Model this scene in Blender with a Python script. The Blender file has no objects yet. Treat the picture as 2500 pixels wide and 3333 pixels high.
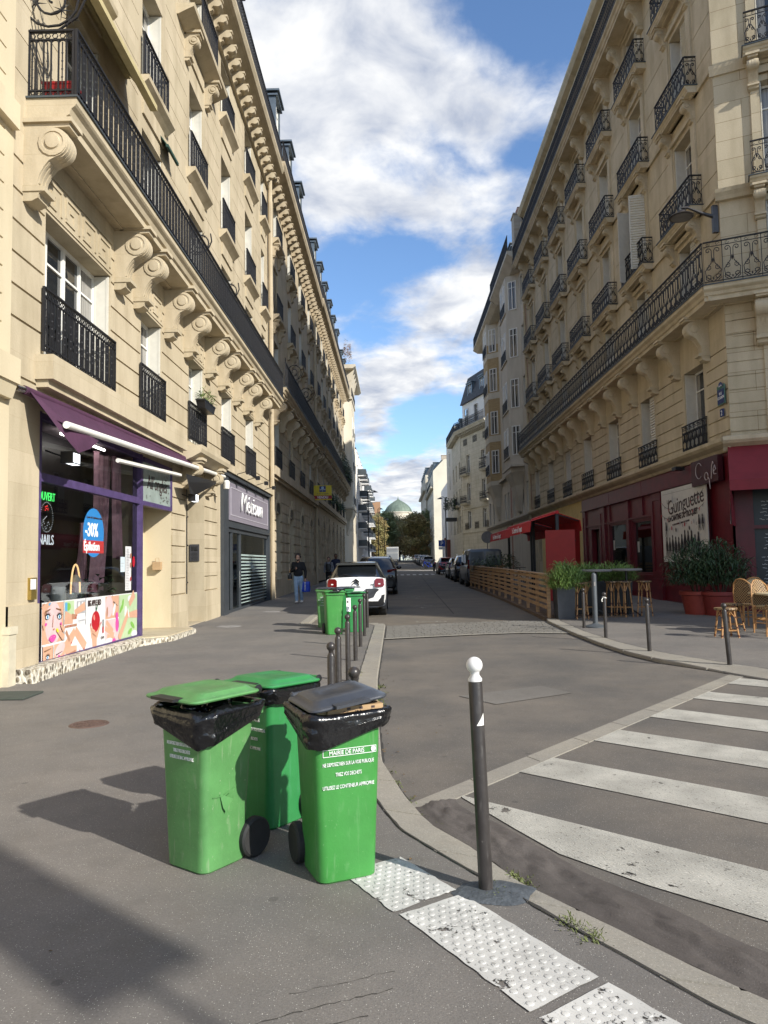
import bpy, math, random
from mathutils import Vector, Matrix, noise
R=math.radians; PI=math.pi; random.seed(7)
S=bpy.context.scene; COL=S.collection
# ---------------- camera, world, sun, exposure ----------------
cam=bpy.data.cameras.new('camera'); camo=bpy.data.objects.new('camera',cam); COL.objects.link(camo)
cam.sensor_fit='HORIZONTAL'; cam.sensor_width=36; cam.lens=34.56; cam.clip_end=3000; cam.clip_start=.05
_Y=Vector((37/2400,-165.5/2400,-1)).normalized()
_ux,_uy=-math.sin(.018),math.cos(.018); _uz=-(_ux*_Y.x+_uy*_Y.y)/_Y.z
_Z=Vector((_ux,_uy,_uz)).normalized(); _X=_Y.cross(_Z)
camo.matrix_world=Matrix.Translation((0,0,1.69))@Matrix((_X,_Y,_Z)).to_4x4()
S.camera=camo
S.render.resolution_x=768; S.render.resolution_y=1024
S.view_settings.view_transform='Standard'; S.view_settings.look='None'
S.view_settings.exposure=0.7; S.view_settings.gamma=1
SUNAZ=-39.5; SUNEL=30.0
sd=bpy.data.lights.new('sun','SUN'); sd.energy=4.0; sd.angle=R(.7); sd.color=(1,.95,.86)
so=bpy.data.objects.new('sun',sd); COL.objects.link(so)
_d=Vector((math.cos(R(SUNEL))*math.cos(R(SUNAZ)),math.cos(R(SUNEL))*math.sin(R(SUNAZ)),math.sin(R(SUNEL))))
so.rotation_euler=_d.to_track_quat('Z','Y').to_euler()
W=bpy.data.worlds.new('World'); S.world=W; W.use_nodes=True
def make_sky():
    nt=W.node_tree; N=nt.nodes; L=nt.links; N.clear()
    out=N.new('ShaderNodeOutputWorld'); bg=N.new('ShaderNodeBackground'); bg.inputs[1].default_value=.15
    L.new(bg.outputs[0],out.inputs[0])
    sky=N.new('ShaderNodeTexSky'); sky.sky_type='NISHITA'; sky.sun_disc=False
    sky.sun_elevation=R(SUNEL); sky.sun_rotation=R(90-SUNAZ); sky.air_density=1.0; sky.dust_density=.4; sky.ozone_density=2.5
    tc=N.new('ShaderNodeTexCoord'); sep=N.new('ShaderNodeSeparateXYZ'); L.new(tc.outputs['Generated'],sep.inputs[0])
    def M(op,a,b=None,c=None,clamp=False):
        m=N.new('ShaderNodeMath'); m.operation=op; m.use_clamp=clamp
        for i,v in enumerate((a,b,c)):
            if v is None: continue
            if isinstance(v,(int,float)): m.inputs[i].default_value=v
            else: L.new(v,m.inputs[i])
        return m.outputs[0]
    zz=M('ADD',M('MAXIMUM',sep.outputs[2],0),.16)
    px=M('DIVIDE',sep.outputs[0],zz); py=M('DIVIDE',sep.outputs[1],zz)
    cmb=N.new('ShaderNodeCombineXYZ'); L.new(px,cmb.inputs[0]); L.new(py,cmb.inputs[1])
    def noi(scale,detail,rough,off,dist=0.,stretch=(1,1,1)):
        mp=N.new('ShaderNodeMapping'); mp.inputs[1].default_value=off; mp.inputs[3].default_value=stretch; L.new(cmb.outputs[0],mp.inputs[0])
        n=N.new('ShaderNodeTexNoise'); n.inputs['Scale'].default_value=scale; n.inputs['Detail'].default_value=detail
        n.inputs['Roughness'].default_value=rough; n.inputs['Distortion'].default_value=dist; L.new(mp.outputs[0],n.inputs['Vector']); return n.outputs[0]
    big=noi(3.4,10,.58,(3.2,1.7,0),.3,(1.0,.7,1)); fine=noi(13,9,.6,(1,5,2),.4); soft=noi(7,7,.55,(7,2,4),.3)
    bias=None
    # where the clouds stood that day: (direction x,z on the y axis, spread x, spread z, amount)
    for (x,z,sx,sz,a) in CLOUDS:
        g=M('MULTIPLY',M('POWER',2.718,M('MULTIPLY',M('ADD',M('POWER',M('DIVIDE',M('SUBTRACT',px,x),sx),2.0),M('POWER',M('DIVIDE',M('SUBTRACT',py,z),sz),2.0)),-1)),a)
        bias=g if bias is None else M('ADD',bias,g)
    dens=M('ADD',M('ADD',big,M('MULTIPLY',fine,.22)),bias)
    mr=N.new('ShaderNodeMapRange'); mr.interpolation_type='SMOOTHSTEP'; mr.inputs[1].default_value=.50; mr.inputs[2].default_value=.80; L.new(dens,mr.inputs[0])
    mask=mr.outputs[0]
    # cloud brightness: thick parts grey-blue underneath, edges white
    mr2=N.new('ShaderNodeMapRange'); mr2.inputs[1].default_value=.3; mr2.inputs[2].default_value=.68; L.new(soft,mr2.inputs[0])
    cr=N.new('ShaderNodeMix'); cr.data_type='RGBA'; L.new(mr2.outputs[0],cr.inputs[0]); cr.inputs[6].default_value=(2.0,2.25,2.8,1); cr.inputs[7].default_value=(4.6,4.6,4.55,1)
    tint=N.new('ShaderNodeMix'); tint.data_type='RGBA'; tint.blend_type='MULTIPLY'; tint.inputs[0].default_value=1; L.new(sky.outputs[0],tint.inputs[6]); tint.inputs[7].default_value=(.70,.80,.90,1)
    mx=N.new('ShaderNodeMix'); mx.data_type='RGBA'; L.new(mask,mx.inputs[0]); L.new(tint.outputs[2],mx.inputs[6]); L.new(cr.outputs[2],mx.inputs[7])
    L.new(mx.outputs[2],bg.inputs[0])
CLOUDS=[(-.1,1.05,.14,.1,.2),(0,1.15,.12,.1,.15),(-.16,1.25,.1,.12,.2),(.1,1.22,.14,.1,.17),(.12,1.46,.15,.08,.2),(-.1,1.48,.1,.08,.17),(.2,1.8,.06,.12,.17),(.1,2.03,.12,.12,.1),(.01,2.35,.2,.2,.2),(-.08,2.9,.08,.3,.25),(0,3.75,.3,.4,.25),
(.22,.98,.11,.09,-.4),(.27,1.33,.06,.05,-.2),(-.13,1.8,.1,.12,-.25),(.05,1.67,.1,.07,-.25),(-.03,2.07,.1,.08,-.15),(.1,3.05,.09,.3,-.25)]
make_sky()
# ---------------- helpers ----------------
def tag(o,label=None,cat=None,group=None,kind=None):
    if label: o['label']=label
    if cat: o['category']=cat
    if group: o['group']=group
    if kind: o['kind']=kind
    return o
def thing(name,label,cat,loc=(0,0,0),rz=0,group=None):
    o=bpy.data.objects.new(name,None); COL.objects.link(o); o.location=loc; o.rotation_euler=(0,0,rz); o.empty_display_size=.2
    return tag(o,label,cat,group)
class G:
    def __init__(s): s.v=[];s.f=[];s.m=[];s.k=0
    def add(s,vs,fs,k=None):
        n=len(s.v); s.v+=[tuple(p) for p in vs]; s.f+=[tuple(i+n for i in f) for f in fs]; s.m+=[s.k if k is None else k]*len(fs)
    def box(s,x0,x1,y0,y1,z0,z1,k=None):
        s.add([(x0,y0,z0),(x1,y0,z0),(x1,y1,z0),(x0,y1,z0),(x0,y0,z1),(x1,y0,z1),(x1,y1,z1),(x0,y1,z1)],[(0,3,2,1),(4,5,6,7),(0,1,5,4),(1,2,6,5),(2,3,7,6),(3,0,4,7)],k)
    def b(s,u0,u1,d0,d1,z0,z1,k=None): s.box(u0,u1,-d1,-d0,z0,z1,k)
    def bbox(s,x0,x1,y0,y1,z0,z1,r=.01,k=None):   # chamfered box
        vs=[];
        for z,i in ((z0,r),(z0+r,0),(z1-r,0),(z1,r)):
            X0,X1,Y0,Y1=x0+i,x1-i,y0+i,y1-i
            vs+=[(X0+r,Y0,z),(X1-r,Y0,z),(X1,Y0+r,z),(X1,Y1-r,z),(X1-r,Y1,z),(X0+r,Y1,z),(X0,Y1-r,z),(X0,Y0+r,z)]
        fs=[tuple(range(7,-1,-1)),tuple(range(24,32))]
        for a in range(3):
            for i in range(8): fs.append((a*8+i,a*8+(i+1)%8,a*8+8+(i+1)%8,a*8+8+i))
        s.add(vs,fs,k)
    def quad(s,a,b,c,d,k=None): s.add([a,b,c,d],[(0,1,2,3)],k)
    def prism(s,poly,fn,h0,h1,k=None):  # poly 2d, fn(p,h)->3d
        n=len(poly); vs=[fn(p,h0) for p in poly]+[fn(p,h1) for p in poly]
        s.add(vs,[tuple(range(n-1,-1,-1)),tuple(range(n,2*n))]+[(i,(i+1)%n,n+(i+1)%n,n+i) for i in range(n)],k)
    def tube(s,pts,r,n=6,k=None,cap=True,flat=None):
        pts=[Vector(p) for p in pts]; rr=r if isinstance(r,(list,tuple)) else [r]*len(pts); vs=[]; fs=[]; up=Vector((0,0,1)); last=None
        for i,p in enumerate(pts):
            t=(pts[min(i+1,len(pts)-1)]-pts[max(i-1,0)])
            if t.length<1e-9: t=Vector((0,0,1))
            t.normalize()
            if last is None: a=t.cross(up if abs(t.z)<.9 else Vector((1,0,0))).normalized()
            else:
                a=last-t*last.dot(t); a=a.normalized() if a.length>1e-6 else t.orthogonal().normalized()
            last=a; b2=t.cross(a)
            for j in range(n):
                th=2*PI*(j+.5)/n; vs.append(p+a*math.cos(th)*rr[i]+b2*math.sin(th)*rr[i])
        for i in range(len(pts)-1):
            for j in range(n): fs.append((i*n+j,i*n+(j+1)%n,(i+1)*n+(j+1)%n,(i+1)*n+j))
        if cap: fs+= [tuple(range(n-1,-1,-1)),tuple((len(pts)-1)*n+j for j in range(n))]
        s.add(vs,fs,k)
    def lathe(s,prof,c=(0,0,0),n=20,k=None,axis='z',sx=1,sy=1):
        vs=[];fs=[]
        for (r,z) in prof:
            for j in range(n):
                th=2*PI*j/n; x,y=r*math.cos(th)*sx,r*math.sin(th)*sy
                p={'z':(x,y,z),'x':(z,x,y),'y':(x,z,y)}[axis]; vs.append((p[0]+c[0],p[1]+c[1],p[2]+c[2]))
        for i in range(len(prof)-1):
            for j in range(n): fs.append((i*n+j,i*n+(j+1)%n,(i+1)*n+(j+1)%n,(i+1)*n+j))
        if prof[0][0]>1e-6: fs.append(tuple(range(n-1,-1,-1)))
        if prof[-1][0]>1e-6: fs.append(tuple((len(prof)-1)*n+j for j in range(n)))
        s.add(vs,fs,k)
    def ball(s,c,r,n=14,k=None,sc=(1,1,1)):
        m=n//2; vs=[];fs=[]
        for i in range(m+1):
            ph=PI*i/m
            for j in range(n):
                th=2*PI*j/n; vs.append((c[0]+r*sc[0]*math.sin(ph)*math.cos(th),c[1]+r*sc[1]*math.sin(ph)*math.sin(th),c[2]+r*sc[2]*math.cos(ph)))
        for i in range(m):
            for j in range(n): fs.append((i*n+j,(i+1)*n+j,(i+1)*n+(j+1)%n,i*n+(j+1)%n))
        s.add(vs,fs,k)
    def rings(s,rs,k=None,cap0=True,cap1=True,closed=True):
        n=len(rs[0]); vs=[p for r in rs for p in r]; fs=[]
        for i in range(len(rs)-1):
            for j in range(n if closed else n-1): fs.append((i*n+j,i*n+(j+1)%n,(i+1)*n+(j+1)%n,(i+1)*n+j))
        if cap0: fs.append(tuple(range(n-1,-1,-1)))
        if cap1: fs.append(tuple((len(rs)-1)*n+j for j in range(n)))
        s.add(vs,fs,k)
    def mesh(s,name,mats,smooth=False):
        me=bpy.data.meshes.new(name); me.from_pydata(s.v,[],s.f)
        for m in (mats if isinstance(mats,(list,tuple)) else [mats]): me.materials.append(m)
        me.polygons.foreach_set('material_index',s.m)
        if smooth:
            me.polygons.foreach_set('use_smooth',[True]*len(me.polygons))
            if smooth!='full':
                try: me.set_sharp_from_angle(angle=R(smooth if smooth is not True else 40))
                except Exception: pass
        me.update(); return me
    def build(s,name,mats,parent=None,smooth=False,loc=None,rot=None):
        return put(s.mesh(name,mats,smooth),name,parent,loc,rot)
def put(me,name,parent=None,loc=None,rot=None):
    o=bpy.data.objects.new(name,me); COL.objects.link(o)
    if parent: o.parent=parent
    if loc is not None: o.location=loc
    if rot is not None: o.rotation_euler=rot
    return o
def kids(o): return [c for c in bpy.data.objects if c.parent is o]
def copy_tree(o,parent=None,_m=None):
    if _m is None:
        _m={}
        for c in bpy.data.objects:
            if c.parent: _m.setdefault(c.parent.name,[]).append(c)
    c=o.copy(); COL.objects.link(c); c.parent=parent
    for ch in _m.get(o.name,[]): copy_tree(ch,c,_m)
    return c
def relief(g,u0,u1,z0,z1,rects,k=0,base=0.):
    us={u0,u1}; zs={z0,z1}
    for r in rects:
        for u in r[:2]:
            if u0<u<u1: us.add(round(u,4))
        for z in r[2:4]:
            if z0<z<z1: zs.add(round(z,4))
    us=sorted(us); zs=sorted(zs); nu,nz=len(us)-1,len(zs)-1
    D=[[(base,False,k)]*nz for _ in range(nu)]
    import bisect
    for r in rects:
        dep=(r[4], (r[5] if len(r)>5 else False), (r[6] if len(r)>6 else k))
        a=bisect.bisect_left(us,round(r[0],4)-1e-5); b=bisect.bisect_left(us,round(r[1],4)-1e-5)
        c=bisect.bisect_left(zs,round(r[2],4)-1e-5); d=bisect.bisect_left(zs,round(r[3],4)-1e-5)
        for i in range(a,min(b,nu)):
            for j in range(c,min(d,nz)): D[i][j]=dep
    for i in range(nu):
        j=0
        while j<nz:
            j2=j+1
            while j2<nz and D[i][j2]==D[i][j]: j2+=1
            dd,op,kk=D[i][j]
            if not op: g.quad((us[i],-dd,zs[j]),(us[i+1],-dd,zs[j]),(us[i+1],-dd,zs[j2]),(us[i],-dd,zs[j2]),kk)
            j=j2
        for j in range(nz-1):
            a,b=D[i][j],D[i][j+1]
            if abs(a[0]-b[0])>1e-6: g.quad((us[i],-a[0],zs[j+1]),(us[i+1],-a[0],zs[j+1]),(us[i+1],-b[0],zs[j+1]),(us[i],-b[0],zs[j+1]),(a if a[0]>b[0] else b)[2])
    for j in range(nz):
        for i in range(nu-1):
            a,b=D[i][j],D[i+1][j]
            if abs(a[0]-b[0])>1e-6: g.quad((us[i+1],-a[0],zs[j]),(us[i+1],-b[0],zs[j]),(us[i+1],-b[0],zs[j+1]),(us[i+1],-a[0],zs[j+1]),(a if a[0]>b[0] else b)[2])
def text(name,s,size,m,parent,loc,rot=(PI/2,0,0),ext=.003,sx=1,shear=0,align='LEFT',space=1.,sp=None,offset=0.):
    cu=bpy.data.curves.new(name,'FONT'); cu.body=s; cu.size=size; cu.extrude=ext; cu.align_x=align; cu.shear=shear; cu.space_character=space; cu.offset=offset; cu.resolution_u=3
    if sp: cu.space_line=sp
    o=bpy.data.objects.new(name,cu); COL.objects.link(o); bpy.context.view_layer.update()
    me=bpy.data.meshes.new_from_object(o.evaluated_get(bpy.context.evaluated_depsgraph_get())); bpy.data.objects.remove(o)
    me.materials.clear(); me.materials.append(m)
    o=put(me,name,parent,loc,rot); o.scale=(sx,1,1); return o
def gz(y):
    P=[(-400,0),(10,0),(20,.05),(30,.12),(45,.2),(75,.5),(130,1.1),(212,2.2),(300,2.8),(900,3)]
    for (a,b),(c,d) in zip(P,P[1:]):
        if y<=c: return b+(d-b)*(y-a)/(c-a)
    return 3
# ---------------- materials ----------------
def nodes(name):
    m=bpy.data.materials.new(name); m.use_nodes=True; nt=m.node_tree; return m,nt,nt.nodes,nt.links,nt.nodes['Principled BSDF']
def mat(name,c,rough=.7,metal=0,var=.12,scale=6,bump=0,bscale=40,spec=.5,coat=0,detail=5,c2=None,stretch=None,trans=0,emit=None,estr=0,sheen=0):
    m,nt,N,L,P=nodes(name)
    P.inputs['Roughness'].default_value=rough; P.inputs['Metallic'].default_value=metal; P.inputs['Specular IOR Level'].default_value=spec; P.inputs['Coat Weight'].default_value=coat
    c=(*c,1) if len(c)==3 else c
    tc=N.new('ShaderNodeTexCoord'); vec=tc.outputs['Object']
    if stretch:
        mp=N.new('ShaderNodeMapping'); mp.inputs[3].default_value=stretch; L.new(vec,mp.inputs[0]); vec=mp.outputs[0]
    if var or c2:
        n=N.new('ShaderNodeTexNoise'); n.inputs['Scale'].default_value=scale; n.inputs['Detail'].default_value=detail; n.inputs['Roughness'].default_value=.6; L.new(vec,n.inputs['Vector'])
        mr=N.new('ShaderNodeMapRange'); mr.inputs[1].default_value=.3; mr.inputs[2].default_value=.7; L.new(n.outputs[0],mr.inputs[0])
        mx=N.new('ShaderNodeMix'); mx.data_type='RGBA'; L.new(mr.outputs[0],mx.inputs[0])
        mx.inputs[6].default_value=tuple(x*(1-var) for x in c[:3])+(1,); mx.inputs[7].default_value=(*c2,1) if c2 else tuple(min(1,x*(1+var)) for x in c[:3])+(1,)
        L.new(mx.outputs[2],P.inputs['Base Color'])
    else: P.inputs['Base Color'].default_value=c
    if bump:
        n2=N.new('ShaderNodeTexNoise'); n2.inputs['Scale'].default_value=bscale; n2.inputs['Detail'].default_value=4; L.new(vec,n2.inputs['Vector'])
        b=N.new('ShaderNodeBump'); b.inputs['Strength'].default_value=bump; b.inputs['Distance'].default_value=.02; L.new(n2.outputs[0],b.inputs['Height']); L.new(b.outputs[0],P.inputs['Normal'])
    if emit: P.inputs['Emission Color'].default_value=(*emit,1); P.inputs['Emission Strength'].default_value=estr
    if trans: P.inputs['Transmission Weight'].default_value=trans
    return m
def stone(name,c,stain=.35,fine=.12,joint=None,bump=.25):
    """limestone: large soft staining streaked downwards, fine grain, optional thin ashlar joints"""
    m,nt,N,L,P=nodes(name); P.inputs['Roughness'].default_value=.85; P.inputs['Specular IOR Level'].default_value=.25
    tc=N.new('ShaderNodeTexCoord'); vec=tc.outputs['Object']
    def noi(sc,det,st=(1,1,1),ro=.6):
        mp=N.new('ShaderNodeMapping'); mp.inputs[3].default_value=st; L.new(vec,mp.inputs[0]); n=N.new('ShaderNodeTexNoise'); n.inputs['Scale'].default_value=sc; n.inputs['Detail'].default_value=det; n.inputs['Roughness'].default_value=ro; L.new(mp.outputs[0],n.inputs['Vector']); return n.outputs[0]
    def mix(f,a,b,mode='MIX'):
        x=N.new('ShaderNodeMix'); x.data_type='RGBA'; x.blend_type=mode
        for i,v in ((0,f),(6,a),(7,b)):
            if isinstance(v,float): x.inputs[i].default_value=v
            elif isinstance(v,tuple): x.inputs[i].default_value=(*v,1)
            else: L.new(v,x.inputs[i])
        return x.outputs[2]
    def ramp(v,a,b,o0=0,o1=1):
        r=N.new('ShaderNodeMapRange'); r.inputs[1].default_value=a; r.inputs[2].default_value=b; r.inputs[3].default_value=o0; r.inputs[4].default_value=o1; L.new(v,r.inputs[0]); return r.outputs[0]
    col=mix(ramp(noi(.7,4,(1,1,.6)),.35,.7),tuple(c),tuple(x*y for x,y in zip(c,(1.12,1.13,1.16))))
    col=mix(ramp(noi(1.6,7,(1,1,.28)),.45,.78,0,stain),col,tuple(x*y for x,y in zip(c,(.5,.46,.4))))
    col=mix(ramp(noi(30,3),.35,.7,0,fine),col,tuple(x*.6 for x in c))
    if joint:
        br=N.new('ShaderNodeTexBrick'); mp=N.new('ShaderNodeMapping'); mp.vector_type='POINT'; mp.inputs[2].default_value=(PI/2,0,0); L.new(vec,mp.inputs[0]); L.new(mp.outputs[0],br.inputs['Vector'])
        br.inputs['Color1'].default_value=(1,1,1,1); br.inputs['Color2'].default_value=(.9,.9,.88,1); br.inputs['Mortar'].default_value=(*joint[3],1)
        br.inputs['Scale'].default_value=1; br.inputs['Brick Width'].default_value=joint[0]; br.inputs['Row Height'].default_value=joint[1]; br.inputs['Mortar Size'].default_value=joint[2]; br.inputs['Mortar Smooth'].default_value=.2
        col=mix(1.0,col,br.outputs[0],'MULTIPLY')
    L.new(col,P.inputs['Base Color'])
    b=N.new('ShaderNodeBump'); b.inputs['Strength'].default_value=bump; b.inputs['Distance'].default_value=.015; L.new(noi(26,6),b.inputs['Height']); L.new(b.outputs[0],P.inputs['Normal'])
    return m
def asphalt(name,c,speck=.5,patch=.25,warm=(1,1,1),speckc=(.5,.48,.44)):
    m,nt,N,L,P=nodes(name); P.inputs['Roughness'].default_value=.82; P.inputs['Specular IOR Level'].default_value=.35
    tc=N.new('ShaderNodeTexCoord'); vec=tc.outputs['Object']
    def n(sc,det,ro=.6,st=None):
        v=vec
        if st: mp=N.new('ShaderNodeMapping'); mp.inputs[3].default_value=st; L.new(vec,mp.inputs[0]); v=mp.outputs[0]
        x=N.new('ShaderNodeTexNoise'); x.inputs['Scale'].default_value=sc; x.inputs['Detail'].default_value=det; x.inputs['Roughness'].default_value=ro; L.new(v,x.inputs['Vector']); return x.outputs[0]
    def ramp(v,a,b,o0=0,o1=1):
        r=N.new('ShaderNodeMapRange'); r.inputs[1].default_value=a; r.inputs[2].default_value=b; r.inputs[3].default_value=o0; r.inputs[4].default_value=o1; L.new(v,r.inputs[0]); return r.outputs[0]
    def mix(f,a,b,mode='MIX'):
        x=N.new('ShaderNodeMix'); x.data_type='RGBA'; x.blend_type=mode
        for i,v in ((0,f),(6,a),(7,b)):
            if isinstance(v,float): x.inputs[i].default_value=v
            elif isinstance(v,tuple): x.inputs[i].default_value=(*v,1)
            else: L.new(v,x.inputs[i])
        return x.outputs[2]
    col=mix(ramp(n(.6,5),.35,.68),tuple(x*(1-patch) for x in c),tuple(x*w*(1+patch*.5) for x,w in zip(c,warm)))
    col=mix(ramp(n(4,6,.7),.5,.72,0,.42),col,tuple(x*.55 for x in c))
    col=mix(ramp(n(90,3),.3,.7,0,.6),col,tuple(x*.5 for x in c))
    col=mix(ramp(n(1.8,7,.75),.5,.66,0,.3),col,tuple(x*y for x,y in zip(c,(.62,.58,.52))))
    vo=N.new('ShaderNodeTexVoronoi'); vo.inputs['Scale'].default_value=105; L.new(vec,vo.inputs['Vector'])
    s1=ramp(vo.outputs['Distance'],.12,.26,1,0); sel=N.new('ShaderNodeSeparateColor'); L.new(vo.outputs['Color'],sel.inputs[0]); s2=ramp(sel.outputs[0],.72,.8,0,speck)
    mm=N.new('ShaderNodeMath'); mm.operation='MULTIPLY'; L.new(s1,mm.inputs[0]); L.new(s2,mm.inputs[1])
    col=mix(mm.outputs[0],col,speckc)
    # dark spots (chewing gum, oil)
    v2=N.new('ShaderNodeTexVoronoi'); v2.inputs['Scale'].default_value=2.4; v2.inputs['Randomness'].default_value=1; L.new(vec,v2.inputs['Vector'])
    nz=n(14,3); ad=N.new('ShaderNodeMath'); ad.operation='MULTIPLY_ADD'; L.new(nz,ad.inputs[0]); ad.inputs[1].default_value=.06; L.new(v2.outputs['Distance'],ad.inputs[2])
    col=mix(ramp(ad.outputs[0],.085,.10,.55,0),col,tuple(x*.4 for x in c))
    L.new(col,P.inputs['Base Color'])
    b=N.new('ShaderNodeBump'); b.inputs['Strength'].default_value=.45; b.inputs['Distance'].default_value=.008; L.new(n(110,4,.7),b.inputs['Height']); L.new(b.outputs[0],P.inputs['Normal'])
    return m
def brick(name,c1,c2,mortar,w=.24,h=.075,ms=.012,rot=(PI/2,0,0),rough=.85):
    m,nt,N,L,P=nodes(name); P.inputs['Roughness'].default_value=rough
    tc=N.new('ShaderNodeTexCoord'); mp=N.new('ShaderNodeMapping'); mp.inputs[2].default_value=rot; L.new(tc.outputs['Object'],mp.inputs[0])
    br=N.new('ShaderNodeTexBrick'); L.new(mp.outputs[0],br.inputs['Vector']); br.inputs['Scale'].default_value=1
    br.inputs['Color1'].default_value=(*c1,1); br.inputs['Color2'].default_value=(*c2,1); br.inputs['Mortar'].default_value=(*mortar,1)
    br.inputs['Brick Width'].default_value=w; br.inputs['Row Height'].default_value=h; br.inputs['Mortar Size'].default_value=ms
    L.new(br.outputs[0],P.inputs['Base Color'])
    b=N.new('ShaderNodeBump'); b.inputs['Strength'].default_value=.5; b.inputs['Distance'].default_value=.01; b.invert=True; L.new(br.outputs[1],b.inputs['Height']); L.new(b.outputs[0],P.inputs['Normal'])
    return m
def glassy(name,tint=(.5,.55,.55),a=.75,rough=.02):
    """see-through pane: part transparent, part mirror by angle"""
    m,nt,N,L,P=nodes(name); N.remove(P); out=N['Material Output']
    t=N.new('ShaderNodeBsdfTransparent'); t.inputs[0].default_value=(*tint,1); g=N.new('ShaderNodeBsdfGlossy'); g.inputs['Roughness'].default_value=rough; g.inputs[0].default_value=(.9,.95,.95,1)
    fr=N.new('ShaderNodeFresnel'); fr.inputs[0].default_value=1.5; mx=N.new('ShaderNodeMixShader')
    ad=N.new('ShaderNodeMath'); ad.operation='MULTIPLY_ADD'; ad.inputs[1].default_value=a; ad.inputs[2].default_value=.03; ad.use_clamp=True; L.new(fr.outputs[0],ad.inputs[0])
    L.new(ad.outputs[0],mx.inputs[0]); L.new(t.outputs[0],mx.inputs[1]); L.new(g.outputs[0],mx.inputs[2]); L.new(mx.outputs[0],out.inputs[0]); return m
m={}
m['stA']=stone('limestone_cream',(.50,.425,.30),.6,.15,(1.15,.5,.004,(.82,.8,.76)))
m['stAs']=stone('limestone_sawn',(.50,.425,.30),.4,.15,(1.35,.52,.007,(.62,.56,.48)))
m['stR']=stone('limestone_old',(.565,.485,.345),.7,.25,(1.3,.42,.003,(.86,.84,.8)))
m['stRs']=stone('limestone_old_joint',(.54,.465,.33),.6,.25,(1.5,.6,.008,(.5,.44,.36)))
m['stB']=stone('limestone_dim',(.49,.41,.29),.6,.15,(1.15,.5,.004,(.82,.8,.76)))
m['stC']=stone('render_cream',(.55,.50,.40),.3,.08)
m['stE']=stone('limestone_grey',(.52,.48,.38),.5,.12,(1.2,.5,.012,(.6,.58,.52)))
m['stG']=stone('render_grey',(.55,.50,.41),.35,.06)
m['whiteR']=stone('white_render',(.72,.71,.68),.2,.05)
m['plaster']=stone('plaster_cream',(.56,.48,.33),.3,.08,None,.15)
m['corbel']=stone('corbel_stone',(.40,.36,.28),.5)
m['iron']=mat('wrought_iron',(.010,.010,.012),.55,0,.3,8)
m['zinc']=mat('zinc_roof',(.16,.19,.21),.4,.6,.2,2)
m['zincd']=mat('zinc_dark',(.07,.085,.095),.5,.3,.2,2)
m['slate']=brick('slate_roof',(.05,.055,.065),(.08,.085,.095),(.03,.03,.035),.3,.18,.01)
m['white']=mat('white_paint',(.78,.77,.72),.45,0,.06,5)
m['shut']=mat('shutter_paint',(.62,.60,.53),.5,0,.08,4)
m['pane']=mat('window_glass',(.015,.018,.022),.04,0,0,spec=.9)
m['panel']=mat('window_curtain',(.25,.24,.22),.2,0,.35,3,spec=.8,stretch=(6,1,.3))
m['brickr']=brick('red_brick',(.30,.09,.05),(.38,.13,.07),(.4,.35,.28))
m['brickt']=brick('tan_brick',(.40,.27,.12),(.50,.36,.18),(.30,.24,.15))
m['brickc']=brick('chimney_brick',(.30,.22,.15),(.42,.36,.28),(.45,.42,.36),.22,.08,.015)
m['walk']=asphalt('pavement_asphalt',(.205,.193,.18),1.0,.22,(1.04,1.0,.95),(.58,.56,.5))
m['road']=asphalt('road_asphalt',(.165,.155,.142),.9,.32,(1.08,1,.9))
m['roadw']=asphalt('road_concrete',(.165,.148,.125),.3,.3,(1.1,1.02,.9))
m['gran']=asphalt('granite',(.335,.315,.275),.9,.16,(1.03,1,.93),(.62,.6,.54))
m['mark']=mat('road_paint',(.62,.60,.54),.7,0,.1,3,.3,60)
m['black']=mat('black_plastic',(.012,.012,.014),.4,0,0)
m['dgrey']=mat('dark_grey_plastic',(.045,.05,.06),.32,0,.15,6,.1,20)
m['rubber']=mat('rubber',(.02,.02,.02),.75,0,.2,10)
m['bag']=mat('black_bin_bag',(.006,.006,.007),.2,0,0,spec=.65,bump=.55,bscale=22)
m['boll']=mat('bollard_paint',(.042,.037,.035),.33,.15,.18,9,.08,30)
m['chrome']=mat('steel',(.55,.55,.55),.25,1,.05)
m['gbin1']=mat('bin_green_faded',(.085,.235,.075),.42,0,.16,5,.06,60)
m['gbin2']=mat('bin_green_blue',(.03,.21,.06),.38,0,.12,5,.05,60)
m['gbin3']=mat('bin_green',(.045,.225,.045),.36,0,.1,5,.05,60)
def scuff(mm,col,amt=.5):
    nt=mm.node_tree;N=nt.nodes;L=nt.links;P=N['Principled BSDF'];src=P.inputs['Base Color'].links[0].from_socket
    tc=N.new('ShaderNodeTexCoord'); fac=None
    for st,sc,a,b,k in (((1,1,.12),38,.62,.72,.5),((3,3,1),7,.6,.8,.55),((1,1,1),60,.68,.72,.8)):
        mp=N.new('ShaderNodeMapping'); mp.inputs[3].default_value=st; L.new(tc.outputs['Object'],mp.inputs[0]); n=N.new('ShaderNodeTexNoise'); n.inputs['Scale'].default_value=sc; n.inputs['Detail'].default_value=6; L.new(mp.outputs[0],n.inputs['Vector'])
        r=N.new('ShaderNodeMapRange'); r.inputs[1].default_value=a; r.inputs[2].default_value=b; r.inputs[4].default_value=k*amt; L.new(n.outputs[0],r.inputs[0])
        x=N.new('ShaderNodeMix'); x.data_type='RGBA'; L.new(r.outputs[0],x.inputs[0]); L.new(src,x.inputs[6]); x.inputs[7].default_value=(*col,1); src=x.outputs[2]
    L.new(src,P.inputs['Base Color'])
scuff(m['gbin1'],(.28,.34,.22),.7); scuff(m['gbin2'],(.12,.3,.2),.4); scuff(m['gbin3'],(.2,.36,.18),.45); scuff(m['boll'],(.16,.15,.14),.8)
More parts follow.
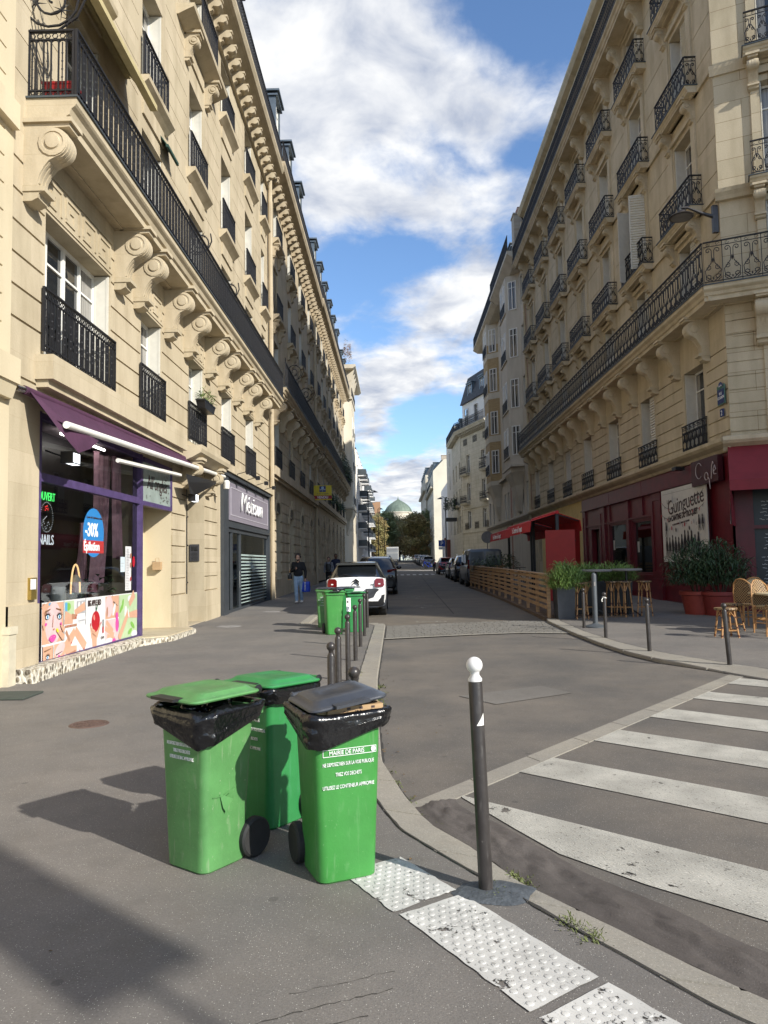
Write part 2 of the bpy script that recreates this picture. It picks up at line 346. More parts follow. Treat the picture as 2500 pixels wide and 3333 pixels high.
m['wtext']=mat('white_lettering',(.75,.78,.75),.6,0,.15,40)
m['card']=mat('cardboard',(.42,.28,.15),.8,0,.1,8)
m['red']=mat('cafe_red',(.11,.006,.013),.38,0,.25,3,.05,15)
m['redb']=mat('bright_red',(.30,.012,.012),.5,0,.12,3)
m['awnr']=mat('awning_red',(.2,.018,.028),.7,0,.12,2,.2,80)
m['awnp']=mat('awning_purple',(.062,.02,.05),.8,0,.2,3,.4,12)
m['purple']=mat('purple_paint',(.075,.05,.14),.5,0,.25,5)
m['yellow']=mat('yellow_plaster',(.62,.48,.2),.8,0,.12,2,.1,30)
m['wood']=mat('pine_slats',(.40,.25,.13),.6,0,.3,3,.15,20,stretch=(1,1,8))
m['rattan']=mat('rattan_cane',(.40,.21,.08),.45,0,.25,12)
m['rattand']=mat('rattan_dark',(.10,.03,.015),.5,0,.2,10)
m['leaf1']=mat('leaves_bright',(.16,.26,.06),.55,0,.45,4)
m['leaf2']=mat('leaves_dark',(.045,.085,.035),.5,0,.4,4)
m['leafa']=mat('leaves_autumn',(.33,.20,.08),.6,0,.4,.4,c2=(.20,.20,.07))
m['leafg']=mat('leaves_sunlit_tint',(.26,.30,.13),.6,0,.4,.5,c2=(.15,.19,.07))  # tree leaf colours lightened to look sunlit; the crowns stand in shade
m['bark']=mat('bark',(.07,.055,.04),.9,0,.3,8,.5,20)
m['skin']=mat('skin',(.50,.29,.20),.5,0,.05)
m['skind']=mat('skin_dark',(.20,.10,.06),.5,0,.05)
m['hair']=mat('hair_dark',(.015,.011,.009),.5,0,.2)
m['knitb']=mat('black_sweater',(.010,.010,.012),.85,0,.2,20,.3,60)
m['jean']=mat('light_denim',(.26,.36,.48),.8,0,.25,6,.2,60)
m['greyc']=mat('grey_hoodie',(.20,.20,.22),.85,0,.15,8)
m['navy']=mat('navy_jacket',(.015,.02,.05),.8,0,.15,8)
m['blue']=mat('blue_bag',(.01,.05,.45),.35,0,.1)
m['carw']=mat('car_white',(.80,.80,.80),.22,0,0,coat=.6)
m['cark']=mat('car_black',(.012,.012,.014),.2,0,0,coat=.8)
m['cargr']=mat('car_grey',(.14,.15,.17),.3,.4,0,coat=.6)
m['carsl']=mat('car_silver',(.38,.39,.41),.28,.6,0,coat=.6)
m['carred']=mat('car_red',(.42,.02,.02),.25,0,0,coat=.7)
m['vang']=mat('van_grey',(.085,.10,.12),.35,.2,.05,1,coat=.4)
m['cglass']=mat('car_glass',(.01,.012,.014),.03,0,0,spec=.9)
m['tail']=mat('tail_light',(.13,.004,.006),.12,0,0,coat=1)
m['plate']=mat('number_plate',(.75,.75,.72),.4,0,0)
m['cop']=mat('green_copper',(.13,.175,.14),.75,0,.3,.35,c2=(.18,.23,.18))
m['concrete']=mat('concrete_grey',(.22,.21,.2),.8,0,.2,3,.2)
m['cloth_pink']=mat('pink_curtain',(.68,.40,.50),.8,0,.25,6)
# ================= ground =================
def interp(P,y):
    if y<=P[0][0]: return P[0][1]
    for (a,b),(c,d) in zip(P,P[1:]):
        if y<=c: return b+(d-b)*(y-a)/(c-a)
    return P[-1][1]
KL_out=[(-30,30),(-3,7.2),(0,4.3),(2,2.35),(3.04,1.43),(3.3,1.23),(3.64,1.0),(4.13,.65),(4.61,.45),(5.05,.2),(5.6,.04),(6.5,-.15),(8.8,-.24),(11.2,-.30),(19.9,-.30),(20.5,-.42),(20.9,-2.45),(400,-2.9)]
KL_in=[(-30,29.6),(-3,6.9),(0,4.0),(2,2.0),(2.88,1.19),(3.38,.88),(3.82,.6),(4.29,.3),(4.8,.0),(5.6,-.22),(6.5,-.42),(8.8,-.52),(11.2,-.58),(19.7,-.58),(20.2,-.75),(20.6,-2.7),(400,-3.15)]
KR_out=[(-40,46),(-15,23.5),(3,9.9),(8,6.6),(10.6,5.24),(11.4,4.91),(12.5,4.36),(13.5,4.16),(15,4.05),(17.2,4.02),(20.2,4.1),(21.5,4.3),(24,6.4),(25,6.6),(400,6.9)]
KR_in=[(-40,46.4),(-15,23.9),(3,10.4),(8,7.05),(10.6,5.75),(11.3,5.5),(12.2,5.1),(13.3,4.7),(15.1,4.43),(17.1,4.33),(20.1,4.42),(21.5,4.7),(24,6.7),(25,6.9),(400,7.2)]
def ys(a,b,P=()):
    L=[a]; y=a
    while y<b:
        y+= .25 if -1<y<26 else (2 if y<60 else 8); L.append(min(y,b))
    return sorted(set([round(v,3) for v in L]+[p[0] for p in P if a<p[0]<b]))
def sheet(name,xl,xr,z,y0,y1,mt,P=(),side=None,label=None):
    g=G(); Y=ys(y0,y1,P); pr=None
    for y in Y:
        a,b=xl(y),xr(y); row=[(a,y,gz(y)+z),(b,y,gz(y)+z)]
        if pr: g.quad(pr[0],pr[1],row[1],row[0])
        if pr and side=='r': g.quad(pr[1],row[1],(b,y,gz(y)-.15),(pr[1][0],pr[1][1],gz(pr[1][1])-.15))
        if pr and side=='l': g.quad(pr[0],row[0],(a,y,gz(y)-.15),(pr[0][0],pr[0][1],gz(pr[0][1])-.15))
        pr=row
    return tag(g.build(name,mt),kind='structure')
g=G()
Y=[-90,-40,-10,0,10,20,30,45,60,75,100,130,170,212,300,500,900]
for a,b in zip(Y,Y[1:]): g.quad((-400,a,gz(a)-.075),(400,a,gz(a)-.075),(400,b,gz(b)-.075),(-400,b,gz(b)-.075))
tag(g.build('ground',m['road']),kind='structure')
RD=-.066
sheet('road',lambda y:interp(KL_out,y)-.05,lambda y:interp(KR_out,y)+.05,RD-.003,-29,300,m['road'])
sheet('pavement',lambda y:-40 if y<10 else -6.6,lambda y:interp(KL_in,y),0,-29,300,m['walk'],KL_in)
sheet('pavement',lambda y:interp(KR_in,y),lambda y:60 if y<21 else 11,0,-39,300,m['walk'],KR_in)
# older concrete roadway past the cobbles
m['joint']=mat('joint_dark',(.04,.037,.033),.9,0,.2,5)
g=G(); pr=None
for y in ys(19.2,300):
    row=[(-2.4 if y>20.9 else -.28,y,gz(y)+RD+.003),(4.2 if y<24 else 6.3,y,gz(y)+RD+.003)]
    if pr: g.quad(pr[0],pr[1],row[1],row[0])
    pr=row
tag(g.build('road',m['roadw']),kind='structure')
g=G(); pr=None
for y in ys(24,200):
    xc=1.8+(y-20)*.012; row=[(xc-.02,y,gz(y)+RD+.008),(xc+.02,y,gz(y)+RD+.008)]
    if pr: g.quad(pr[0],pr[1],row[1],row[0])
    pr=row
for y in range(27,150,7): g.quad((-.3,y,gz(y)+RD+.0085),(4.3,y,gz(y)+RD+.0085),(4.3,y+.035,gz(y)+RD+.0085),(-.3,y+.035,gz(y)+RD+.0085))
tag(g.build('road_joint',m['joint']),kind='structure')
# cobbles: setts in slightly curved rows
cob=G(); 
def cy0(x): return 16.75+1.0*math.sin(max(0,min(1,(x+.3)/4.5))*PI*.5)+ (0 if x<3 else -(x-3)*.35)
nr=24
for r in range(nr):
    x=-.26
    while x<4.15:
        w=random.uniform(.15,.22); f=r/nr; y=cy0(x)+.12+f*3.2; h=random.uniform(-.004,.006)
        cob.bbox(x,min(x+w-.008,4.2),y,y+3.2/nr-.008,RD-.03,RD+.012+gz(y)+h*.6,.005); x+=w
m['cob']=stone('sett_granite',(.175,.165,.145),.35,.4,None,.4)
tag(cob.build('cobbles',m['cob']),kind='structure')
g=G(); pr=None
for i in range(26):
    x=-.28+i*.178; row=[(x,cy0(x)-.08,RD+.02+gz(17)),(x,cy0(x)+.09,RD+.021+gz(17))]
    if pr: g.quad(pr[0],row[0],row[1],pr[1])
    pr=row
tag(g.build('granite_band',m['gran']),kind='structure')
# kerbs as separate stones
def kerb(P_out,P_in,y0,y1,lng=1.05,name='kerb'):
    g=G(); y=y0
    while y<y1:
        st=lng*(.66 if y<10 else 1)*random.uniform(.85,1.1); ye=min(y+st,y1); n=4 if y<25 else 1
        rs=[]
        for i in range(n+1):
            t=y+ (ye-(.03 if y<25 else .012)-y)*i/n; a=interp(P_out,t); b=interp(P_in,t)-.002; s=1 if a>b else -1; z=gz(t)
            q=max(0,min(1,(6.5-t)/1.5)) if P_out is KL_out else max(0,min(1,(12.3-t)/1.)); zo=z-.048*q; rs.append([(a,t,z-.14),(a,t,zo-.012),(a-.012*s,t,zo+.004),(b,t,z+.006),(b,t,z-.14)])
        g.rings(rs,closed=False,cap0=True,cap1=True); y=ye
        if y>70: lng=6
    return tag(g.build(name,m['gran']),kind='structure')
kerb(KL_out,KL_in,-8,20.2); kerb(KL_out,KL_in,20.9,200,1.2)
kerb(KR_out,KR_in,-15,26); kerb(KR_out,KR_in,26.02,200,1.2)
g=G(); g.rings([[(x,20.15,gz(20)-.14),(x,20.42,gz(20)-.14),(x,20.42,gz(20)-.01),(x,20.4,gz(20)+.005),(x,20.15,gz(20)+.006)] for x in (-2.6,-1.6,-.5)],closed=True); tag(g.build('kerb',m['gran']),kind='structure')
# dark joints beside the kerb stones
def jointline(P,off,w,z,y0,y1):
    g=G(); pr=None; y=y0
    while y<y1:
        x=interp(P,y)+off+.012*noise.noise(Vector((y*3,0,0))); ww=w*(.4+abs(noise.noise(Vector((y*5,1,0))))*1.6); row=[(x-ww,y,gz(y)+z),(x+ww,y,gz(y)+z)]
        if pr: g.quad(pr[0],pr[1],row[1],row[0])
        pr=row; y+=.08
    tag(g.build('kerb_joint',m['joint']),kind='structure')
jointline(KL_in,0,.010,.0085,1,19.6); jointline(KL_out,.012,.02,RD+.0045,1,19.8); jointline(KR_in,0,.010,.0085,4,21); jointline(KR_out,-.012,.02,RD+.0045,4,21)
# granite strip across the carriageway
g=G()
a0,a1,b0,b1=Vector((.0,5.42)),Vector((5.15,11.45)),Vector((.08,5.22)),Vector((5.3,11.28))
n=9
for i in range(n):
    t0=i/n+.0008; t1=(i+1)/n-.0008
    p=[a0.lerp(a1,t0),a0.lerp(a1,t1),b0.lerp(b1,t1),b0.lerp(b1,t0)]
    g.prism([(v.x,v.y) for v in p],lambda p,h:(p[0],p[1],h),RD-.03,RD+.006)
tag(g.build('granite_strip',m['gran']),kind='structure')
# crossing stripes
dr=Vector((.745,-.667)); base=Vector((.45,5.70)); stp=Vector((.9,1.035)); wv=Vector((-.375,-.43))
def worn(name,c,thr):
    mm,nt,N,L,P=nodes(name); P.inputs['Roughness'].default_value=.75
    tc=N.new('ShaderNodeTexCoord'); out=N['Material Output']
    n1=N.new('ShaderNodeTexNoise'); n1.inputs['Scale'].default_value=7; n1.inputs['Detail'].default_value=9; n1.inputs['Roughness'].default_value=.72; L.new(tc.outputs['Object'],n1.inputs['Vector'])
    r=N.new('ShaderNodeMapRange'); r.inputs[1].default_value=thr; r.inputs[2].default_value=thr+.025; L.new(n1.outputs[0],r.inputs[0])
    n3=N.new('ShaderNodeTexNoise'); n3.inputs['Scale'].default_value=70; n3.inputs['Detail'].default_value=5; n3.inputs['Roughness'].default_value=.7; L.new(tc.outputs['Object'],n3.inputs['Vector'])
    r3=N.new('ShaderNodeMapRange'); r3.inputs[1].default_value=.33; r3.inputs[2].default_value=.42; r3.inputs[3].default_value=.35; L.new(n3.outputs[0],r3.inputs[0]); rm=N.new('ShaderNodeMath'); rm.operation='MULTIPLY'; L.new(r.outputs[0],rm.inputs[0]); L.new(r3.outputs[0],rm.inputs[1])
    n2=N.new('ShaderNodeTexNoise'); n2.inputs['Scale'].default_value=3; n2.inputs['Detail'].default_value=8; L.new(tc.outputs['Object'],n2.inputs['Vector'])
    mp=N.new('ShaderNodeMapping'); mp.inputs[3].default_value=(1,1,1); mp.inputs[2].default_value=(0,0,R(-42)); L.new(tc.outputs['Object'],mp.inputs[0])
    w=N.new('ShaderNodeTexWave'); w.inputs['Scale'].default_value=22; w.inputs['Distortion'].default_value=9; w.inputs['Detail'].default_value=3; w.inputs['Detail Scale'].default_value=1.2; L.new(mp.outputs[0],w.inputs['Vector'])
    r2=N.new('ShaderNodeMapRange'); r2.inputs[1].default_value=.3; r2.inputs[2].default_value=.75; L.new(n2.outputs[0],r2.inputs[0])
    mx=N.new('ShaderNodeMix'); mx.data_type='RGBA'; mx.inputs[6].default_value=(*[x*.62 for x in c],1); mx.inputs[7].default_value=(*c,1); L.new(r2.outputs[0],mx.inputs[0])
    m2=N.new('ShaderNodeMix'); m2.data_type='RGBA'; m2.blend_type='MULTIPLY'; m2.inputs[0].default_value=.3; L.new(mx.outputs[2],m2.inputs[6]); L.new(w.outputs[0],m2.inputs[7]); L.new(m2.outputs[2],P.inputs['Base Color'])
    t=N.new('ShaderNodeBsdfTransparent'); ms=N.new('ShaderNodeMixShader'); L.new(rm.outputs[0],ms.inputs[0]); L.new(t.outputs[0],ms.inputs[1]); L.new(P.outputs[0],ms.inputs[2]); L.new(ms.outputs[0],out.inputs[0])
    b=N.new('ShaderNodeBump'); b.inputs['Strength'].default_value=.4; b.inputs['Distance'].default_value=.01; L.new(w.outputs[0],b.inputs['Height']); L.new(b.outputs[0],P.inputs['Normal'])
    return mm
m['stripe']=worn('crossing_paint',(.60,.58,.51),.35)
g=G()
for k in range(7):
    p=base+stp*k; q=p+wv; 
    up=[p+dr*t for t in (0,1,2,3,4.3)]; lo=[q+dr*t for t in (0,1,2,3,4.3)]
    if k==0: lo=[Vector((.47,5.62)),Vector((.75,4.98)),Vector((.95,4.55)),Vector((1.32,4.12)),Vector((1.85,3.62)),]+[q+dr*4.3]; up=[p,p+dr*.5,p+dr*1,p+dr*1.7,p+dr*2.3,p+dr*4.3]
    for i in range(len(up)-1): g.quad((*up[i],RD+.004),(*lo[i],RD+.004),(*lo[i+1],RD+.004),(*up[i+1],RD+.004))
tag(g.build('crossing_stripes',m['stripe']),kind='structure')
# lumpy tar along the kerb by the crossing
g=G(); rs=[]
for i in range(150):
    t=2.4+i*.02; xo=interp(KL_out,t); row=[]
    for j in range(22):
        f=j/21; x=xo+f*(.33+.12*noise.noise(Vector((t*2,0,0)))); h=math.sin(f*PI)*(.03*(.6+noise.noise(Vector((t*5,f*3,0))))+.014*noise.noise(Vector((t*9,f*11,4)))+.008*noise.noise(Vector((t*24,f*20,7))))+ (1-f)**2*.014
        row.append((x+.01*noise.noise(Vector((t*9,f*7,1))),t+f*.22,RD+.003+h))
    rs.append(row)
g.rings(rs,closed=False,cap0=False,cap1=False)
m['tar']=asphalt('tar_patch',(.12,.105,.095),.2,.35); tag(g.build('tar_patch',m['tar'],smooth='full'),kind='structure')
g=G(); rs=[]
for i in range(13):
    a=2*PI*i/12; 
g=G(); c=(.44,3.9); ring=[]
for rr,zz in ((.0,.014),(.08,.014),(.13,.012),(.17,.002)):
    ring.append([(c[0]+ (rr*(1.25+.35*noise.noise(Vector((math.cos(a)*1.3,math.sin(a)*1.3,2)))))*math.cos(a)+.03,c[1]+rr*(.85+.4*noise.noise(Vector((math.cos(a),math.sin(a),5))))*math.sin(a),zz) for a in [2*PI*i/24 for i in range(24)]])
g.rings(ring,cap0=False,cap1=False); tag(g.build('tar_patch',mat('tar_blue',(.075,.085,.095),.6,0,.3,20,.5,40),smooth='full'),kind='structure')
# tactile strips
m['tac']=worn('tactile_paint',(.66,.65,.61),.385)
for n_ in m['tac'].node_tree.nodes:
    if n_.type=='BUMP': n_.inputs['Strength'].default_value=.03
    if n_.type=='MIX' and n_.blend_type=='MULTIPLY': n_.inputs[0].default_value=.05
def tact(quad):
    g=G(); P=[Vector(q) for q in quad]; nu,nv=14,7
    g2=[[P[0].lerp(P[1],v/nv).lerp(P[3].lerp(P[2],v/nv),u/nu) for v in range(nv+1)] for u in range(nu+1)]
    pts=[[(p.x+random.uniform(-.004,.004),p.y+random.uniform(-.004,.004),.006) for p in r] for r in g2]
    g.rings(pts,closed=False,cap0=False,cap1=False)
    a=(P[3]-P[0]); b=(P[1]-P[0]); la,lb=a.length,b.length; a/=la; b/=lb; s=.062; r=0
    t=.04
    while t<la-.02:
        w=.035+(.031 if r%2 else 0)
        while w<lb-.02:
            c=P[0]+a*t+b*w; g.lathe([(.016,.0055),(.0145,.0085),(.011,.0095),(0,.0097)],(c.x,c.y,0),12); w+=s
        t+=s*.75; r+=1
    return tag(g.build('tactile_strip',m['tac'],smooth=True),kind='structure')
tact([(-.33,4.16),(.0,4.36),(.28,3.93),(-.04,3.69)])
tact([(-.01,3.665),(.31,3.88),(.79,3.12),(.47,2.89)])
tact([(.50,2.85),(.82,3.08),(1.35,2.3),(1.03,2.05)])
# zebra far and street markings
g=G()
for i in range(7):
    x=-.1+i*.62; g.quad((x,74,gz(74)+RD+.012),(x+.34,74,gz(74)+RD+.012),(x+.34,77.5,gz(77.5)+RD+.012),(x,77.5,gz(77.5)+RD+.012))
g.quad((-2,93,gz(93)+RD+.012),(6,93,gz(93)+RD+.012),(6,95,gz(95)+RD+.012),(-2,95,gz(95)+RD+.012))
tag(g.build('road_markings',mat('road_paint_far',(.5,.48,.44),.7)),kind='structure')
def bikemark(x,y,s,name='cycle_marking'):
    g=G(); z=gz(y)+RD+.009
    def P(px,py): return (x+px*s,y+py*s*2.2,z)
    g.prism([(-.07,.15),(-.07,-.1),(-.28,-.1),(0,-.42),(.28,-.1),(.07,-.1),(.07,.15)],lambda p,h:(x+p[0]*s,y+p[1]*s*2.2-.5*s,z+h),0,.001)
    for cx in (-.45,.45):
        ro=[P(cx+.27*math.cos(a),.5+.2*math.sin(a)) for a in [2*PI*i/16 for i in range(16)]]; ri=[P(cx+.17*math.cos(a),.5+.13*math.sin(a)) for a in [2*PI*i/16 for i in range(16)]]
        for i in range(16): g.quad(ro[i],ro[(i+1)%16],ri[(i+1)%16],ri[i])
    for a,b in (((-.45,.5),(-.1,.75)),((-.1,.75),(.3,.72)),((-.1,.42),(.3,.72)),((-.1,.42),(-.45,.5)),((.45,.5),(.25,.85)),((-.12,.42),(-.16,.85))):
        d=Vector((b[0]-a[0],b[1]-a[1])).normalized(); nn=Vector((-d.y,d.x))*.03
        g.quad(P(a[0]+nn.x,a[1]+nn.y),P(b[0]+nn.x,b[1]+nn.y),P(b[0]-nn.x,b[1]-nn.y),P(a[0]-nn.x,a[1]-nn.y))
    return tag(g.build(name,m['bikep']),kind='structure')
m['bikep']=worn('cycle_paint',(.33,.31,.27),.36)
for x,y,s in ((1.0,20.6,.62),(.95,27.5,.6),(.95,34,.6),(.95,48,.6),(.95,62,.6)): bikemark(x,y,s)
# cracks in the pavement
g=G()
def crack(pts,w):
    P=[Vector(p) for p in pts]; Q=[]
    for a,b in zip(P,P[1:]):
        n=max(2,int((b-a).length/.03))
        for i in range(n): c=a.lerp(b,i/n); Q.append(c+Vector((random.uniform(-.008,.008),random.uniform(-.008,.008))))
    for a,b in zip(Q,Q[1:]):
        ww=w*random.uniform(.2,1); g.quad((a.x,a.y-ww,.002),(b.x,b.y-ww,.002),(b.x,b.y+ww,.0021),(a.x,a.y+ww,.0021))
crack([(-.75,2.72),(-.5,2.86),(-.3,2.95),(-.02,3.06)],.004); crack([(-.6,2.72),(-.35,2.8),(-.1,2.9)],.003); crack([(-.45,3.02),(-.2,3.12),(.0,3.2)],.002)
crack([(-5.2,12),(-2.6,15.3),(-.9,16.2)],.008); crack([(-2.8,15.3),(-2.5,19)],.008); crack([(-5.3,24),(-2.6,19.5)],.01)
tag(g.build('pavement_crack',m['joint']),kind='structure')
# repaired patches in the asphalt
for nm,mt_,P in (('asphalt_patch',asphalt('asphalt_patch',(.11,.103,.096),.5,.15),[(.9,12.2),(3.2,12.6),(3.3,13.9),(1.0,13.6)]),('asphalt_patch',asphalt('asphalt_patch_pale',(.19,.178,.16),.5,.2),[(1.2,9.2),(2.3,9.9),(2.0,10.5),(.8,9.8)])):
    g=G(); g.add([(x,y,RD+.0045) for x,y in P],[(0,1,2,3)]); tag(g.build(nm,mt_),kind='structure')
g=G(); g.add([(x,y,.0015) for x,y in ((-4.9,13.2),(-3.4,13.9),(-3.7,15.6),(-5.0,15.1))],[(0,1,2,3)]); tag(g.build('pavement_patch',asphalt('pavement_patch',(.15,.14,.13),.5,.2)),kind='structure')
# dead leaves and scraps
g=G(); rnd=random.Random(12)
for _ in range(90):
    y=rnd.uniform(3,16); x=(interp(KL_out,y)+.02+abs(rnd.gauss(0,.1)) if rnd.random()<.6 else rnd.uniform(-5,3)); zz=(RD+.006 if x>interp(KL_out,y) else .005); a=rnd.uniform(0,6.28); s=rnd.uniform(.008,.022)
    g.add([(x+s*math.cos(a),y+s*math.sin(a),zz),(x-s*.6*math.sin(a),y+s*.6*math.cos(a),zz+.006),(x-s*math.cos(a),y-s*math.sin(a),zz),(x+s*.6*math.sin(a),y-s*.6*math.cos(a),zz+.002)],[(0,1,2,3)])
tag(g.build('fallen_leaves',mat('dead_leaf',(.14,.09,.04),.8,0,.4,30)),kind='stuff')
# manhole covers
def manhole(x,y,r,label,mtl):
    g=G(); g.lathe([(0,.008),(r*.9,.008),(r*.92,.004),(r*.95,.009),(r,.008),(r+.01,.0)],(0,0,0),32)
    for i in range(6):
        a=i*PI/3; g.tube([(r*.15*math.cos(a),r*.15*math.sin(a),.008),(r*.8*math.cos(a),r*.8*math.sin(a),.008)],.006,4)
    for q in (.3,.55,.75):
        for i in range(int(q*30)): a=2*PI*i/int(q*30); g.box(r*q*math.cos(a)-.008,r*q*math.cos(a)+.008,r*q*math.sin(a)-.008,r*q*math.sin(a)+.008,.006,.011)
    o=g.build('manhole_cover',mtl,loc=(x,y,gz(y))); tag(o,label,'manhole cover')
m['rust']=mat('rusty_iron',(.13,.085,.07),.6,.3,.25,12,.3,40)
manhole(-3.36,8.1,.2,'round rusty manhole cover in the pavement left of the green bins',m['rust'])
manhole(-4.55,20.1,.33,'round grey manhole cover in the pavement before the grey shopfront',m['concrete'])
manhole(-4.3,25.5,.3,'smaller round cover in the pavement past the grey shopfront',m['concrete'])
# weeds along the kerb
def weeds(n,fn,h,name='weeds'):
    g=G()
    for _ in range(n):
        x,y,z=fn(); a=random.uniform(0,2*PI); l=random.uniform(.4,1)*h; w=l*.16; dx,dy=math.cos(a),math.sin(a)
        g.add([(x-dy*w,y+dx*w,z),(x+dy*w,y-dx*w,z),(x+dx*l*.6+dy*w,y+dy*l*.6-dx*w,z+l*.6),(x+dx*l,y+dy*l,z+l*.7)],[(0,1,2,3)])
    return tag(g.build(name,m['leafw']),kind='stuff')
m['leafw']=mat('weeds',(.10,.12,.03),.6,0,.4,20)
def cl(lst,s):
    def f():
        c=random.choice(lst); return (c[0]+random.gauss(0,s),c[1]+random.gauss(0,s*1.6),c[2])
    return f
weeds(700,cl([(-.29,9.6,-.06),(-.28,10.0,-.06),(-.26,10.6,-.06),(-.27,9.2,-.06),(-.62,11.4,0),(-.68,11.6,0),(-.6,14.5,0),(-.62,16.0,0),(-.6,17.5,0),(-.62,18.8,0)],.05),.045)
weeds(900,cl([(.05,5.55,-.06),(-.05,5.9,-.06),(-.12,6.3,-.06),(.15,5.2,-.06),(.47,3.93,.0),(.5,3.9,.0),(.68,4.12,-.05),(.62,4.2,-.05),(.78,3.56,0),(.86,3.45,0),(.3,5.1,-.06),(-.05,6.0,-.06)],.03),.026)
weeds(150,cl([(4.35,15.3,0),(4.75,18.2,0),(4.5,18.0,0)],.06),.05)
# ================= building components =================
CACHE={}
def cached(key,fn):
    if key not in CACHE: CACHE[key]=fn()
    return CACHE[key]
def railA(L,h,step=.115):
    g=G(); g.b(0,L,-.03,.03,h-.03,h); g.b(0,L,-.015,.015,h-.17,h-.15); g.b(0,L,-.015,.015,.1,.12); g.b(0,L,-.015,.015,.02,.035)
    n=max(2,int(L/step)); s=L/n
    for i in range(n+1):
        x=i*s; g.b(max(0,x-.011),min(L,x+.011),-.011,.011,.02,h-.15)
        if i<n:
            if i%2==0:
                for z in (h*.3,h*.42,h*.54,h*.66): g.lathe([(.001,-.035),(.02,0),(.001,.035)],(x+s/2,0,z),4)
                g.b(x+s/2-.007,x+s/2+.007,-.007,.007,.12,h-.2)
            c=(x+s/2,0,h-.095); 
            for k in range(6):
                a0,a1=k*PI/3,(k+1)*PI/3; r0=.045
                g.tube([(c[0]+r0*math.cos(a0),0,c[2]+r0*math.sin(a0)),(c[0]+r0*math.cos(a1),0,c[2]+r0*math.sin(a1))],.008,4,cap=False)
            for (zc,sg) in ((h-.17-s*.5,1),(.12+s*.5,-1)):
                P=[(x+s/2+math.cos(a)*s*.48,0,zc+sg*math.sin(a)*s*.48) for a in [PI*k/5 for k in range(6)]]
                g.tube(P,.008,4,cap=False)
            g.tube([(x+.01,0,.04),(x+s*.3,0,.085),(x+s*.6,0,.05),(x+s,0,.09)],.008,4,cap=False)
    for x in (0,L): g.b(x-.02,x+.02,-.02,.02,0,h)
    return g
def spiral(cx,cz,r,turn,a0,sg=1,n=10):
    return [(cx+math.cos(a0+sg*turn*2*PI*i/n)*r*(1-.75*i/n),0,cz+math.sin(a0+sg*turn*2*PI*i/n)*r*(1-.75*i/n)) for i in range(n+1)]
def railB(L,h,step=.36,rich=True):
    g=G(); g.b(0,L,-.03,.03,h-.03,h); g.b(0,L,-.012,.012,h-.16,h-.145); g.b(0,L,-.015,.015,.06,.08); g.b(0,L,-.015,.015,0,.015)
    n=max(1,round(L/step)); s=L/n
    for i in range(n+1):
        x=i*s; g.b(max(0,x-.01),min(L,x+.01),-.01,.01,0,h)
        if i==n: break
        c=x+s/2; t=.015
        for q in (-1,1):
            g.tube([(c+q*s*.05,0,.08),(c+q*s*.38,0,.22),(c+q*s*.42,0,.4),(c+q*s*.1,0,.62),(c+q*s*.06,0,.78)]+spiral(c+q*s*.24,h-.28,s*.17,1.1,PI if q>0 else 0,-q,8),t,4,cap=False)
            g.tube(spiral(c+q*s*.24,.2,s*.2,1.3,-PI/2,q,8),t,4,cap=False)
            if rich: g.tube(spiral(c+q*s*.25,.48,s*.16,1.2,PI/2,q,8),t*.9,4,cap=False)
            g.tube(spiral(c+q*s*.25,h-.09,s*.13,1.0,0,q,6),.008,4,cap=False)
        g.lathe([(.001,-.09),(.03,-.02),(.03,.02),(.001,.09)],(c,0,h*.55),5); g.lathe([(.001,-.05),(.025,0),(.001,.05)],(c,0,.15),5)
    return g
def railS(L,h,step=.14):
    g=G(); g.b(0,L,-.025,.025,h-.035,h); g.b(0,L,-.015,.015,.08,.1); g.b(0,L,-.015,.015,h-.18,h-.165)
    n=max(2,int(L/step)); s=L/n
    for i in range(n+1): g.b(max(0,i*s-.011),min(L,i*s+.011),-.011,.011,0,h)
    for i in range(n):
        x=i*s; g.tube([(x+s*.1,0,.1),(x+s*.8,0,h*.35),(x+s*.1,0,h*.6),(x+s*.9,0,h-.18)],.01,3,cap=False)
    return g
RAIL={'A':railA,'B':railB,'S':railS}
def rail(kind,L,h): return cached(('rail',kind,round(L,2),round(h,2)),lambda:RAIL[kind](L,h).mesh('railing',m['iron']))
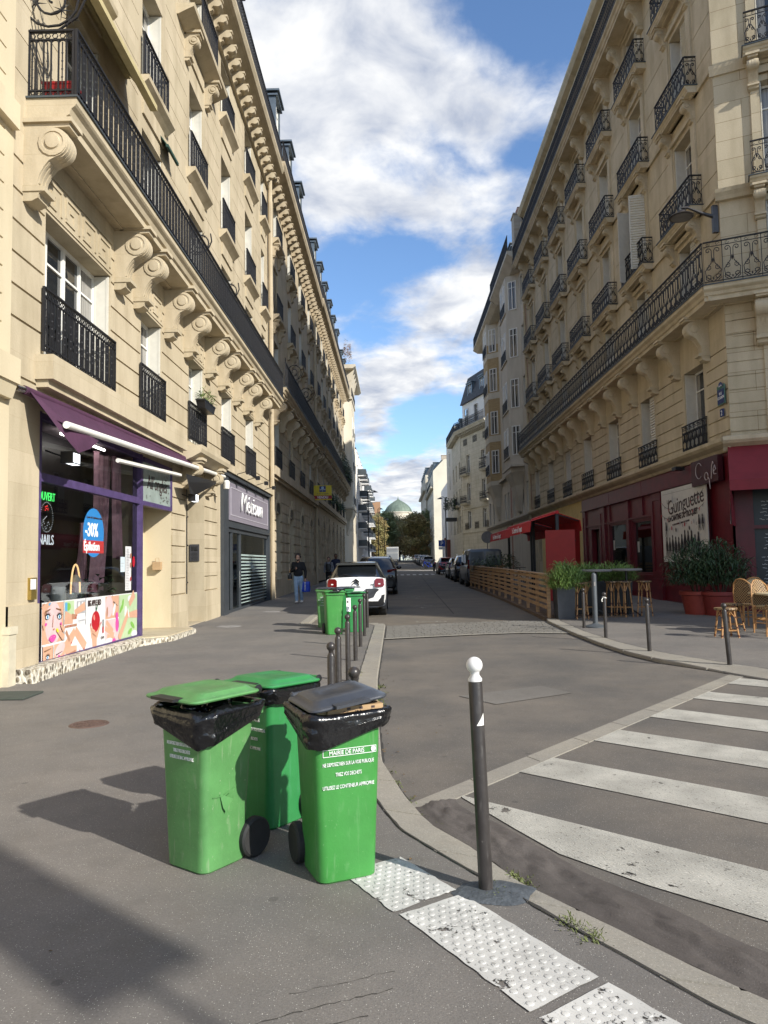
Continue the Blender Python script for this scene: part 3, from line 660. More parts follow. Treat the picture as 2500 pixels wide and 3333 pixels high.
def console_mesh(w,d,h,mt,rich=True):
    def f():
        g=G(); r=min(d*.34,h*.21); cx,cz=d-r,-.07-r; P=[(0,0),(d+.02,0),(d+.02,-.06),(cx,-.07)]
        n=9
        for i in range(n+1):
            a=PI/2-i*(PI*.93)/n; P.append((cx+r*math.cos(a),cz+r*math.sin(a)))
        P+=[(cx-r*.25,cz-r*1.22),(d*.46,-h*.56),(d*.36,-h*.66),(d*.32,-h*.76),(d*.33,-h*.80),(d*.46,-h*.81),(d*.46,-h*.88),(d*.36,-h*.9),(d*.34,-h*.96),(d*.2,-h),(0,-h)]
        g.prism(P,lambda p,x:(x,-p[0],p[1]),-w/2,w/2)
        if rich:
            for s in (-1,1):
                g.lathe([(r*.95,0),(r*.95,.02),(r*.72,.022),(r*.7,.008),(r*.5,.01),(r*.46,.035),(0,.04)] if s>0 else [(r*.95,0),(r*.95,-.02),(r*.72,-.022),(r*.7,-.008),(r*.5,-.01),(r*.46,-.035),(0,-.04)],(s*w/2,-cx,cz),14,axis='x')
            for q in (-.25,0,.25):
                g.prism([(cx+ (r+.012)*math.cos(a),cz+(r+.012)*math.sin(a)) for a in [PI*.45-k*PI*1.0/8 for k in range(9)]]+[(cx,cz)],lambda p,x:(x,-p[0],p[1]),q*w-.03,q*w+.03)
            g.b(-w/2-.05,w/2+.05,0,d+.07,0,.07)
            for q in (-.3,0,.3): g.prism([(cx-r*.25,cz-r*1.22-.012),(d*.47,-h*.56-.008),(d*.375,-h*.66),(d*.34,-h*.76),(d*.3,-h*.76),(d*.3,-h*.5)],lambda p,x:(x,-p[0],p[1]),q*w-.025,q*w+.025)
            g.b(-w/2-.02,w/2+.02,0,d*.5,-h*.88,-h*.82)
        return g.mesh('console',mt,smooth=35)
    return cached(('con',w,d,h,mt.name,rich),f)
def shutter_mesh(w,h,mt):
    def f():
        g=G(); g.b(-w/2,w/2,-.012,.0,0,h); t=.045
        for x0,x1 in ((-w/2,-w/2+t),(w/2-t,w/2)): g.b(x0,x1,-.02,.016,0,h)
        n=int((h-.1)/.1)
        for i in range(n):
            z=.05+(h-.1)*i/n; dz=(h-.1)/n
            g.quad((-w/2+t,-.002,z+dz*.95),(w/2-t,-.002,z+dz*.95),(w/2-t,-.045,z+dz*.2),(-w/2+t,-.045,z+dz*.2)); g.quad((-w/2+t,-.045,z+dz*.2),(w/2-t,-.045,z+dz*.2),(w/2-t,-.002,z),(-w/2+t,-.002,z))
        for z in (0,h*.5,h-.05): g.b(-w/2,w/2,-.02,.017,z,z+.05)
        return g.mesh('shutter',mt)
    return cached(('shut',round(w,2),round(h,2),mt.name),f)
def frame_mesh(w,h,mt):
    def f():
        g=G(); t=.07
        g.b(-w/2,-w/2+t,-.03,.03,0,h); g.b(w/2-t,w/2,-.03,.03,0,h); g.b(-w/2+t,w/2-t,-.03,.03,0,t); g.b(-w/2+t,w/2-t,-.03,.03,h-t,h); g.b(-.045,.045,-.03,.04,t,h-t)
        if w>2.2:
            for x in (-w/4,w/4): g.b(x-.04,x+.04,-.03,.035,t,h-t)
        g.b(-w/2+t,w/2-t,-.02,.025,h*.76,h*.76+.04)
        return g.mesh('window',mt)
    return cached(('fr',round(w,2),round(h,2),mt.name),f)
def pane_mesh(w,h):
    def f():
        g=G(); g.b(-w/2+.02,w/2-.02,-.06,0,.02,h-.02); 
        if (int(w*100)+int(h*10))%3!=7: g.k=1; g.b(-w/2+.09,-w/2+.09+w*.16,.0015,.003,.1,h*.97); g.b(w/2-.09-w*.16,w/2-.09,.0015,.003,.1,h*.97)
        return g.mesh('pane',[m['pane'],m['panel']])
    return cached(('pa',round(w,2),round(h,2)),f)
def window(bd,u,z,w,h,dep=.3,sh=None,rl=None,rw=None,rh=1.0,rd=.06,fm=None,smt=None,lab=None,rk='A'):
    fr=put(frame_mesh(w,h,fm or m['white']),'window',bd,(u,dep,z))
    put(pane_mesh(w,h),'pane',fr,(0,.01,0))
    smt=smt or m['shut']
    if sh=='fold':   # folded back against the reveals
        for s in (-1,1):
            if dep>.2: put(shutter_mesh(dep-.06,h-.04,smt),'shutter',fr,(s*(w/2-.035),-dep/2,.02),(0,0,s*PI/2))
    elif sh=='closed':
        for s in (-1,1): put(shutter_mesh(w/2-.01,h-.04,smt),'shutter',fr,(s*w/4,-dep+.12,.02))
    elif sh=='half':
        put(shutter_mesh(w/2-.01,h-.04,smt),'shutter',fr,(w/4,-dep+.12,.02)); put(shutter_mesh(dep-.06,h-.04,smt),'shutter',fr,(-(w/2-.035),-dep/2,.02),(0,0,-PI/2))
    elif sh=='open':
        put(shutter_mesh(w/2*.9,h-.04,smt),'shutter',fr,(w/2+.02,-dep-w*.2,.02),(0,0,R(78))); put(shutter_mesh(w/2*.9,h-.04,smt),'shutter',fr,(-w/2-.02,-dep-w*.2,.02),(0,0,R(-80)))
    if rl: L=rw or w; put(rail(rk,L,rh),'railing',fr,(-L/2,-dep-rd,rl))
    return fr
def shell(bd,L,depth,z0,z1,mt,back=.8):
    """the rest of the house behind its street front"""
    g=G(); x0,x1=0.,L; 
    g.quad((x0,.0,z0),(x0,depth,z0),(x0,depth,z1),(x0,.0,z1)); g.quad((x1,.0,z0),(x1,depth,z0),(x1,depth,z1),(x1,.0,z1))
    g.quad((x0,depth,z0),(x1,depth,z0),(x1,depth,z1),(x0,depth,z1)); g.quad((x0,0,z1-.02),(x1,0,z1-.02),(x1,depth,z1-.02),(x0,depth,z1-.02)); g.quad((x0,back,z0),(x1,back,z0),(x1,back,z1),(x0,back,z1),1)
    return g.build('party_wall',[mt,m['black']],bd)
def cornice(g,u0,u1,d,z,steps=((0,.0),(.12,.35),(.22,.6),(.34,1.0),(.44,1.0))):
    pts=[(0,z)]+[(d*f,z+dz) for dz,f in steps]+[(0,z+steps[-1][0])]
    g.prism(pts,lambda p,x:(x,-p[0],p[1]),u0,u1)
def slab(bd,u0,u1,d,z0,z1,mt,edge=.06,name='balcony_slab'):
    """moulded stone balcony slab with a dark metal edge"""
    g=G(); h=z1-z0; P=[(0,z0+.02),(d*.80,z0+.02),(d*.80,z0+h*.3),(d*.86,z0+h*.36),(d*.9,z0+h*.55),(d*.97,z0+h*.65),(d,z0+h*.72),(d,z1-.03),(0,z1-.03)]
    g.prism(P,lambda p,x:(x,-p[0],p[1]),u0,u1); g.k=1; g.b(u0-.03,u1+.03,0,d+.03,z1-.03,z1)
    g.k=0; g.b(u0+.15,u1-.15,.12,.2,z0-.01,z0+.02)
    return g.build(name,[mt,m['zincd']],bd)
def mansard(bd,L,z,h,back,mt,dorm,dw=1.3,dh=2.3,dd=-.25,wmt=None):
    g=G(); g.prism([(0,z),(-back,z+h),(-8,z+h+1.2),(-12,z+h+1),(-12,z)],lambda p,x:(x,-p[0],p[1]),0,L); g.build('roof',mt,bd)
    for u in dorm:
        g=G(); g.b(u-dw/2,u-dw/2+.14,-back,dd,z+.2,z+dh); g.b(u+dw/2-.14,u+dw/2,-back,dd,z+.2,z+dh); g.b(u-dw/2,u+dw/2,-back,dd,z+dh-.15,z+dh); g.b(u-dw/2-.16,u+dw/2+.16,-back-.3,dd+.22,z+dh,z+dh+.1); g.b(u-dw/2-.1,u+dw/2+.1,-back,dd+.12,z+dh-.22,z+dh-.12)
        g.b(u-dw/2+.14,u+dw/2-.14,-back,dd-.3,z+.2,z+.5)
        o=g.build('dormer',wmt or m['zinc'],bd); put(frame_mesh(dw-.28,dh-.5,m['white']),'window_frame',o,(u,-dd+.12,z+.35)); put(pane_mesh(dw-.28,dh-.5),'pane',o,(u,-dd+.13,z+.35))
def chimney(bd,u,z,w=1.6,h=2.2,dpt=.6,d=-2,mt=None,pots=5):
    g=G(); g.b(u-w/2,u+w/2,d-dpt,d,z,z+h); g.b(u-w/2-.06,u+w/2+.06,d-dpt-.06,d+.06,z+h,z+h+.12)
    o=g.build('chimney',mt or m['brickc'],bd); g=G()
    for i in range(pots): g.lathe([(.11,0),(.1,.45),(.13,.5),(.09,.5)],(u-w/2+w*(i+.5)/pots,-(d-dpt/2),z+h+.1),8)
    g.build('chimney_pots',m['brickr'],o)
def grooves(u0,u1,z0,z1,step,segs,dep=-.03,th=.035):
    out=[]; z=z0
    while z<z1-.02:
        for a,b in segs: out.append((a,b,z,z+th,dep))
        z+=step
    return out
def gaps(u0,u1,holes):
    segs=[]; c=u0
    for a,b in sorted(holes):
        if a>c: segs.append((c,a))
        c=max(c,b)
    if c<u1: segs.append((c,u1))
    return segs
def meander(bd,u0,u1,z0,z1,mt):
    g=G(); h=z1-z0; n=max(2,round((u1-u0)/(h*1.15))); s=(u1-u0)/n; t=h*.1
    g.b(u0,u1,0,.02,z0-t*.8,z0); g.b(u0,u1,0,.02,z1,z1+t*.8)
    for i in range(n):
        x=u0+i*s+s*.06; w=s*.82
        for a,b,c,d in ((0,w,h-2*t,h-t),(0,t,h*.2,h-2*t),(0,w*.62,h*.12,h*.12+t),(w*.62-t,w*.62,h*.12+t,h*.6),(w*.3,w*.62-t,h*.6-t,h*.6),(w-t,w,h*.1,h-2*t)): g.b(x+a,x+b,0,.022,z0+c,z0+d)
    return g.build('greek_key_frieze',mt,bd)
# ================= left building A (nail salon below) =================
A=thing('apartment_building','cream stone apartment building above the nail salon, long black iron balcony on scrolled consoles','building',(-5.7,10.75,0),PI/2)
LA=22.75; CA=[13.2,17.15,21.1,25.0,29.0,32.2]; WA=[2.8,1.5,1.6,1.6,1.65,.9]
H=[]  # holes: u0,u1,z0,z1
for c,w in zip(CA[:5],WA): H.append((c-10.75-w/2,c-10.75+w/2,5.2,7.62))
rows=[(9.2,11.9),(13.0,15.75),(17.1,19.2)]
WU=[1.5]*5+[.9]
for z0,z1 in rows:
    for c,w in zip(CA,WU): H.append((c-10.75-w/2,c-10.75+w/2,z0,z1))
rects=[]
g1=gaps(0,LA,[(h[0]-.02,h[1]+.02) for h in H[:5]]); rects+=grooves(0,LA,5.5,8.1,.5,g1,-.035,.04)
rects+=[(0,LA,4.62,4.66,-.03)]
for z0,z1 in rows:
    gg=gaps(0,LA,[(c-10.75-w/2-.25,c-10.75+w/2+.25) for c,w in zip(CA,WU)]); rects+=grooves(0,LA,z0+.2,z1+.9,.62,gg,-.012,.018)
rects+=grooves(8.05,9.25,.95,4.5,.42,[(8.05,9.25),(11.25,12.85)],-.035,.035)
rects+=[(8.05-.1,8.05,0,4.6,-.05),(0,.95,0,1.15,.035),(8.0,9.3,0,.95,.06),(11.2,12.9,0,.95,.06)]
rects+=[(.95,5.85,.05,4.25,-.14,True),(5.85,7.95,.15,4.2,-.7,True),(9.3,11.2,.08,4.35,-.55,True),(13.25,22.2,.02,4.6,-.1,True)]
rects+=[(h[0],h[1],h[2],h[3],-.36,True) for h in H]
g=G(); relief(g,0,LA,0,20.3,rects); g.build('wall',m['stA'],A)
g=G(); relief(g,0,LA,20.3,23.6,[(c-10.75-.6,c-10.75+.6,20.5,22.9,-.6,True) for c in CA[:5]],base=-.35); g.build('attic_wall',m['stAs'],A)
shell(A,LA,12,0,23.6,m['stC'])
g=G(); g.b(.75,8.35,.0,.3,4.72,5.12); g.b(.8,8.3,0,.2,4.6,4.72); g.b(12.9,LA,0,.22,4.85,5.1); g.build('string_course',m['stA'],A)
for i,(h,c) in enumerate(zip(H[:5],CA)):
    w=h[1]-h[0]; window(A,(h[0]+h[1])/2,5.2,w,2.42,.36,'fold',.02,w+.25,1.08,.05)
    meander(A,h[0]-.05,h[1]+.05,7.72,8.3,m['stA'])
# long balcony
slab(A,.35,22.0,.8,8.68,9.15,m['stA'],name='balcony_slab')
put(railA(21.55,1.12).mesh('railing',m['iron']),'balcony_railing',A,(.4,-.77,9.17)); put(rail('A',.72,1.12),'balcony_railing',A,(.41,0,9.17),(0,0,-PI/2))
cons=[.45]
for c,w in zip(CA[:5],WA):
    for s in (-1,1):
        if not (s<0 and c<14): cons.append(c-10.75+s*(w/2+.34))
for u in cons: put(console_mesh(.32,.70,1.25,m['stA']),'console',A,(u,0,8.67))
for r,(z0,z1) in enumerate(rows):
    for i,(c,w) in enumerate(zip(CA,WU)):
        u=c-10.75; 
        if r==0: window(A,u,z0,w,z1-z0,.36,'fold')
        else:
            big=(r==2 and i==2)
            window(A,u,z0,w,z1-z0,.36,'fold',.08,w+.3,1.05,.1 if not big else .42)
            g=G(); d=.26 if not big else .5; ww=w/2+.28 if not big else 2.0
            cornice(g,u-ww,u+ww,d,z0-.3,((0,.1),(.1,.5),(.2,.95),(.3,1.))); g.b(u-w/2,u+w/2,0,.05,z0-.75,z0-.35); g.build('window_sill',m['stA'],A)
            if big:
                for s in (-1,1): put(console_mesh(.25,.4,.8,m['stA']),'console',A,(u+s*1.1,0,z0-.3))
# cornice
g=G(); cornice(g,0,LA,.8,19.75,((0,.3),(.15,.5),(.3,.9),(.45,1),(.55,1.0))); g.b(0,LA,0,.12,19.3,19.42); g.build('cornice',m['stA'],A)
u=.4
while u<LA: put(console_mesh(.18,.5,.42,m['stA'],False),'cornice_bracket',A,(u,0,19.76)); u+=.7
put(cached('topA',lambda:railS(LA-.2,1.0,.15).mesh('railing',m['iron'])),'roof_railing',A,(.1,-.72,20.3))
for c in CA[:5]: window(A,c-10.75,20.5,1.2,2.4,.6,'fold')
mansard(A,LA,23.6,3.5,1.6,m['slate'],[c-10.75 for c in CA[:5]],dd=-.35)
chimney(A,1.5,25,1.5,4)
# ---- end scroll (spiked iron guard) on balcony ends
def guard(sz=1.,spikes=True):
    g=G(); g.tube([(0,0,0),(0,0,1.3*sz)],.022,5)
    sp=[(.42*sz+math.cos(a)*r*sz,0,.55*sz+math.sin(a)*r*sz) for a,r in [(-2.6+i*.42,.48*(1-i/34)) for i in range(32)]]
    g.tube(sp,.02,5); g.tube([(0,0,.1),(.1*sz,0,.02),(.45*sz,0,-.0),(.8*sz,0,.25*sz),(.95*sz,0,.6*sz),(.9*sz,0,.95*sz)],.02,5)
    for i in (4,9,14,19):
        c=Vector(sp[i]); 
        for k in range(7):
            a=k*2*PI/7; g.tube([c,c+Vector((math.cos(a)*.17*sz,random.uniform(-.05,.05),math.sin(a)*.17*sz))],[.014,.001],4)
    return g.mesh('railing_guard',m['iron'])
gm=cached('guard',lambda:guard(1.)); put(gm,'railing_guard',A,(.45,.05,10.28),(0,0,-PI/2))
for u,s in ((9.0,.8),(12.6,.7)): o=put(cached('guard2',lambda:guard(.62)),'railing_guard',A,(u,-.2,10.28),(0,0,-PI/2))
# folded white awning above balcony door and red planter
g=G(); g.b(1.3,4.6,.55,.7,11.6,11.72); g.b(1.3,4.6,.0,.12,12.35,12.5); g.prism([(.1,12.42),(.66,11.66),(.66,11.63),(.1,12.38)],lambda p,x:(x,-p[0],p[1]),1.4,4.5); g.build('roller_awning',mat('awning_ochre',(.45,.38,.2),.8),A)
g=G(); g.b(6.8,7.7,.2,.26,12.1,12.17); g.prism([(0,12.5),(.25,12.15),(.25,12.12),(0,12.46)],lambda p,x:(x,-p[0],p[1]),6.85,7.65); g.build('roller_awning',mat('awning_green',(.02,.06,.045),.8),A)
def planter_box(name,label,cat,loc,w,d,h,mt,rz=0,group=None):
    t=thing(name,label,cat,loc,rz,group); g=G()
    g.rings([[(-w/2*s,-d/2*s,z),(w/2*s,-d/2*s,z),(w/2*s,d/2*s,z),(-w/2*s,d/2*s,z)] for s,z in ((.86,0),(1,h),(1.06,h),(1.06,h+.04),(.95,h+.04),(.92,h-.03))]); g.build('trough',mt,t,smooth=30); return t
planter_box('planter','red plastic trough on the near end of the long balcony above the nail salon','planter',(-5.25,11.35,9.17),.5,.28,.26,m['redb'],0)
def leafball(n,rx,ry,rz_,l,w,mt,parent,name='foliage',c=(0,0,0),droop=.3,up=.3,seed=None,stems=0):
    rnd=random.Random(seed); g=G()
    for _ in range(n):
        a=rnd.uniform(0,2*PI); q=rnd.uniform(.25,1)**.6; e=rnd.uniform(-.3,1)
        p=Vector((c[0]+rx*q*math.cos(a)*math.sqrt(max(0,1-e*e*.6)),c[1]+ry*q*math.sin(a)*math.sqrt(max(0,1-e*e*.6)),c[2]+rz_*e*q))
        d=Vector((math.cos(a)+rnd.uniform(-.6,.6),math.sin(a)+rnd.uniform(-.6,.6),up+rnd.uniform(-.5,.7))).normalized(); s=d.cross(Vector((rnd.uniform(-.3,.3),rnd.uniform(-.3,.3),1))).normalized()*w*rnd.uniform(.7,1.2); L=l*rnd.uniform(.6,1.2)
        mid=p+d*L*.5+Vector((0,0,.02*L)); tip=p+d*L+Vector((0,0,-droop*L))
        g.add([p,mid+s,tip,mid-s],[(0,1,2,3)])
    for i in range(stems):
        a=rnd.uniform(0,2*PI); g.tube([(c[0],c[1],c[2]-rz_*.9),(c[0]+rx*.5*math.cos(a),c[1]+ry*.5*math.sin(a),c[2]),(c[0]+rx*.8*math.cos(a),c[1]+ry*.8*math.sin(a),c[2]+rz_*.6)],.008,4)
    return g.build(name,mt,parent)
t=planter_box('window_box','black window box with trailing green plants on the third first-floor window rail','window box',(-5.45,21.2,6.2),1.2,.26,.2,m['black'],PI/2)
leafball(260,.62,.16,.28,.22,.012,m['leaf1'],t,c=(0,0,.3),stems=6); 
# ================= shop fronts of A =================
def gq(g,u0,u1,z0,z1,d): g.quad((u0,-d,z0),(u1,-d,z0),(u1,-d,z1),(u0,-d,z1))
m['shopglass']=glassy('shop_glass',(.82,.85,.85),.9)
m['shopglass2']=glassy('frosted_shop_glass',(.35,.5,.48),.8,.04)
SA=thing('shopfront','purple framed nail salon shopfront with beauty posters along its window foot','shopfront',(-5.7,10.75,0),PI/2)
def Q(g,u0,u1,z0,z1,d,k=None,th=.004): g.b(u0,u1,d,d+th,z0,z1,k)
g=G()
g.b(.95,1.03,-.16,.0,.05,4.25); g.b(1.03,5.77,-.15,-.03,.05,.2); g.b(5.74,5.85,-.2,.0,.05,4.25); g.b(1.03,5.74,-.15,-.03,3.12,3.26); g.b(1.03,5.74,-.15,-.03,4.15,4.25)
g.b(5.85,7.95,-.1,.03,3.1,3.2); g.b(5.85,7.95,-.1,.03,4.1,4.2); g.b(7.87,7.95,-.1,.03,3.2,4.1)
g.b(5.95,6.02,-.7,-.62,.15,3.1); g.b(7.3,7.4,-.7,-.62,.15,3.1); g.b(6.02,7.3,-.7,-.62,.15,.3); g.b(6.02,7.3,-.7,-.62,3.0,3.1); 
g.build('frame',m['purple'],SA)
g=G(); gq(g,1.03,5.74,.2,3.12,-.1); gq(g,1.03,5.74,3.26,4.15,-.1); g.build('pane',m['shopglass'],SA)
g=G(); gq(g,6.02,7.3,.3,3.0,-.67); g.build('door_pane',m['shopglass'],SA)
g=G(); g.quad((.95,.16,.06),(7.95,.16,.06),(7.95,3.6,.06),(.95,3.6,.06)); g.quad((.95,3.6,0),(7.95,3.6,0),(7.95,3.6,4.25),(.95,3.6,4.25)); g.quad((.9,.16,0),(.9,3.6,0),(.9,3.6,4.25),(.9,.16,4.25)); g.quad((7.97,.7,0),(7.97,3.6,0),(7.97,3.6,4.25),(7.97,.7,4.25)); g.quad((.95,.16,4.24),(7.95,.16,4.24),(7.95,3.6,4.24),(.95,3.6,4.24))
g.build('interior',mat('salon_wall',(.30,.25,.28),.8,0,.3,2),SA)
g=G(); g.box(2.4,4.4,.3,.34,4.12,4.16); g.b(6.3,6.5,-1.4,-1.2,3.9,4.0); g.build('salon_fill_lamp',mat('lamp_tube',(.9,.9,.9),.5,0,0,emit=(1,.93,.85),estr=6),SA)  # added tubes; the long one hangs ahead of the curtains to brighten them
# entry recess jamb, plastered
g=G(); g.quad((7.945,-.0,.15),(7.945,.72,.15),(7.945,.72,4.2),(7.945,0,4.2)); g.quad((7.4,.69,.15),(7.95,.69,.15),(7.95,.69,4.2),(7.4,.69,4.2)); g.quad((5.85,.0,.14),(7.95,.0,.14),(7.95,.7,.14),(5.85,.7,.14)); g.build('jamb',m['plaster'],SA)
g=G(); g.b(5.87,7.87,-.02,-.0,3.2,4.1); sg=g.build('sign_panel',mat('sign_glass',(.30,.36,.34),.15,0,.15,3),SA)
m['ink']=mat('dark_lettering',(.05,.03,.03),.5,0,0)
text('lettering','All’ongles',.46,m['ink'],sg,(6.12,-.006,3.52),sx=.82,shear=.08)
g=G()
for i in range(38):
    x=random.choice([random.uniform(5.95,7.8)]*1+[random.uniform(7.3,7.8)]); z=random.uniform(3.24,3.42) if i<20 else random.uniform(3.5,4.05); x=x if i<20 else random.uniform(7.35,7.82); a=random.uniform(0,6.3); l=.045
    g.add([(x,-.005,z),(x+l*math.cos(a+.4),-.005,z+l*math.sin(a+.4)),(x+1.6*l*math.cos(a),-.005,z+1.6*l*math.sin(a)),(x+l*math.cos(a-.4),-.005,z+l*math.sin(a-.4))],[(0,1,2,3)])
g.build('sign_ornament',m['ink'],sg)
# posters
def art(name,parent,mats_shapes,d,u0,z0):
    """flat printed poster: list of (material, polygon in metres) each a hair proud of the last"""
    g=G(); ms=[]
    for i,(mt,poly) in enumerate(mats_shapes):
        if mt not in ms: ms.append(mt)
        k=ms.index(mt); y=-(d+.0006*i); g.add([(u0+p[0],y,z0+p[1]) for p in poly],[tuple(range(len(poly)))],k)
    return g.build(name,ms,parent)
def rc(a,b,c,d): return [(a,c),(b,c),(b,d),(a,d)]
def el(cx,cy,rx,ry,rot=0,n=18,a0=0,a1=2*PI):
    r=R(rot); return [(cx+rx*math.cos(a0+(a1-a0)*i/n)*math.cos(r)-ry*math.sin(a0+(a1-a0)*i/n)*math.sin(r),cy+rx*math.cos(a0+(a1-a0)*i/n)*math.sin(r)+ry*math.sin(a0+(a1-a0)*i/n)*math.cos(r)) for i in range(n)]
def stroke(a,b,w0,w1=None):
    w1=w0 if w1 is None else w1; a=Vector(a);b=Vector(b); n=(b-a).normalized(); n=Vector((-n.y,n.x))
    return [tuple(a+n*w0),tuple(b+n*w1),tuple(b-n*w1),tuple(a-n*w0)]
pm=lambda n,c:m.setdefault('p_'+n,mat('print_'+n,c,.35,0,.06,8))
sk,sk2,wh,rd,pk,bk,gr,bl,ye=pm('skin',(.62,.36,.24)),pm('skin_shade',(.42,.21,.13)),pm('white',(.72,.72,.72)),pm('red',(.45,.01,.02)),pm('pink',(.65,.08,.35)),pm('black',(.015,.012,.012)),pm('green',(.20,.45,.08)),pm('blue',(.10,.35,.6)),pm('yellow',(.75,.72,.05))
lg=pm('pale_green',(.45,.58,.35)); lp=pm('pale_pink',(.70,.50,.50)); br_=pm('brown_hair',(.2,.10,.05)); gy=pm('grey',(.4,.4,.42))
D0=-.086
# 1 face (width .80, height 1.0 above, split below)
eye=lambda x,y,s,fl=1:[(bk,el(x,y,.085*s,.05*s,10*fl)),(wh,el(x,y-.006*s,.062*s,.034*s)),(bl,el(x,y-.004*s,.028*s,.032*s)),(bk,el(x,y-.004*s,.012*s,.014*s))]+[(bk,stroke((x+.07*s*math.cos(a),y+.03*s*math.sin(a)),(x+.13*s*math.cos(a),y+.09*s*math.sin(a)),.008*s,.001)) for a in [R(q) for q in (20,45,65,85,105,125,150)]]
art('poster',SA,[(wh,rc(0,.8,0,1.02)),(sk,rc(.01,.79,.33,1.0)),(lp,el(.42,.66,.3,.36)),(sk2,stroke((.03,.98),(.18,.75),.06,.03)),(sk,stroke((.02,.9),(.3,1.0),.06,.04)),(bl,el(.27,.985,.04,.022,20)),(br_,stroke((.12,.86),(.3,.9),.018,.01)),(br_,stroke((.5,.9),(.7,.86),.01,.018))]+eye(.2,.78,1.05)+eye(.62,.76,1.05,-1)+[(sk2,el(.41,.56,.03,.012)),(sk2,stroke((.385,.8),(.36,.6),.006,.01)),(pk,el(.36,.42,.13,.05,4)),(lp,el(.36,.425,.075,.014,4)),(pk,el(.36,.395,.09,.045,4)),(sk,stroke((.78,.38),(.55,.52),.06,.035)),(ye,el(.53,.53,.05,.028,-40)),(sk,stroke((.79,.5),(.66,.62),.045,.03)),(pk,el(.66,.63,.035,.022,-50)),(sk,stroke((.01,.62),(.1,.66),.05,.03)),(pk,el(.1,.66,.045,.025,10)),
 (wh,rc(0,.8,.3,.33)),(sk,rc(.01,.36,.0,.3)),(sk2,rc(.01,.36,.0,.04)),(br_,stroke((.05,.22),(.3,.25),.014,.006))]+eye(.17,.12,.8)+[(wh,rc(.36,.385,0,.3)),(sk,rc(.385,.79,.0,.3)),(lp,el(.6,.2,.2,.1,20)),(bk,stroke((.45,.12),(.7,.16),.012,.004)),(pk,el(.58,.07,.06,.03,-40)),(pk,el(.72,.06,.04,.02,60))],D0,1.3-.02,.12)
art('poster',SA,[(wh,rc(0,.88,0,1.02)),(lg,rc(.02,.4,.7,1.0)),(gr,el(.16,.9,.1,.07)),(bl,rc(.03,.12,.72,.98)),(gy,rc(.5,.86,.75,.98)),(wh,el(.6,.9,.04,.07)),(wh,el(.75,.88,.05,.08)),(sk,stroke((.02,.72),(.35,.66),.12,.07)),(sk,stroke((.86,.88),(.42,.78),.08,.05)),(sk2,stroke((.3,.72),(.5,.7),.05,.04)),(rd,el(.5,.73,.02,.012)),(rd,el(.46,.69,.02,.012)),(wh,el(.72,.66,.16,.09)),(gy,el(.72,.62,.14,.015)),(sk2,rc(.02,.5,.54,.58)),(rd,el(.12,.57,.02,.01)),(rd,el(.25,.56,.02,.01)),(wh,rc(0,.88,.5,.53)),
 (wh,rc(0,.88,.0,.5)),(gy,rc(.01,.87,.0,.08)),(sk,stroke((.0,.15),(.42,.46),.12,.07)),(sk,stroke((.42,.47),(.87,.12),.08,.09)),(sk,stroke((.05,.12),(.5,.14),.1,.05)),(sk2,stroke((.05,.05),(.45,.1),.02)),(sk2,stroke((.05,.48),(.2,.3),.04,.03)),(rd,el(.27,.26,.03,.012,30)),(rd,el(.62,.08,.025,.018)),(rd,el(.72,.06,.025,.018)),(rd,el(.5,.04,.02,.015)),(rd,el(.8,.1,.02,.015))],D0,2.1,.12)
ap=art('poster',SA,[(wh,rc(0,.92,0,1.02)),(sk,stroke((.42,.05),(.40,.32),.09,.13)),(sk,stroke((.30,.25),(.22,.5),.04,.03)),(sk,stroke((.5,.25),(.68,.48),.045,.025)),(sk,stroke((.4,.3),(.42,.42),.12,.1)),(rd,el(.46,.56,.2,.19)),(rd,el(.46,.48,.14,.13)),(pm('apple_light',(.75,.25,.2)),el(.38,.63,.035,.06,20)),(bk,stroke((.46,.7),(.44,.84),.007)),(pm('leaf_dark',(.03,.1,.05)),stroke((.46,.76),(.56,.9),.03,.01)),(sk,stroke((.26,.42),(.42,.36),.025,.018)),(sk2,stroke((.3,.34),(.48,.26),.012,.006)),(rd,el(.215,.51,.022,.03)),(rd,el(.7,.5,.018,.03,-30)),(rd,rc(.77,.84,.3,.42)),(bk,rc(.785,.825,.42,.56))],D0,3.0,.12)
text('lettering','BIG APPLE RED',.15,m['ink'],ap,(3.08,.079,.98),sx=.62,offset=.004); text('lettering','O·P·I',.085,m['ink'],ap,(3.7,.079,.3),sx=.9)
art('poster',SA,[(wh,rc(0,1.8,0,1.02)),(sk,rc(.01,.72,.55,1.0)),(lp,el(.2,.8,.2,.22)),(bk,stroke((.42,.88),(.66,.78),.016,.004)),(wh,el(.46,.72,.06,.14,-30)),(sk2,el(.1,.7,.04,.1)),(wh,rc(.0,.75,.53,.55)),(lp,rc(.01,.7,.0,.53)),(sk,stroke((.05,.5),(.4,.28),.05)),(sk,stroke((.0,.38),(.45,.2),.05)),(sk,stroke((.1,.22),(.5,.12),.04)),(wh,el(.2,.08,.22,.09)),(pk,el(.62,.4,.09,.15)),(pk,el(.6,.58,.07,.08)),(pk,el(.45,.08,.1,.06)),(lg,rc(.72,1.79,.0,1.0)),(gr,el(.85,.72,.14,.05,40)),(gr,el(.92,.8,.12,.05,70)),(wh,el(1.1,.62,.08,.14)),(wh,el(1.4,.9,.2,.08)),(sk,stroke((.72,.1),(1.25,.62),.08,.07)),(sk,stroke((1.79,.55),(1.2,.55),.09,.05)),(sk,stroke((1.6,1.0),(1.3,.78),.1,.07)),(wh,el(1.25,.6,.03,.12,20)),(gr,el(1.35,.2,.12,.05,20)),(gr,el(1.5,.32,.14,.05,-30)),(wh,el(1.6,.12,.18,.08))],D0,3.92,.12)
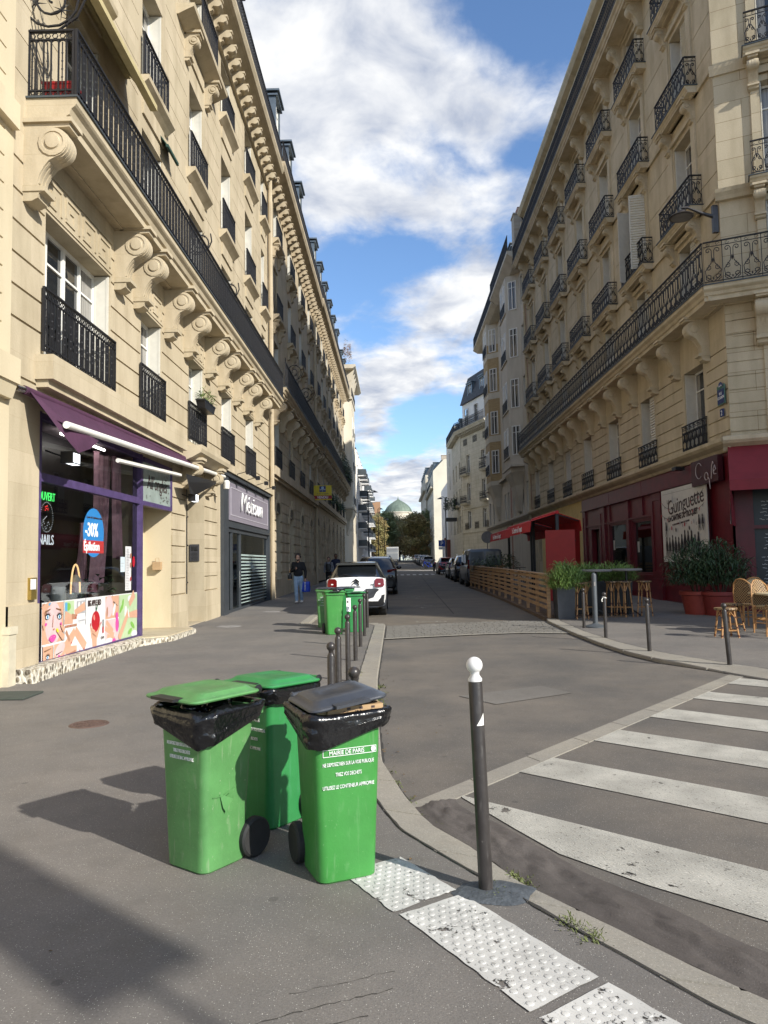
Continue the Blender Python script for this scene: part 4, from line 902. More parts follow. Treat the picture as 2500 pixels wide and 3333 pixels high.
art('poster',SA,[(lg,rc(0,1.2,0,.9)),(gr,rc(.02,.3,.02,.88)),(lp,el(.5,.62,.16,.2)),(rd,el(.5,.55,.08,.03)),(wh,stroke((.4,.2),(.9,.3),.06,.02)),(wh,stroke((.4,.35),(.9,.42),.06,.02)),(wh,stroke((.4,.05),(.9,.16),.06,.02)),(gr,el(.85,.7,.2,.12))],-.655,6.05,.32)
# stickers and lit sign
st=art('window_sticker',SA,[(pm('sticker_blue',(.03,.22,.55)),el(3.33,2.37,.49,.47,0,28)),(pm('sticker_red',(.45,.04,.04)),rc(2.84,3.82,1.98,2.22))],-.085,0,0)
wl=pm('sticker_white',(.85,.85,.85))
text('lettering','-30%',.36,wl,st,(2.93,.081,2.30),sx=.82,offset=.008); text('lettering','Épilation',.235,wl,st,(2.87,.081,2.03),sx=.9,offset=.006); text('lettering','À partir de 5 épilations au choix',.06,m['ink'],st,(2.98,.081,2.64),sx=.95)
led=art('led_sign',SA,[(bk,rc(1.16,1.82,2.05,3.05))],-.13,0,0)
def glow(n,c,s): return m.setdefault(n,mat(n,c,.5,0,0,emit=c,estr=s))
gG,gW,gR_=glow('led_green',(.1,1,.2),.8),glow('led_white',(.9,.95,1),.5),glow('led_red',(1,.05,.05),1.5)
text('lettering','OUVERT',.2,gG,led,(1.19,.125,2.84),sx=.78); text('lettering','NAILS',.24,gW,led,(1.21,.125,2.1),sx=.86)
g=G()
for i in range(40): a=2*PI*i/40; g.ball((1.49+.22*math.cos(a),.122,2.56+.25*math.sin(a)),.006,4)
for (x,z) in [(1.33+.025*i,2.42+.06*math.sin(i*.9)) for i in range(13)]+[(1.36+.02*i,2.5+.012*i) for i in range(7)]: g.ball((x,.122,z),.007,4)
g.build('led_dots',gW,led); g=G(); 
for a in range(12): g.ball((1.48+.05*math.cos(a),.122,2.71+.04*math.sin(a*1.7)),.007,4)
g.build('led_flower',gR_,led)
art('price_list',SA,[(wh,rc(5.0,5.35,1.2,2.15))]+[(gy,rc(5.04,5.04+random.uniform(.12,.2),1.24+i*.035,1.25+i*.035)) for i in range(25)]+[(rd,rc(5.26,5.3,1.4,1.48)),(rd,rc(5.3,5.33,1.42,1.5)),(sk2,rc(5.25,5.32,1.7,1.8)),(sk2,rc(5.25,5.32,1.9,2.0))],-.085,0,0)
art('notice',SA,[(pm('paper_blue',(.6,.7,.75)),rc(4.72,4.98,1.6,1.92)),(gy,rc(4.76,4.9,1.72,1.73)),(gy,rc(4.76,4.93,1.78,1.79)),(rd,el(5.5,1.82,.08,.12))],-.085,0,0)
# things inside the salon window
def drape(name,label,u,d,z0,z1,w0,w1,mt,shift=0,par=None):
    g=G(); rs=[]; n=14
    for i in range(n):
        t=i/(n-1); z=z1+(z0-z1)*t; w=w0*(1-t)**1.2+w1*t*(.6+.6*t); row=[]
        for j in range(17):
            f=j/16; row.append((u+(f-.5)*w+shift*t*t,-d+.05*math.sin(f*22+t*2),z+.03*math.sin(f*9)))
        rs.append(row)
    g.rings(rs,closed=False,cap0=False,cap1=False); return g.build(name,mt,par,smooth='full')
drape('curtain','',4.75,-.5,1.2,4.1,.9,.5,m['cloth_pink'],-.3,SA); drape('curtain','',5.3,-.4,1.9,4.1,.5,.3,m['cloth_pink'],.1,SA); drape('curtain','',4.3,-.7,.9,2.6,.2,.55,m['cloth_pink'],-.25,SA); drape('curtain','',1.4,-.9,.4,4.1,.9,.9,mat('dark_red_curtain',(.10,.02,.03),.9),0,SA)
SAo=Vector((-5.7,10.75,0))
def inA(u,d,z): return (-5.7+d,10.75+u,z)
g=G(); g.lathe([(0,0),(.13,0),(.13,.3),(.12,.32),(0,.32)],(0,0,0),20); tag(g.build('canister',mat('white_ceramic',(.6,.63,.62),.3),None,True,inA(2.45,-.35,1.05)),'white cylindrical canister standing on the counter inside the salon window','canister')
g=G(); g.box(-2.2,2.2,-.25,.25,.9,.95); g.box(-2.15,2.15,-.2,.2,0,.9,1); o=g.build('counter',[mat('counter_top',(.35,.45,.42),.2),m['white']],None,False,inA(3.4,-.42,.06),(0,0,PI/2)); tag(o,'low counter behind the posters inside the salon window','counter')
t=thing('basket','glass bowl basket with an arched lit handle inside the salon window','basket',inA(3.15,-.35,1.02),PI/2); g=G(); g.lathe([(.1,0),(.17,.14),(.19,.22),(.17,.22),(.15,.12),(0,.02)],(0,0,0),16); g.build('bowl',glassy('bowl_glass',(.7,.8,.8),.9,.1),t,True)
g=G(); g.tube([(.2*math.cos(a),0,.2+.55*math.sin(a)) for a in [PI*i/12 for i in range(13)]],.016,6); g.build('handle',glow('warm_tube',(1,.65,.3),.9),t,True)
g=G(); g.lathe([(.0,.0),(.12,0),(.05,.12),(0,.14)],(0,0,.42),12); g.build('paper_flower',m['white'],t,True)
t=thing('potted_plant','dark leafy potted plant on the counter inside the salon window','plant',inA(4.35,-.5,1.02)); leafball(60,.35,.3,.28,.2,.05,m['leaf2'],t,c=(0,0,.28)); g=G(); g.lathe([(.08,0),(.12,.16),(.1,.16)],(0,0,0),12); g.build('pot',m['brickr'],t)
# small things on the facade
g=G(); g.b(-.09,.09,0,.06,0,.34); g.b(-.12,.03,.06,.075,.16,.32,1); o=g.build('letter_box',[mat('brass',(.45,.33,.1),.35,.8,.1),wh],None,False,inA(.72,0,1.22),(0,0,PI/2)); tag(o,'brass letter plate with a paper stuck in it left of the salon window','letter box')
g=G(); g.box(-.1,.1,-.07,.07,0,.2); g.tube([(-.05,0,.2),(-.04,0,.3),(.04,0,.3),(.05,0,.2)],.008,4); tag(g.build('paper_bag',m['card'],None,False,(-6.02,18.6,1.62)),'small brown paper bag hanging on the wall beside the salon door','bag')
g=G(); g.b(-.1,.1,0,.1,0,.75); g.b(-.11,.11,0,.12,.75,.86); tag(g.build('downpipe_shoe',mat('cream_metal',(.55,.5,.38),.5),None,False,inA(-.0+.02,.0,.0),(0,0,PI/2)),'short cream rectangular downpipe shoe at the foot of the wall far left','pipe')
g=G(); g.bbox(-.35,.35,-.28,.28,0,.03,.008); tag(g.build('door_mat',mat('mat_green',(.05,.06,.05),.9),None,False,(-5.2,9.9,0)),'dark door mat at the far left edge of the pavement','mat')
# pebble-dash plinth
def pebble():
    mm,nt,N,L,P=nodes('pebble_dash'); tc=N.new('ShaderNodeTexCoord'); P.inputs['Roughness'].default_value=.7
    vo=N.new('ShaderNodeTexVoronoi'); vo.inputs['Scale'].default_value=15; vo.feature='SMOOTH_F1'; vo.inputs['Smoothness'].default_value=.1; mp=N.new('ShaderNodeMapping'); mp.inputs[3].default_value=(1,1,.7); L.new(tc.outputs['Object'],mp.inputs[0]); L.new(mp.outputs[0],vo.inputs['Vector'])
    r=N.new('ShaderNodeMapRange'); r.inputs[1].default_value=.42; r.inputs[2].default_value=.5; L.new(vo.outputs['Distance'],r.inputs[0])
    sp=N.new('ShaderNodeSeparateColor'); L.new(vo.outputs['Color'],sp.inputs[0]); mx0=N.new('ShaderNodeMix'); mx0.data_type='RGBA'; L.new(sp.outputs[1],mx0.inputs[0]); mx0.inputs[6].default_value=(.10,.085,.065,1); mx0.inputs[7].default_value=(.42,.36,.26,1)
    mx=N.new('ShaderNodeMix'); mx.data_type='RGBA'; L.new(r.outputs[0],mx.inputs[0]); L.new(mx0.outputs[2],mx.inputs[6]); mx.inputs[7].default_value=(.6,.56,.47,1); L.new(mx.outputs[2],P.inputs['Base Color'])
    b=N.new('ShaderNodeBump'); b.invert=True; b.inputs['Strength'].default_value=1; b.inputs['Distance'].default_value=.04; L.new(vo.outputs['Distance'],b.inputs['Height']); L.new(b.outputs[0],P.inputs['Normal']); return mm
g=G(); P0=[(-5.72,10.95),(-5.36,10.95),(-5.38,12.6),(-5.42,15.6),(-5.0,16.6),(-4.98,18.4),(-5.25,19.0),(-5.72,19.0)]
rs=[[(x,y,-.02) for x,y in P0],[(x,y,(.21 if y<15 else .14)) for x,y in P0]]
g.rings(rs); tag(g.build('plinth',pebble()),'pebble-dashed step under the nail salon window','step')
g=G(); g.prism([(-5.72,16.0),(-5.1,16.5),(-5.05,18.35),(-5.3,18.9),(-6.35,18.9),(-6.35,16.0)],lambda p,h:(p[0],p[1],h),.13,.165); g.build('door_step',m['stA'],SA).location=(0,0,0)
bpy.data.objects['door_step'].parent=None; bpy.data.objects['door_step'].matrix_world=Matrix.Identity(4); tag(bpy.data.objects['door_step'],'smooth stone doorstep before the nail salon door','step')
# purple awning
AW=thing('awning','purple fabric awning over the nail salon, sagging at its near end','awning',(-5.66,11.0,4.42))
def wp(p): return (p[0]+5.66,p[1]-11.0,p[2]-4.42)
g=G(); g.tube([wp((-5.6,10.72,4.40)),wp((-5.6,10.98,4.42))],.055,10,1); g.tube([wp((-5.6,10.98,4.42)),wp((-5.55,23.6,4.62))],.07,10); g.build('roller',[m['awnp'],m['chrome']],AW,True)
b0,b1=Vector((-5.02,11.15,3.90)),Vector((-5.42,23.35,4.53)); r0,r1=Vector((-5.58,11.05,4.46)),Vector((-5.5,23.4,4.64))
g=G(); rs=[]
for i in range(31):
    t=i/30; a=r0.lerp(r1,t); b=b0.lerp(b1,t); row=[]
    for j in range(9):
        f=j/8; p=a.lerp(b,f); sag=.10*math.sin(f*PI)*(1-t)**.7+.012*math.sin(t*40+f*4); row.append(wp((p.x,p.y,p.z-sag)))
    rs.append(row)
g.rings(rs,closed=False,cap0=False,cap1=False)
# torn corner hanging down at the near end
C=[wp(tuple(r0)),wp((-5.3,11.03,4.1)),wp((-5.1,11.1,3.8)),wp((-5.0,11.55,3.52)),wp((-5.0,12.0,3.66)),wp((-5.02,12.4,3.86)),wp((-5.06,11.25,3.95))]
g.add(C,[(0,1,6),(1,2,6),(2,3,6),(3,4,6),(4,5,6)]); 
g.build('fabric',m['awnp'],AW,'full')
g=G(); g.tube([wp(tuple(b0)),wp(tuple(b1))],.058,10); g.build('front_bar',m['white'],AW,True)
g=G(); g.tube([wp((-5.3,14.0,3.75)),wp((-5.35,18.3,3.98))],.045,6); g.build('lower_bar',m['white'],AW)
g=G(); C=[wp((-5.3,18.6,4.05)),wp((-5.35,22.4,4.25)),wp((-5.4,21.2,3.95)),wp((-5.4,19.9,3.62)),wp((-5.35,19.2,3.6)),wp((-5.3,18.8,3.85))]; g.add(C,[(0,1,2,3,4,5)]); g.build('torn_flap',m['black'],AW)
for (y,z,l) in ((12.3,3.55,'near'),(19.9,3.55,'far')):
    t=thing('floodlight','small black floodlight on a bracket %s'%('above the left part of the salon window' if l=='near' else 'above the building door between the shops'),'lamp',(-5.5,y,z))
    g=G(); g.box(-.06,.14,-.16,.16,-.1,.1); g.tube([(-.25,-.3,.1),(0,0,.0)],.015,5); g.build('housing',m['black'],t); g=G(); g.quad((.145,-.13,-.08),(.145,.13,-.08),(.145,.13,.08),(.145,-.13,.08)); g.box(.02,.145,-.13,.13,-.104,-.101); g.build('lens',glow('flood',(.9,.95,1),1.3),t)
# building door with intercom
DA=A
g=G(); g.b(9.3,11.2,-.56,-.5,.1,4.35); 
g.build('door',m['black'],A)
g=G()
for i in range(9): g.b(9.42+i*.2,9.445+i*.2,-.5,-.47,.5,3.2)
for z in (.5,1.2,2.3,3.15): g.b(9.35,11.15,-.5,-.46,z,z+.04)
for i in range(4):
    for q in (-1,1): g.tube([(9.6+i*.4+p[0],.48,3.7+p[2]) for p in spiral(0,0,.16,1.2,0,q,8)],.014,4)
g.build('door_grille',m['iron'],A)
g=G(); g.box(-.14,.14,-.03,.0,0,.5); g.box(-.1,.1,-.036,-.03,.3,.44,1)
for i in range(6): g.box(-.1,.1,-.036,-.03,.03+i*.04,.045+i*.04,1)
tag(g.build('intercom',[mat('alu_dark',(.12,.12,.13),.35,.6),m['chrome']],None,False,(-5.98,21.94,1.85)),'dark metal intercom panel on the jamb of the building door','intercom')
for s,u in ((0,9.1),(1,11.45)):
    put(console_mesh(.32,.5,.75,m['stA']),'console',A,(u,0,4.55))
g=G(); cornice(g,8.6,12.0,.62,4.5,((0,.2),(.1,.6),(.22,.95),(.32,1.),(.42,1.))); g.build('door_hood',m['stA'],A)
# Grey shop
SM=thing('shopfront','grey panelled shopfront with frosted glass and tall white lettering','shopfront',(-5.7,24.0,0),PI/2)
g=G(); g.b(0,.7,-.1,.12,0,4.75); g.b(8.75,8.95,-.1,.12,0,4.75); g.b(.7,8.75,-.1,.12,3.0,3.1); g.b(0,8.95,-.1,.16,4.7,4.85); g.b(.7,8.75,-.1,.05,0,.18); 
for u in (1.5,2.9,8.6): g.b(u,u+.1,-.05,.05,.18,3.0)
g.b(.7,8.75,-.05,.05,2.85,3.0); g.b(.7,8.75,-.1,.06,3.1,4.7,0); g.build('frame',mat('anthracite',(.04,.047,.055),.5,0,.15,3),SM)
g=G(); g.b(.85,8.6,.06,.1,3.25,4.55); sg=g.build('sign_board',mat('mauve_grey',(.22,.20,.24),.6,0,.05),SM)
g=G(); 
for a,b,c,d in ((1.1,8.4,3.42,3.45),(1.1,8.4,4.37,4.4),(1.1,1.13,3.45,4.37),(8.37,8.4,3.45,4.37)): g.b(a,b,.1,.112,c,d)
g.build('sign_border',mat('mauve_pale',(.42,.40,.45),.6),sg)
text('lettering','Métisun',1.0,wl,sg,(2.5,-.15,3.66),sx=1.3,shear=.22,ext=.02,offset=-.012,space=1.05)
g=G(); gq(g,.7,8.6,.18,2.86,-.02); g.build('pane',m['shopglass2'],SM)
m['frost']=mat('frost_film',(.36,.45,.43),.6,0,.05)
g=G()
for i in range(15): z=.3+i*.125; g.b(3.05,8.55,-.011,-.008,z,z+.035+.05*(i/15)*0.6)
g.build('frosted_stripes',m['frost'],SM)
g=G(); g.quad((.7,1.6,.02),(8.75,1.6,.02),(8.75,1.6,3.1),(.7,1.6,3.1)); g.quad((.7,.1,.02),(8.75,.1,.02),(8.75,1.6,.02),(.7,1.6,.02)); g.build('interior',mat('shop_inside',(.5,.58,.56),.8,0,.2,1),SM)
g=G(); g.tube([(2.55,-.09,.9),(2.55,-.09,1.5)],.015,6); g.build('door_handle',m['chrome'],SM)
for i,u in enumerate((1.6,3.4,5.2,7.0)):
    g=G(); g.tube([(0,0,.0),(0,-.45,.12)],.014,5); g.box(-.09,.09,-.56,-.42,.02,.16); o=g.build('sign_spotlight',m['black'],SM); o.location=(u,-.12,4.86)
g=G(); g.tube([(0,0,0),(0,-.3,.1)],.02,5); g.lathe([(0,0),(.09,0),(.1,.22),(.06,.26),(0,.26)],(0,-.36,-.1),12); tag(g.build('camera_box',m['white'],None,True,(-5.6,22.9,4.2),(0,0,PI/2)),'white security camera on the stone pier left of the grey shopfront','camera')
# ================= right corner building (café below) =================
RB=thing('apartment_building','corner stone apartment building above the dark red café, rows of scrolled consoles and small balconies','building',(10.1,54,0),-PI/2)
LR=32.0; U=lambda y:54-y
CR=[24.5+4.55*k for k in range(7)]
w1=[1.7]*7; H=[]
for c in CR: H.append((U(c)-.8,U(c)+.8,5.2,8.0))
FR=[(9.9,12.3),(13.0,16.0),(17.0,20.0),(21.0,23.2)]
for z0,z1 in FR:
    for c in CR: H.append((U(c)-.75,U(c)+.75,z0,z1))
rects=grooves(0,LR,5.46,8.3,.42,gaps(0,LR,[(U(c)-1.0,U(c)+1.0) for c in CR]),-.04,.045)
for z0,z1 in FR[:]:
    for c in CR:
        for s in (-1,1): rects.append((U(c)+s*.98-.16,U(c)+s*.98+.16,z0,z1+.15,.06))
        rects.append((U(c)-1.14,U(c)+1.14,z1+.15,z1+.3,.1)); rects.append((U(c)-.7,U(c)+.7,z1+.38,z1+.6,.03))
    rects+=grooves(0,LR,z0+.5,z1+.9,1.15,gaps(0,LR,[(U(c)-1.2,U(c)+1.2) for c in CR]),-.03,.03)
rects+=[(h[0],h[1],h[2],h[3],-.4,True) for h in H]
YW=U(39.6); ST=U(50.6)
rects+=[(YW,LR,0,4.9,-.05,True),(.3,ST,0,4.9,-.0)]
for q in (1.2,2.6): rects.append((q-.45,q+.45,1.6,4.2,-.3,True))
g=G(); relief(g,0,LR,0,24,rects); g.build('wall',m['stR'],RB)
g=G(); relief(g,0,LR,24,27.3,[(U(c)-.6,U(c)+.6,24.1,26.4,-.7,True) for c in CR],base=-.5); g.build('attic_wall',m['stR'],RB)
g=G(); g.b(0,LR,-10,.0,27.9,28.2); g.b(.0,.02,-10,0,0,27.9); g.b(0,LR,-1.2,-1.15,0,27.9,1); g.build('party_wall',[m['stR'],m['black']],RB)
g=G(); cornice(g,0,LR+.1,.35,4.85,((0,.15),(.1,.3),(.2,.8),(.28,1),(.38,1),(.42,.7))); g.build('string_course',m['stR'],RB); g=G()
cornice(g,0,LR+.1,.7,27.2,((-.0,-.6),(.15,-.3),(.3,.4),(.5,.6),(.65,.6))); g.build('cornice',m['stR'],RB)
for i,(c,h) in enumerate(zip(CR,H)):
    shs=['fold','half','fold','fold','closed','fold','half'][i]
    window(RB,U(c),5.2,1.6,2.8,.4,shs,-.02,[2.0,2.1,2.2,2.3,2.2,2.1,1.9][i],1.02,.06,rk='B')
slab(RB,-.3,LR+.5,.85,9.25,9.72,m['stR'],name='balcony_slab')
put(railB(LR+.80,1.28,.42,True).mesh('railing',m['iron']),'balcony_railing',RB,(-.28,-.82,9.73))
put(rail('B',.8,1.28),'balcony_railing',RB,(-.27,0,9.73),(0,0,-PI/2))
random.seed(11)
for r,(z0,z1) in enumerate(FR):
    for i,c in enumerate(CR):
        u=U(c); sh=random.choice(['fold','fold','fold','half','half','closed'])
        if r==1 and i==1: sh='open'
        rl=None
        if r>0:
            window(RB,u,z0,1.5,z1-z0,.4,sh,-.04,2.7,1.05,.38,rk='B')
            for s in (-1,1):
                put(cached('sider',lambda:rail('B',.38,1.05)),'side_railing',RB,(u+s*1.35,-.0,z0-.04),(0,0,-PI/2))
            slab(RB,u-1.5,u+1.5,.46,z0-.32,z0-.04,m['stR'],name='balcony_slab')
            for s in (-1,1): put(console_mesh(.26,.4,.75,m['stR']),'console',RB,(u+s*1.0,0,z0-.32))
        else: window(RB,u,z0,1.5,z1-z0,.4,sh)
for c in CR:
    for s in (-1,1):
        put(console_mesh(.32,.72,1.35,m['stR']),'console',RB,(U(c)+s*1.2,0,9.25))
        put(console_mesh(.3,.62,1.15,m['stR']),'console',RB,(U(c)+s*1.25,0,23.5))
slab(RB,-.2,LR+.5,.9,23.5,23.9,m['stR'],name='balcony_slab')
put(cached('rtop',lambda:railS(LR+.1,1.15,.16).mesh('railing',m['iron'])),'balcony_railing',RB,(-.15,-.86,23.9))
for c in CR: window(RB,U(c),24.1,1.2,2.3,.7,'fold')
mansard(RB,LR,27.85,3.2,1.4,m['zincd'],[],dd=-.5)
chimney(RB,2,30,2,2.2); chimney(RB,16,30,2,2.2)
# string courses linking balconies
g=G()
for z0,_ in FR[1:3]: g.b(0,LR,0,.08,z0-.3,z0-.12)
g.build('string_course',m['stR'],RB)
# drainpipe + cable
g=G(); g.tube([(.25,-.18,0),(.25,-.18,27)],.09,8)
for z in range(2,27,3): g.lathe([(.09,0),(.12,.02),(.12,.1),(.09,.12)],(.25,-.18,z),8)
g.build('drainpipe',m['stR'],RB,True)
# chamfered face + side street
CHA=math.atan2(-.41,.91); dx,dy=math.cos(CHA),math.sin(CHA)
CF=thing('corner_facade','sunlit chamfered corner bay of the café building facing the crossing','building',(10.1,22,0),CHA)
LC=3.6
rects=[(1.25,2.55,z0-.1,z1,-.35,True) for z0,z1 in FR]+[(1.25,2.55,5.2,8.0,-.35,True)]
for z0,z1 in FR: rects+=[(1.0,1.25,z0-.1,z1+.2,.07),(2.55,2.8,z0-.1,z1+.2,.07),(1.0,2.8,z1+.2,z1+.4,.1)]
rects+=[(1.0,1.25,5.2,8.2,.07),(.2,.9,8.3,9.0,.03)]
rects+=grooves(0,LC,5.4,9.0,.42,[(0,1.0),(2.8,LC)],-.03,.03)
rects+=[(.35,3.4,.3,4.5,-.2,True)]
g=G(); relief(g,0,LC,0,27.9,rects); g.build('wall',m['stRs'],CF)
for z0,z1 in FR+[(5.3,8.0)]: window(CF,1.9,z0-.1 if z0>6 else 5.2,1.3,(z1-z0+.1) if z0>6 else 2.8,.35,'fold')
slab(CF,-.53,LC,.86,9.252,9.722,m['stR']); put(railB(LC+.5,1.28,.5).mesh('railing',m['iron']),'balcony_railing',CF,(-.5,-.82,9.73))
for z in (16.9,12.9,20.9): 
    slab(CF,.85,2.95,.55,z-.3,z,m['stR']); put(rail('B',2.0,1.05),'railing',CF,(.9,-.5,z))
    for s in (1.1,2.7): put(console_mesh(.28,.45,.9,m['stR']),'console',CF,(s,0,z-.3))
for s in (1.0,2.8): put(console_mesh(.34,.72,1.35,m['stR']),'console',CF,(s,0,9.25))
g=G(); cornice(g,-.22,LC,.35,4.852,((0,.15),(.1,.3),(.2,.8),(.28,1),(.38,1),(.42,.7))); g.build('string_course',m['stR'],CF); g=G(); cornice(g,-.1,LC,.12,16.5,((0,.5),(.2,.9),(.3,1))); g.build('string_course',m['stR'],CF); g=G(); cornice(g,-.1,LC,.3,12.5,((0,.5),(.2,.9),(.3,1))); g.build('string_course',m['stR'],CF); g=G(); cornice(g,-.1,LC,.8,27.2,((0,.2),(.3,.7),(.6,1))); g.build('cornice',m['stR'],CF)
# side-street wing, running off along the cross street
sx_,sy_=10.1+dx*LC,22+dy*LC; SA_=R(-28)
SW=thing('apartment_building','side wing of the café building running off along the cross street','building',(sx_,sy_,0),SA_)
g=G(); hs=[]
for k in range(4):
    for z0,z1 in FR+[(5.3,8.0)]: hs.append((1.5+4.2*k,3.0+4.2*k,z0,z1,-.3,True))
relief(g,0,20,0,27.9,hs); g.box(0,20,.5,.6,0,27.8); g.box(0,20,.6,12,27.6,27.8); g.build('wall',m['stRs'],SW)
for h in hs: window(SW,(h[0]+h[1])/2,h[2],1.5,h[3]-h[2],.3,'fold')
slab(SW,.6,20,.85,9.25,9.72,m['stR']); put(rail('S',19.3,1.2),'railing',SW,(.65,-.82,9.72)); slab(SW,.6,20,.8,23.5,23.9,m['stR'])
# unseen building added further along the side street to hold back the low sun
def plain(name,label,x,y,rz,L,D,Hh,mt,wins=True,group=None,win_w=1.3,fl=3.9,base=5.2,z=0,sp=3.6,roof=None):
    b=thing(name,label,'building',(x,y,z),rz,group); g=G(); hs=[]
    if wins:
        n=max(1,int((L-.8)/sp)); s=L/n
        zz=base
        while zz+2.6<Hh:
            for k in range(n): hs.append((s*(k+.5)-win_w/2,s*(k+.5)+win_w/2,zz,zz+2.4,-.25,True))
            zz+=fl
    relief(g,0,L,0,Hh,hs); g.quad((0,0,0),(0,D,0),(0,D,Hh),(0,0,Hh)); g.quad((L,0,0),(L,D,0),(L,D,Hh),(L,0,Hh)); g.quad((0,D,0),(L,D,0),(L,D,Hh),(0,D,Hh)); g.quad((0,0,Hh-.01),(L,0,Hh-.01),(L,D,Hh-.01),(0,D,Hh-.01)); g.quad((0,.6,0),(L,.6,0),(L,.6,Hh),(0,.6,Hh))
    g.build('wall',mt,b)
    for h in hs: window(b,(h[0]+h[1])/2,h[2],win_w,2.4,.25)
    if roof: mansard(b,L,Hh,roof,1.8,m['slate'],[L*(i+.5)/max(1,int(L/4)) for i in range(max(1,int(L/4)))],dw=1.3,dh=2.2)
    return b,hs
e2=(sx_+30*math.cos(SA_),sy_+30*math.sin(SA_))
plain('apartment_building','plain unseen building added along the cross street to shade the café corner',34,-4,R(50),18,12,25,m['stC'])
# ---- café shopfront
SF=thing('shopfront','dark red panelled café shopfront with two large windows','shopfront',(10.1,54,0),-PI/2)
g=G(); YE=U(22.0)
hs=[(U(34.88),U(32.35),1.2,3.3,-.12,True),(U(31.47),U(29.19),1.05,3.27,-.12,True),(U(38.0),U(36.6),.1,3.2,-.25,True)]
rr=[(YW,YE,4.2,4.25,.14),(YW,YE,4.25,4.8,.06)]
for a,b in ((39.5,38.9),(36.2,35.4),(31.95,31.75),(28.9,27.9)): rr.append((U(a),U(b),.1,4.2,.07)); rr.append((U(a),U(b),.1,.9,.12)); rr.append((U(a)+.15,U(b)-.15,1.2,3.9,.045))
rr+=[(U(38.9),U(28.9),3.35,3.42,.05),(U(36.2),U(28.9),.35,.9,.03),(U(36.2),U(28.9),.95,1.05,.08)]
for q in (34.6,30): rr.append((U(q)-.02,U(q)+.02,3.42,4.8,.05))
rr+=[(YE-.9,YE,.1,4.8,.08),(YE-1.75,YE-1.7,.1,4.8,.1)]
relief(g,YW,YE,.1,4.85,rr+hs); g.build('panelling',m['red'],SF)
g=G()
for h in hs[:2]: 
    for a,b,c,d in ((h[0],h[0]+.08,h[2],h[3]),(h[1]-.08,h[1],h[2],h[3]),(h[0],h[1],h[2],h[2]+.08),(h[0],h[1],h[3]-.08,h[3])): g.b(a,b,-.14,-.04,c,d)
g.build('window_frame',m['red'],SF)
g=G()
for h in hs[:2]: gq(g,h[0],h[1],h[2],h[3],-.12)
g.build('pane',glassy('cafe_glass',(.4,.42,.4),1.),SF)
g=G()
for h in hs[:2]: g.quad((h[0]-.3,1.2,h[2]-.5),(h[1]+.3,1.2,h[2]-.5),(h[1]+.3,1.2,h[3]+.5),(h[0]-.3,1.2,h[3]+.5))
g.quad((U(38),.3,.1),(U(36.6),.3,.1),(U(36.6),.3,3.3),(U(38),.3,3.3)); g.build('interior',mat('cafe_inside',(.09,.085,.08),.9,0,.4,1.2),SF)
g=G()
for h in hs[:2]: g.b(h[0]+.25,h[0]+.5,-.11,-.108,h[2]+.9,h[2]+1.35); g.b(h[0]+1.0,h[0]+1.5,-.5,-.49,h[2]+.8,h[2]+1.9)
g.build('notice',pm('paper',(.55,.55,.52)),SF)
g=G(); g.b(YW,YE,0.05,.1,.0,.1); g.build('base_board',m['black'],SF)
g=G(); g.b(ST,YW-.02,.0,.03,0,4.84); tag(g.build('yellow_wall',m['yellow'],None,False,(10.1,54,0),(0,0,-PI/2)),'yellow rendered wall section between the dark red café front and bare stone','wall')
# poster on the café wall
PB=thing('poster','large white poster with hand lettered title and black figures on the red café wall','poster',(10.1,54,0),-PI/2)
pu0,pu1,pz0,pz1=U(27.4),U(23.45),1.55,4.15; pw=pu1-pu0; ph=pz1-pz0
g=G(); g.b(pu0,pu1,.17,.195,pz0,pz1); g.build('board',mat('poster_paper',(.62,.60,.56),.4,0,.05),PB)
def SH(a,b,c,d): return rc(a*pw,b*pw,c*ph,d*ph)
sh=[(bk,SH(.04,.95,.055,.058)),(bk,SH(.04,.95,.94,.943))]
rnd=random.Random(4)
for i in range(11):
    x=(.1+.072*i)*pw; hh=(.2+.1*rnd.random())*ph; st_=i%3==0; w=.075
    sh+= [(bk,el(x,.1*ph+hh,.05*1,.075)),(bk,[(x-.04,.1*ph+hh-.05),(x+.04,.1*ph+hh-.05),(x+.12,.1*ph+hh*.55),(x+.1,.1*ph+hh*.25),(x-.1,.1*ph+hh*.25),(x-.12,.1*ph+hh*.6)]),(bk,stroke((x-.05,.1*ph+hh*.3),(x-.09,.07*ph),.04,.02)),(bk,stroke((x+.05,.1*ph+hh*.3),(x+.08,.07*ph),.04,.02))]
sh+=[(bk,SH(.1,.9,.155,.165))]+[(bk,SH(.12+.075*i,.125+.075*i,.06,.16)) for i in range(11)]
for i in range(14): 
    x=(.2+.05*i)*pw; z=(.42+.05*rnd.random()+.03*(i%3))*ph; sh.append(((bk,rd,gy)[i%3],el(x,z,.045,.075) if i%2 else stroke((x,z),(x+.03,z+.1),.012)))
for cx,cz in ((.12,.46),(.86,.5),(.93,.5)): sh+=[(bk,el(cx*pw,(cz+.07)*ph,.05,.06)),(bk,[(cx*pw-.05,(cz+.05)*ph),(cx*pw+.06,(cz+.05)*ph),(cx*pw+.1,(cz-.03)*ph),(cx*pw-.07,(cz-.03)*ph)]),(bk,stroke((cx*pw,(cz-.03)*ph),(cx*pw-.08,(cz-.11)*ph),.025,.015)),(bk,stroke((cx*pw,(cz-.03)*ph),(cx*pw+.06,(cz-.11)*ph),.025,.015))]
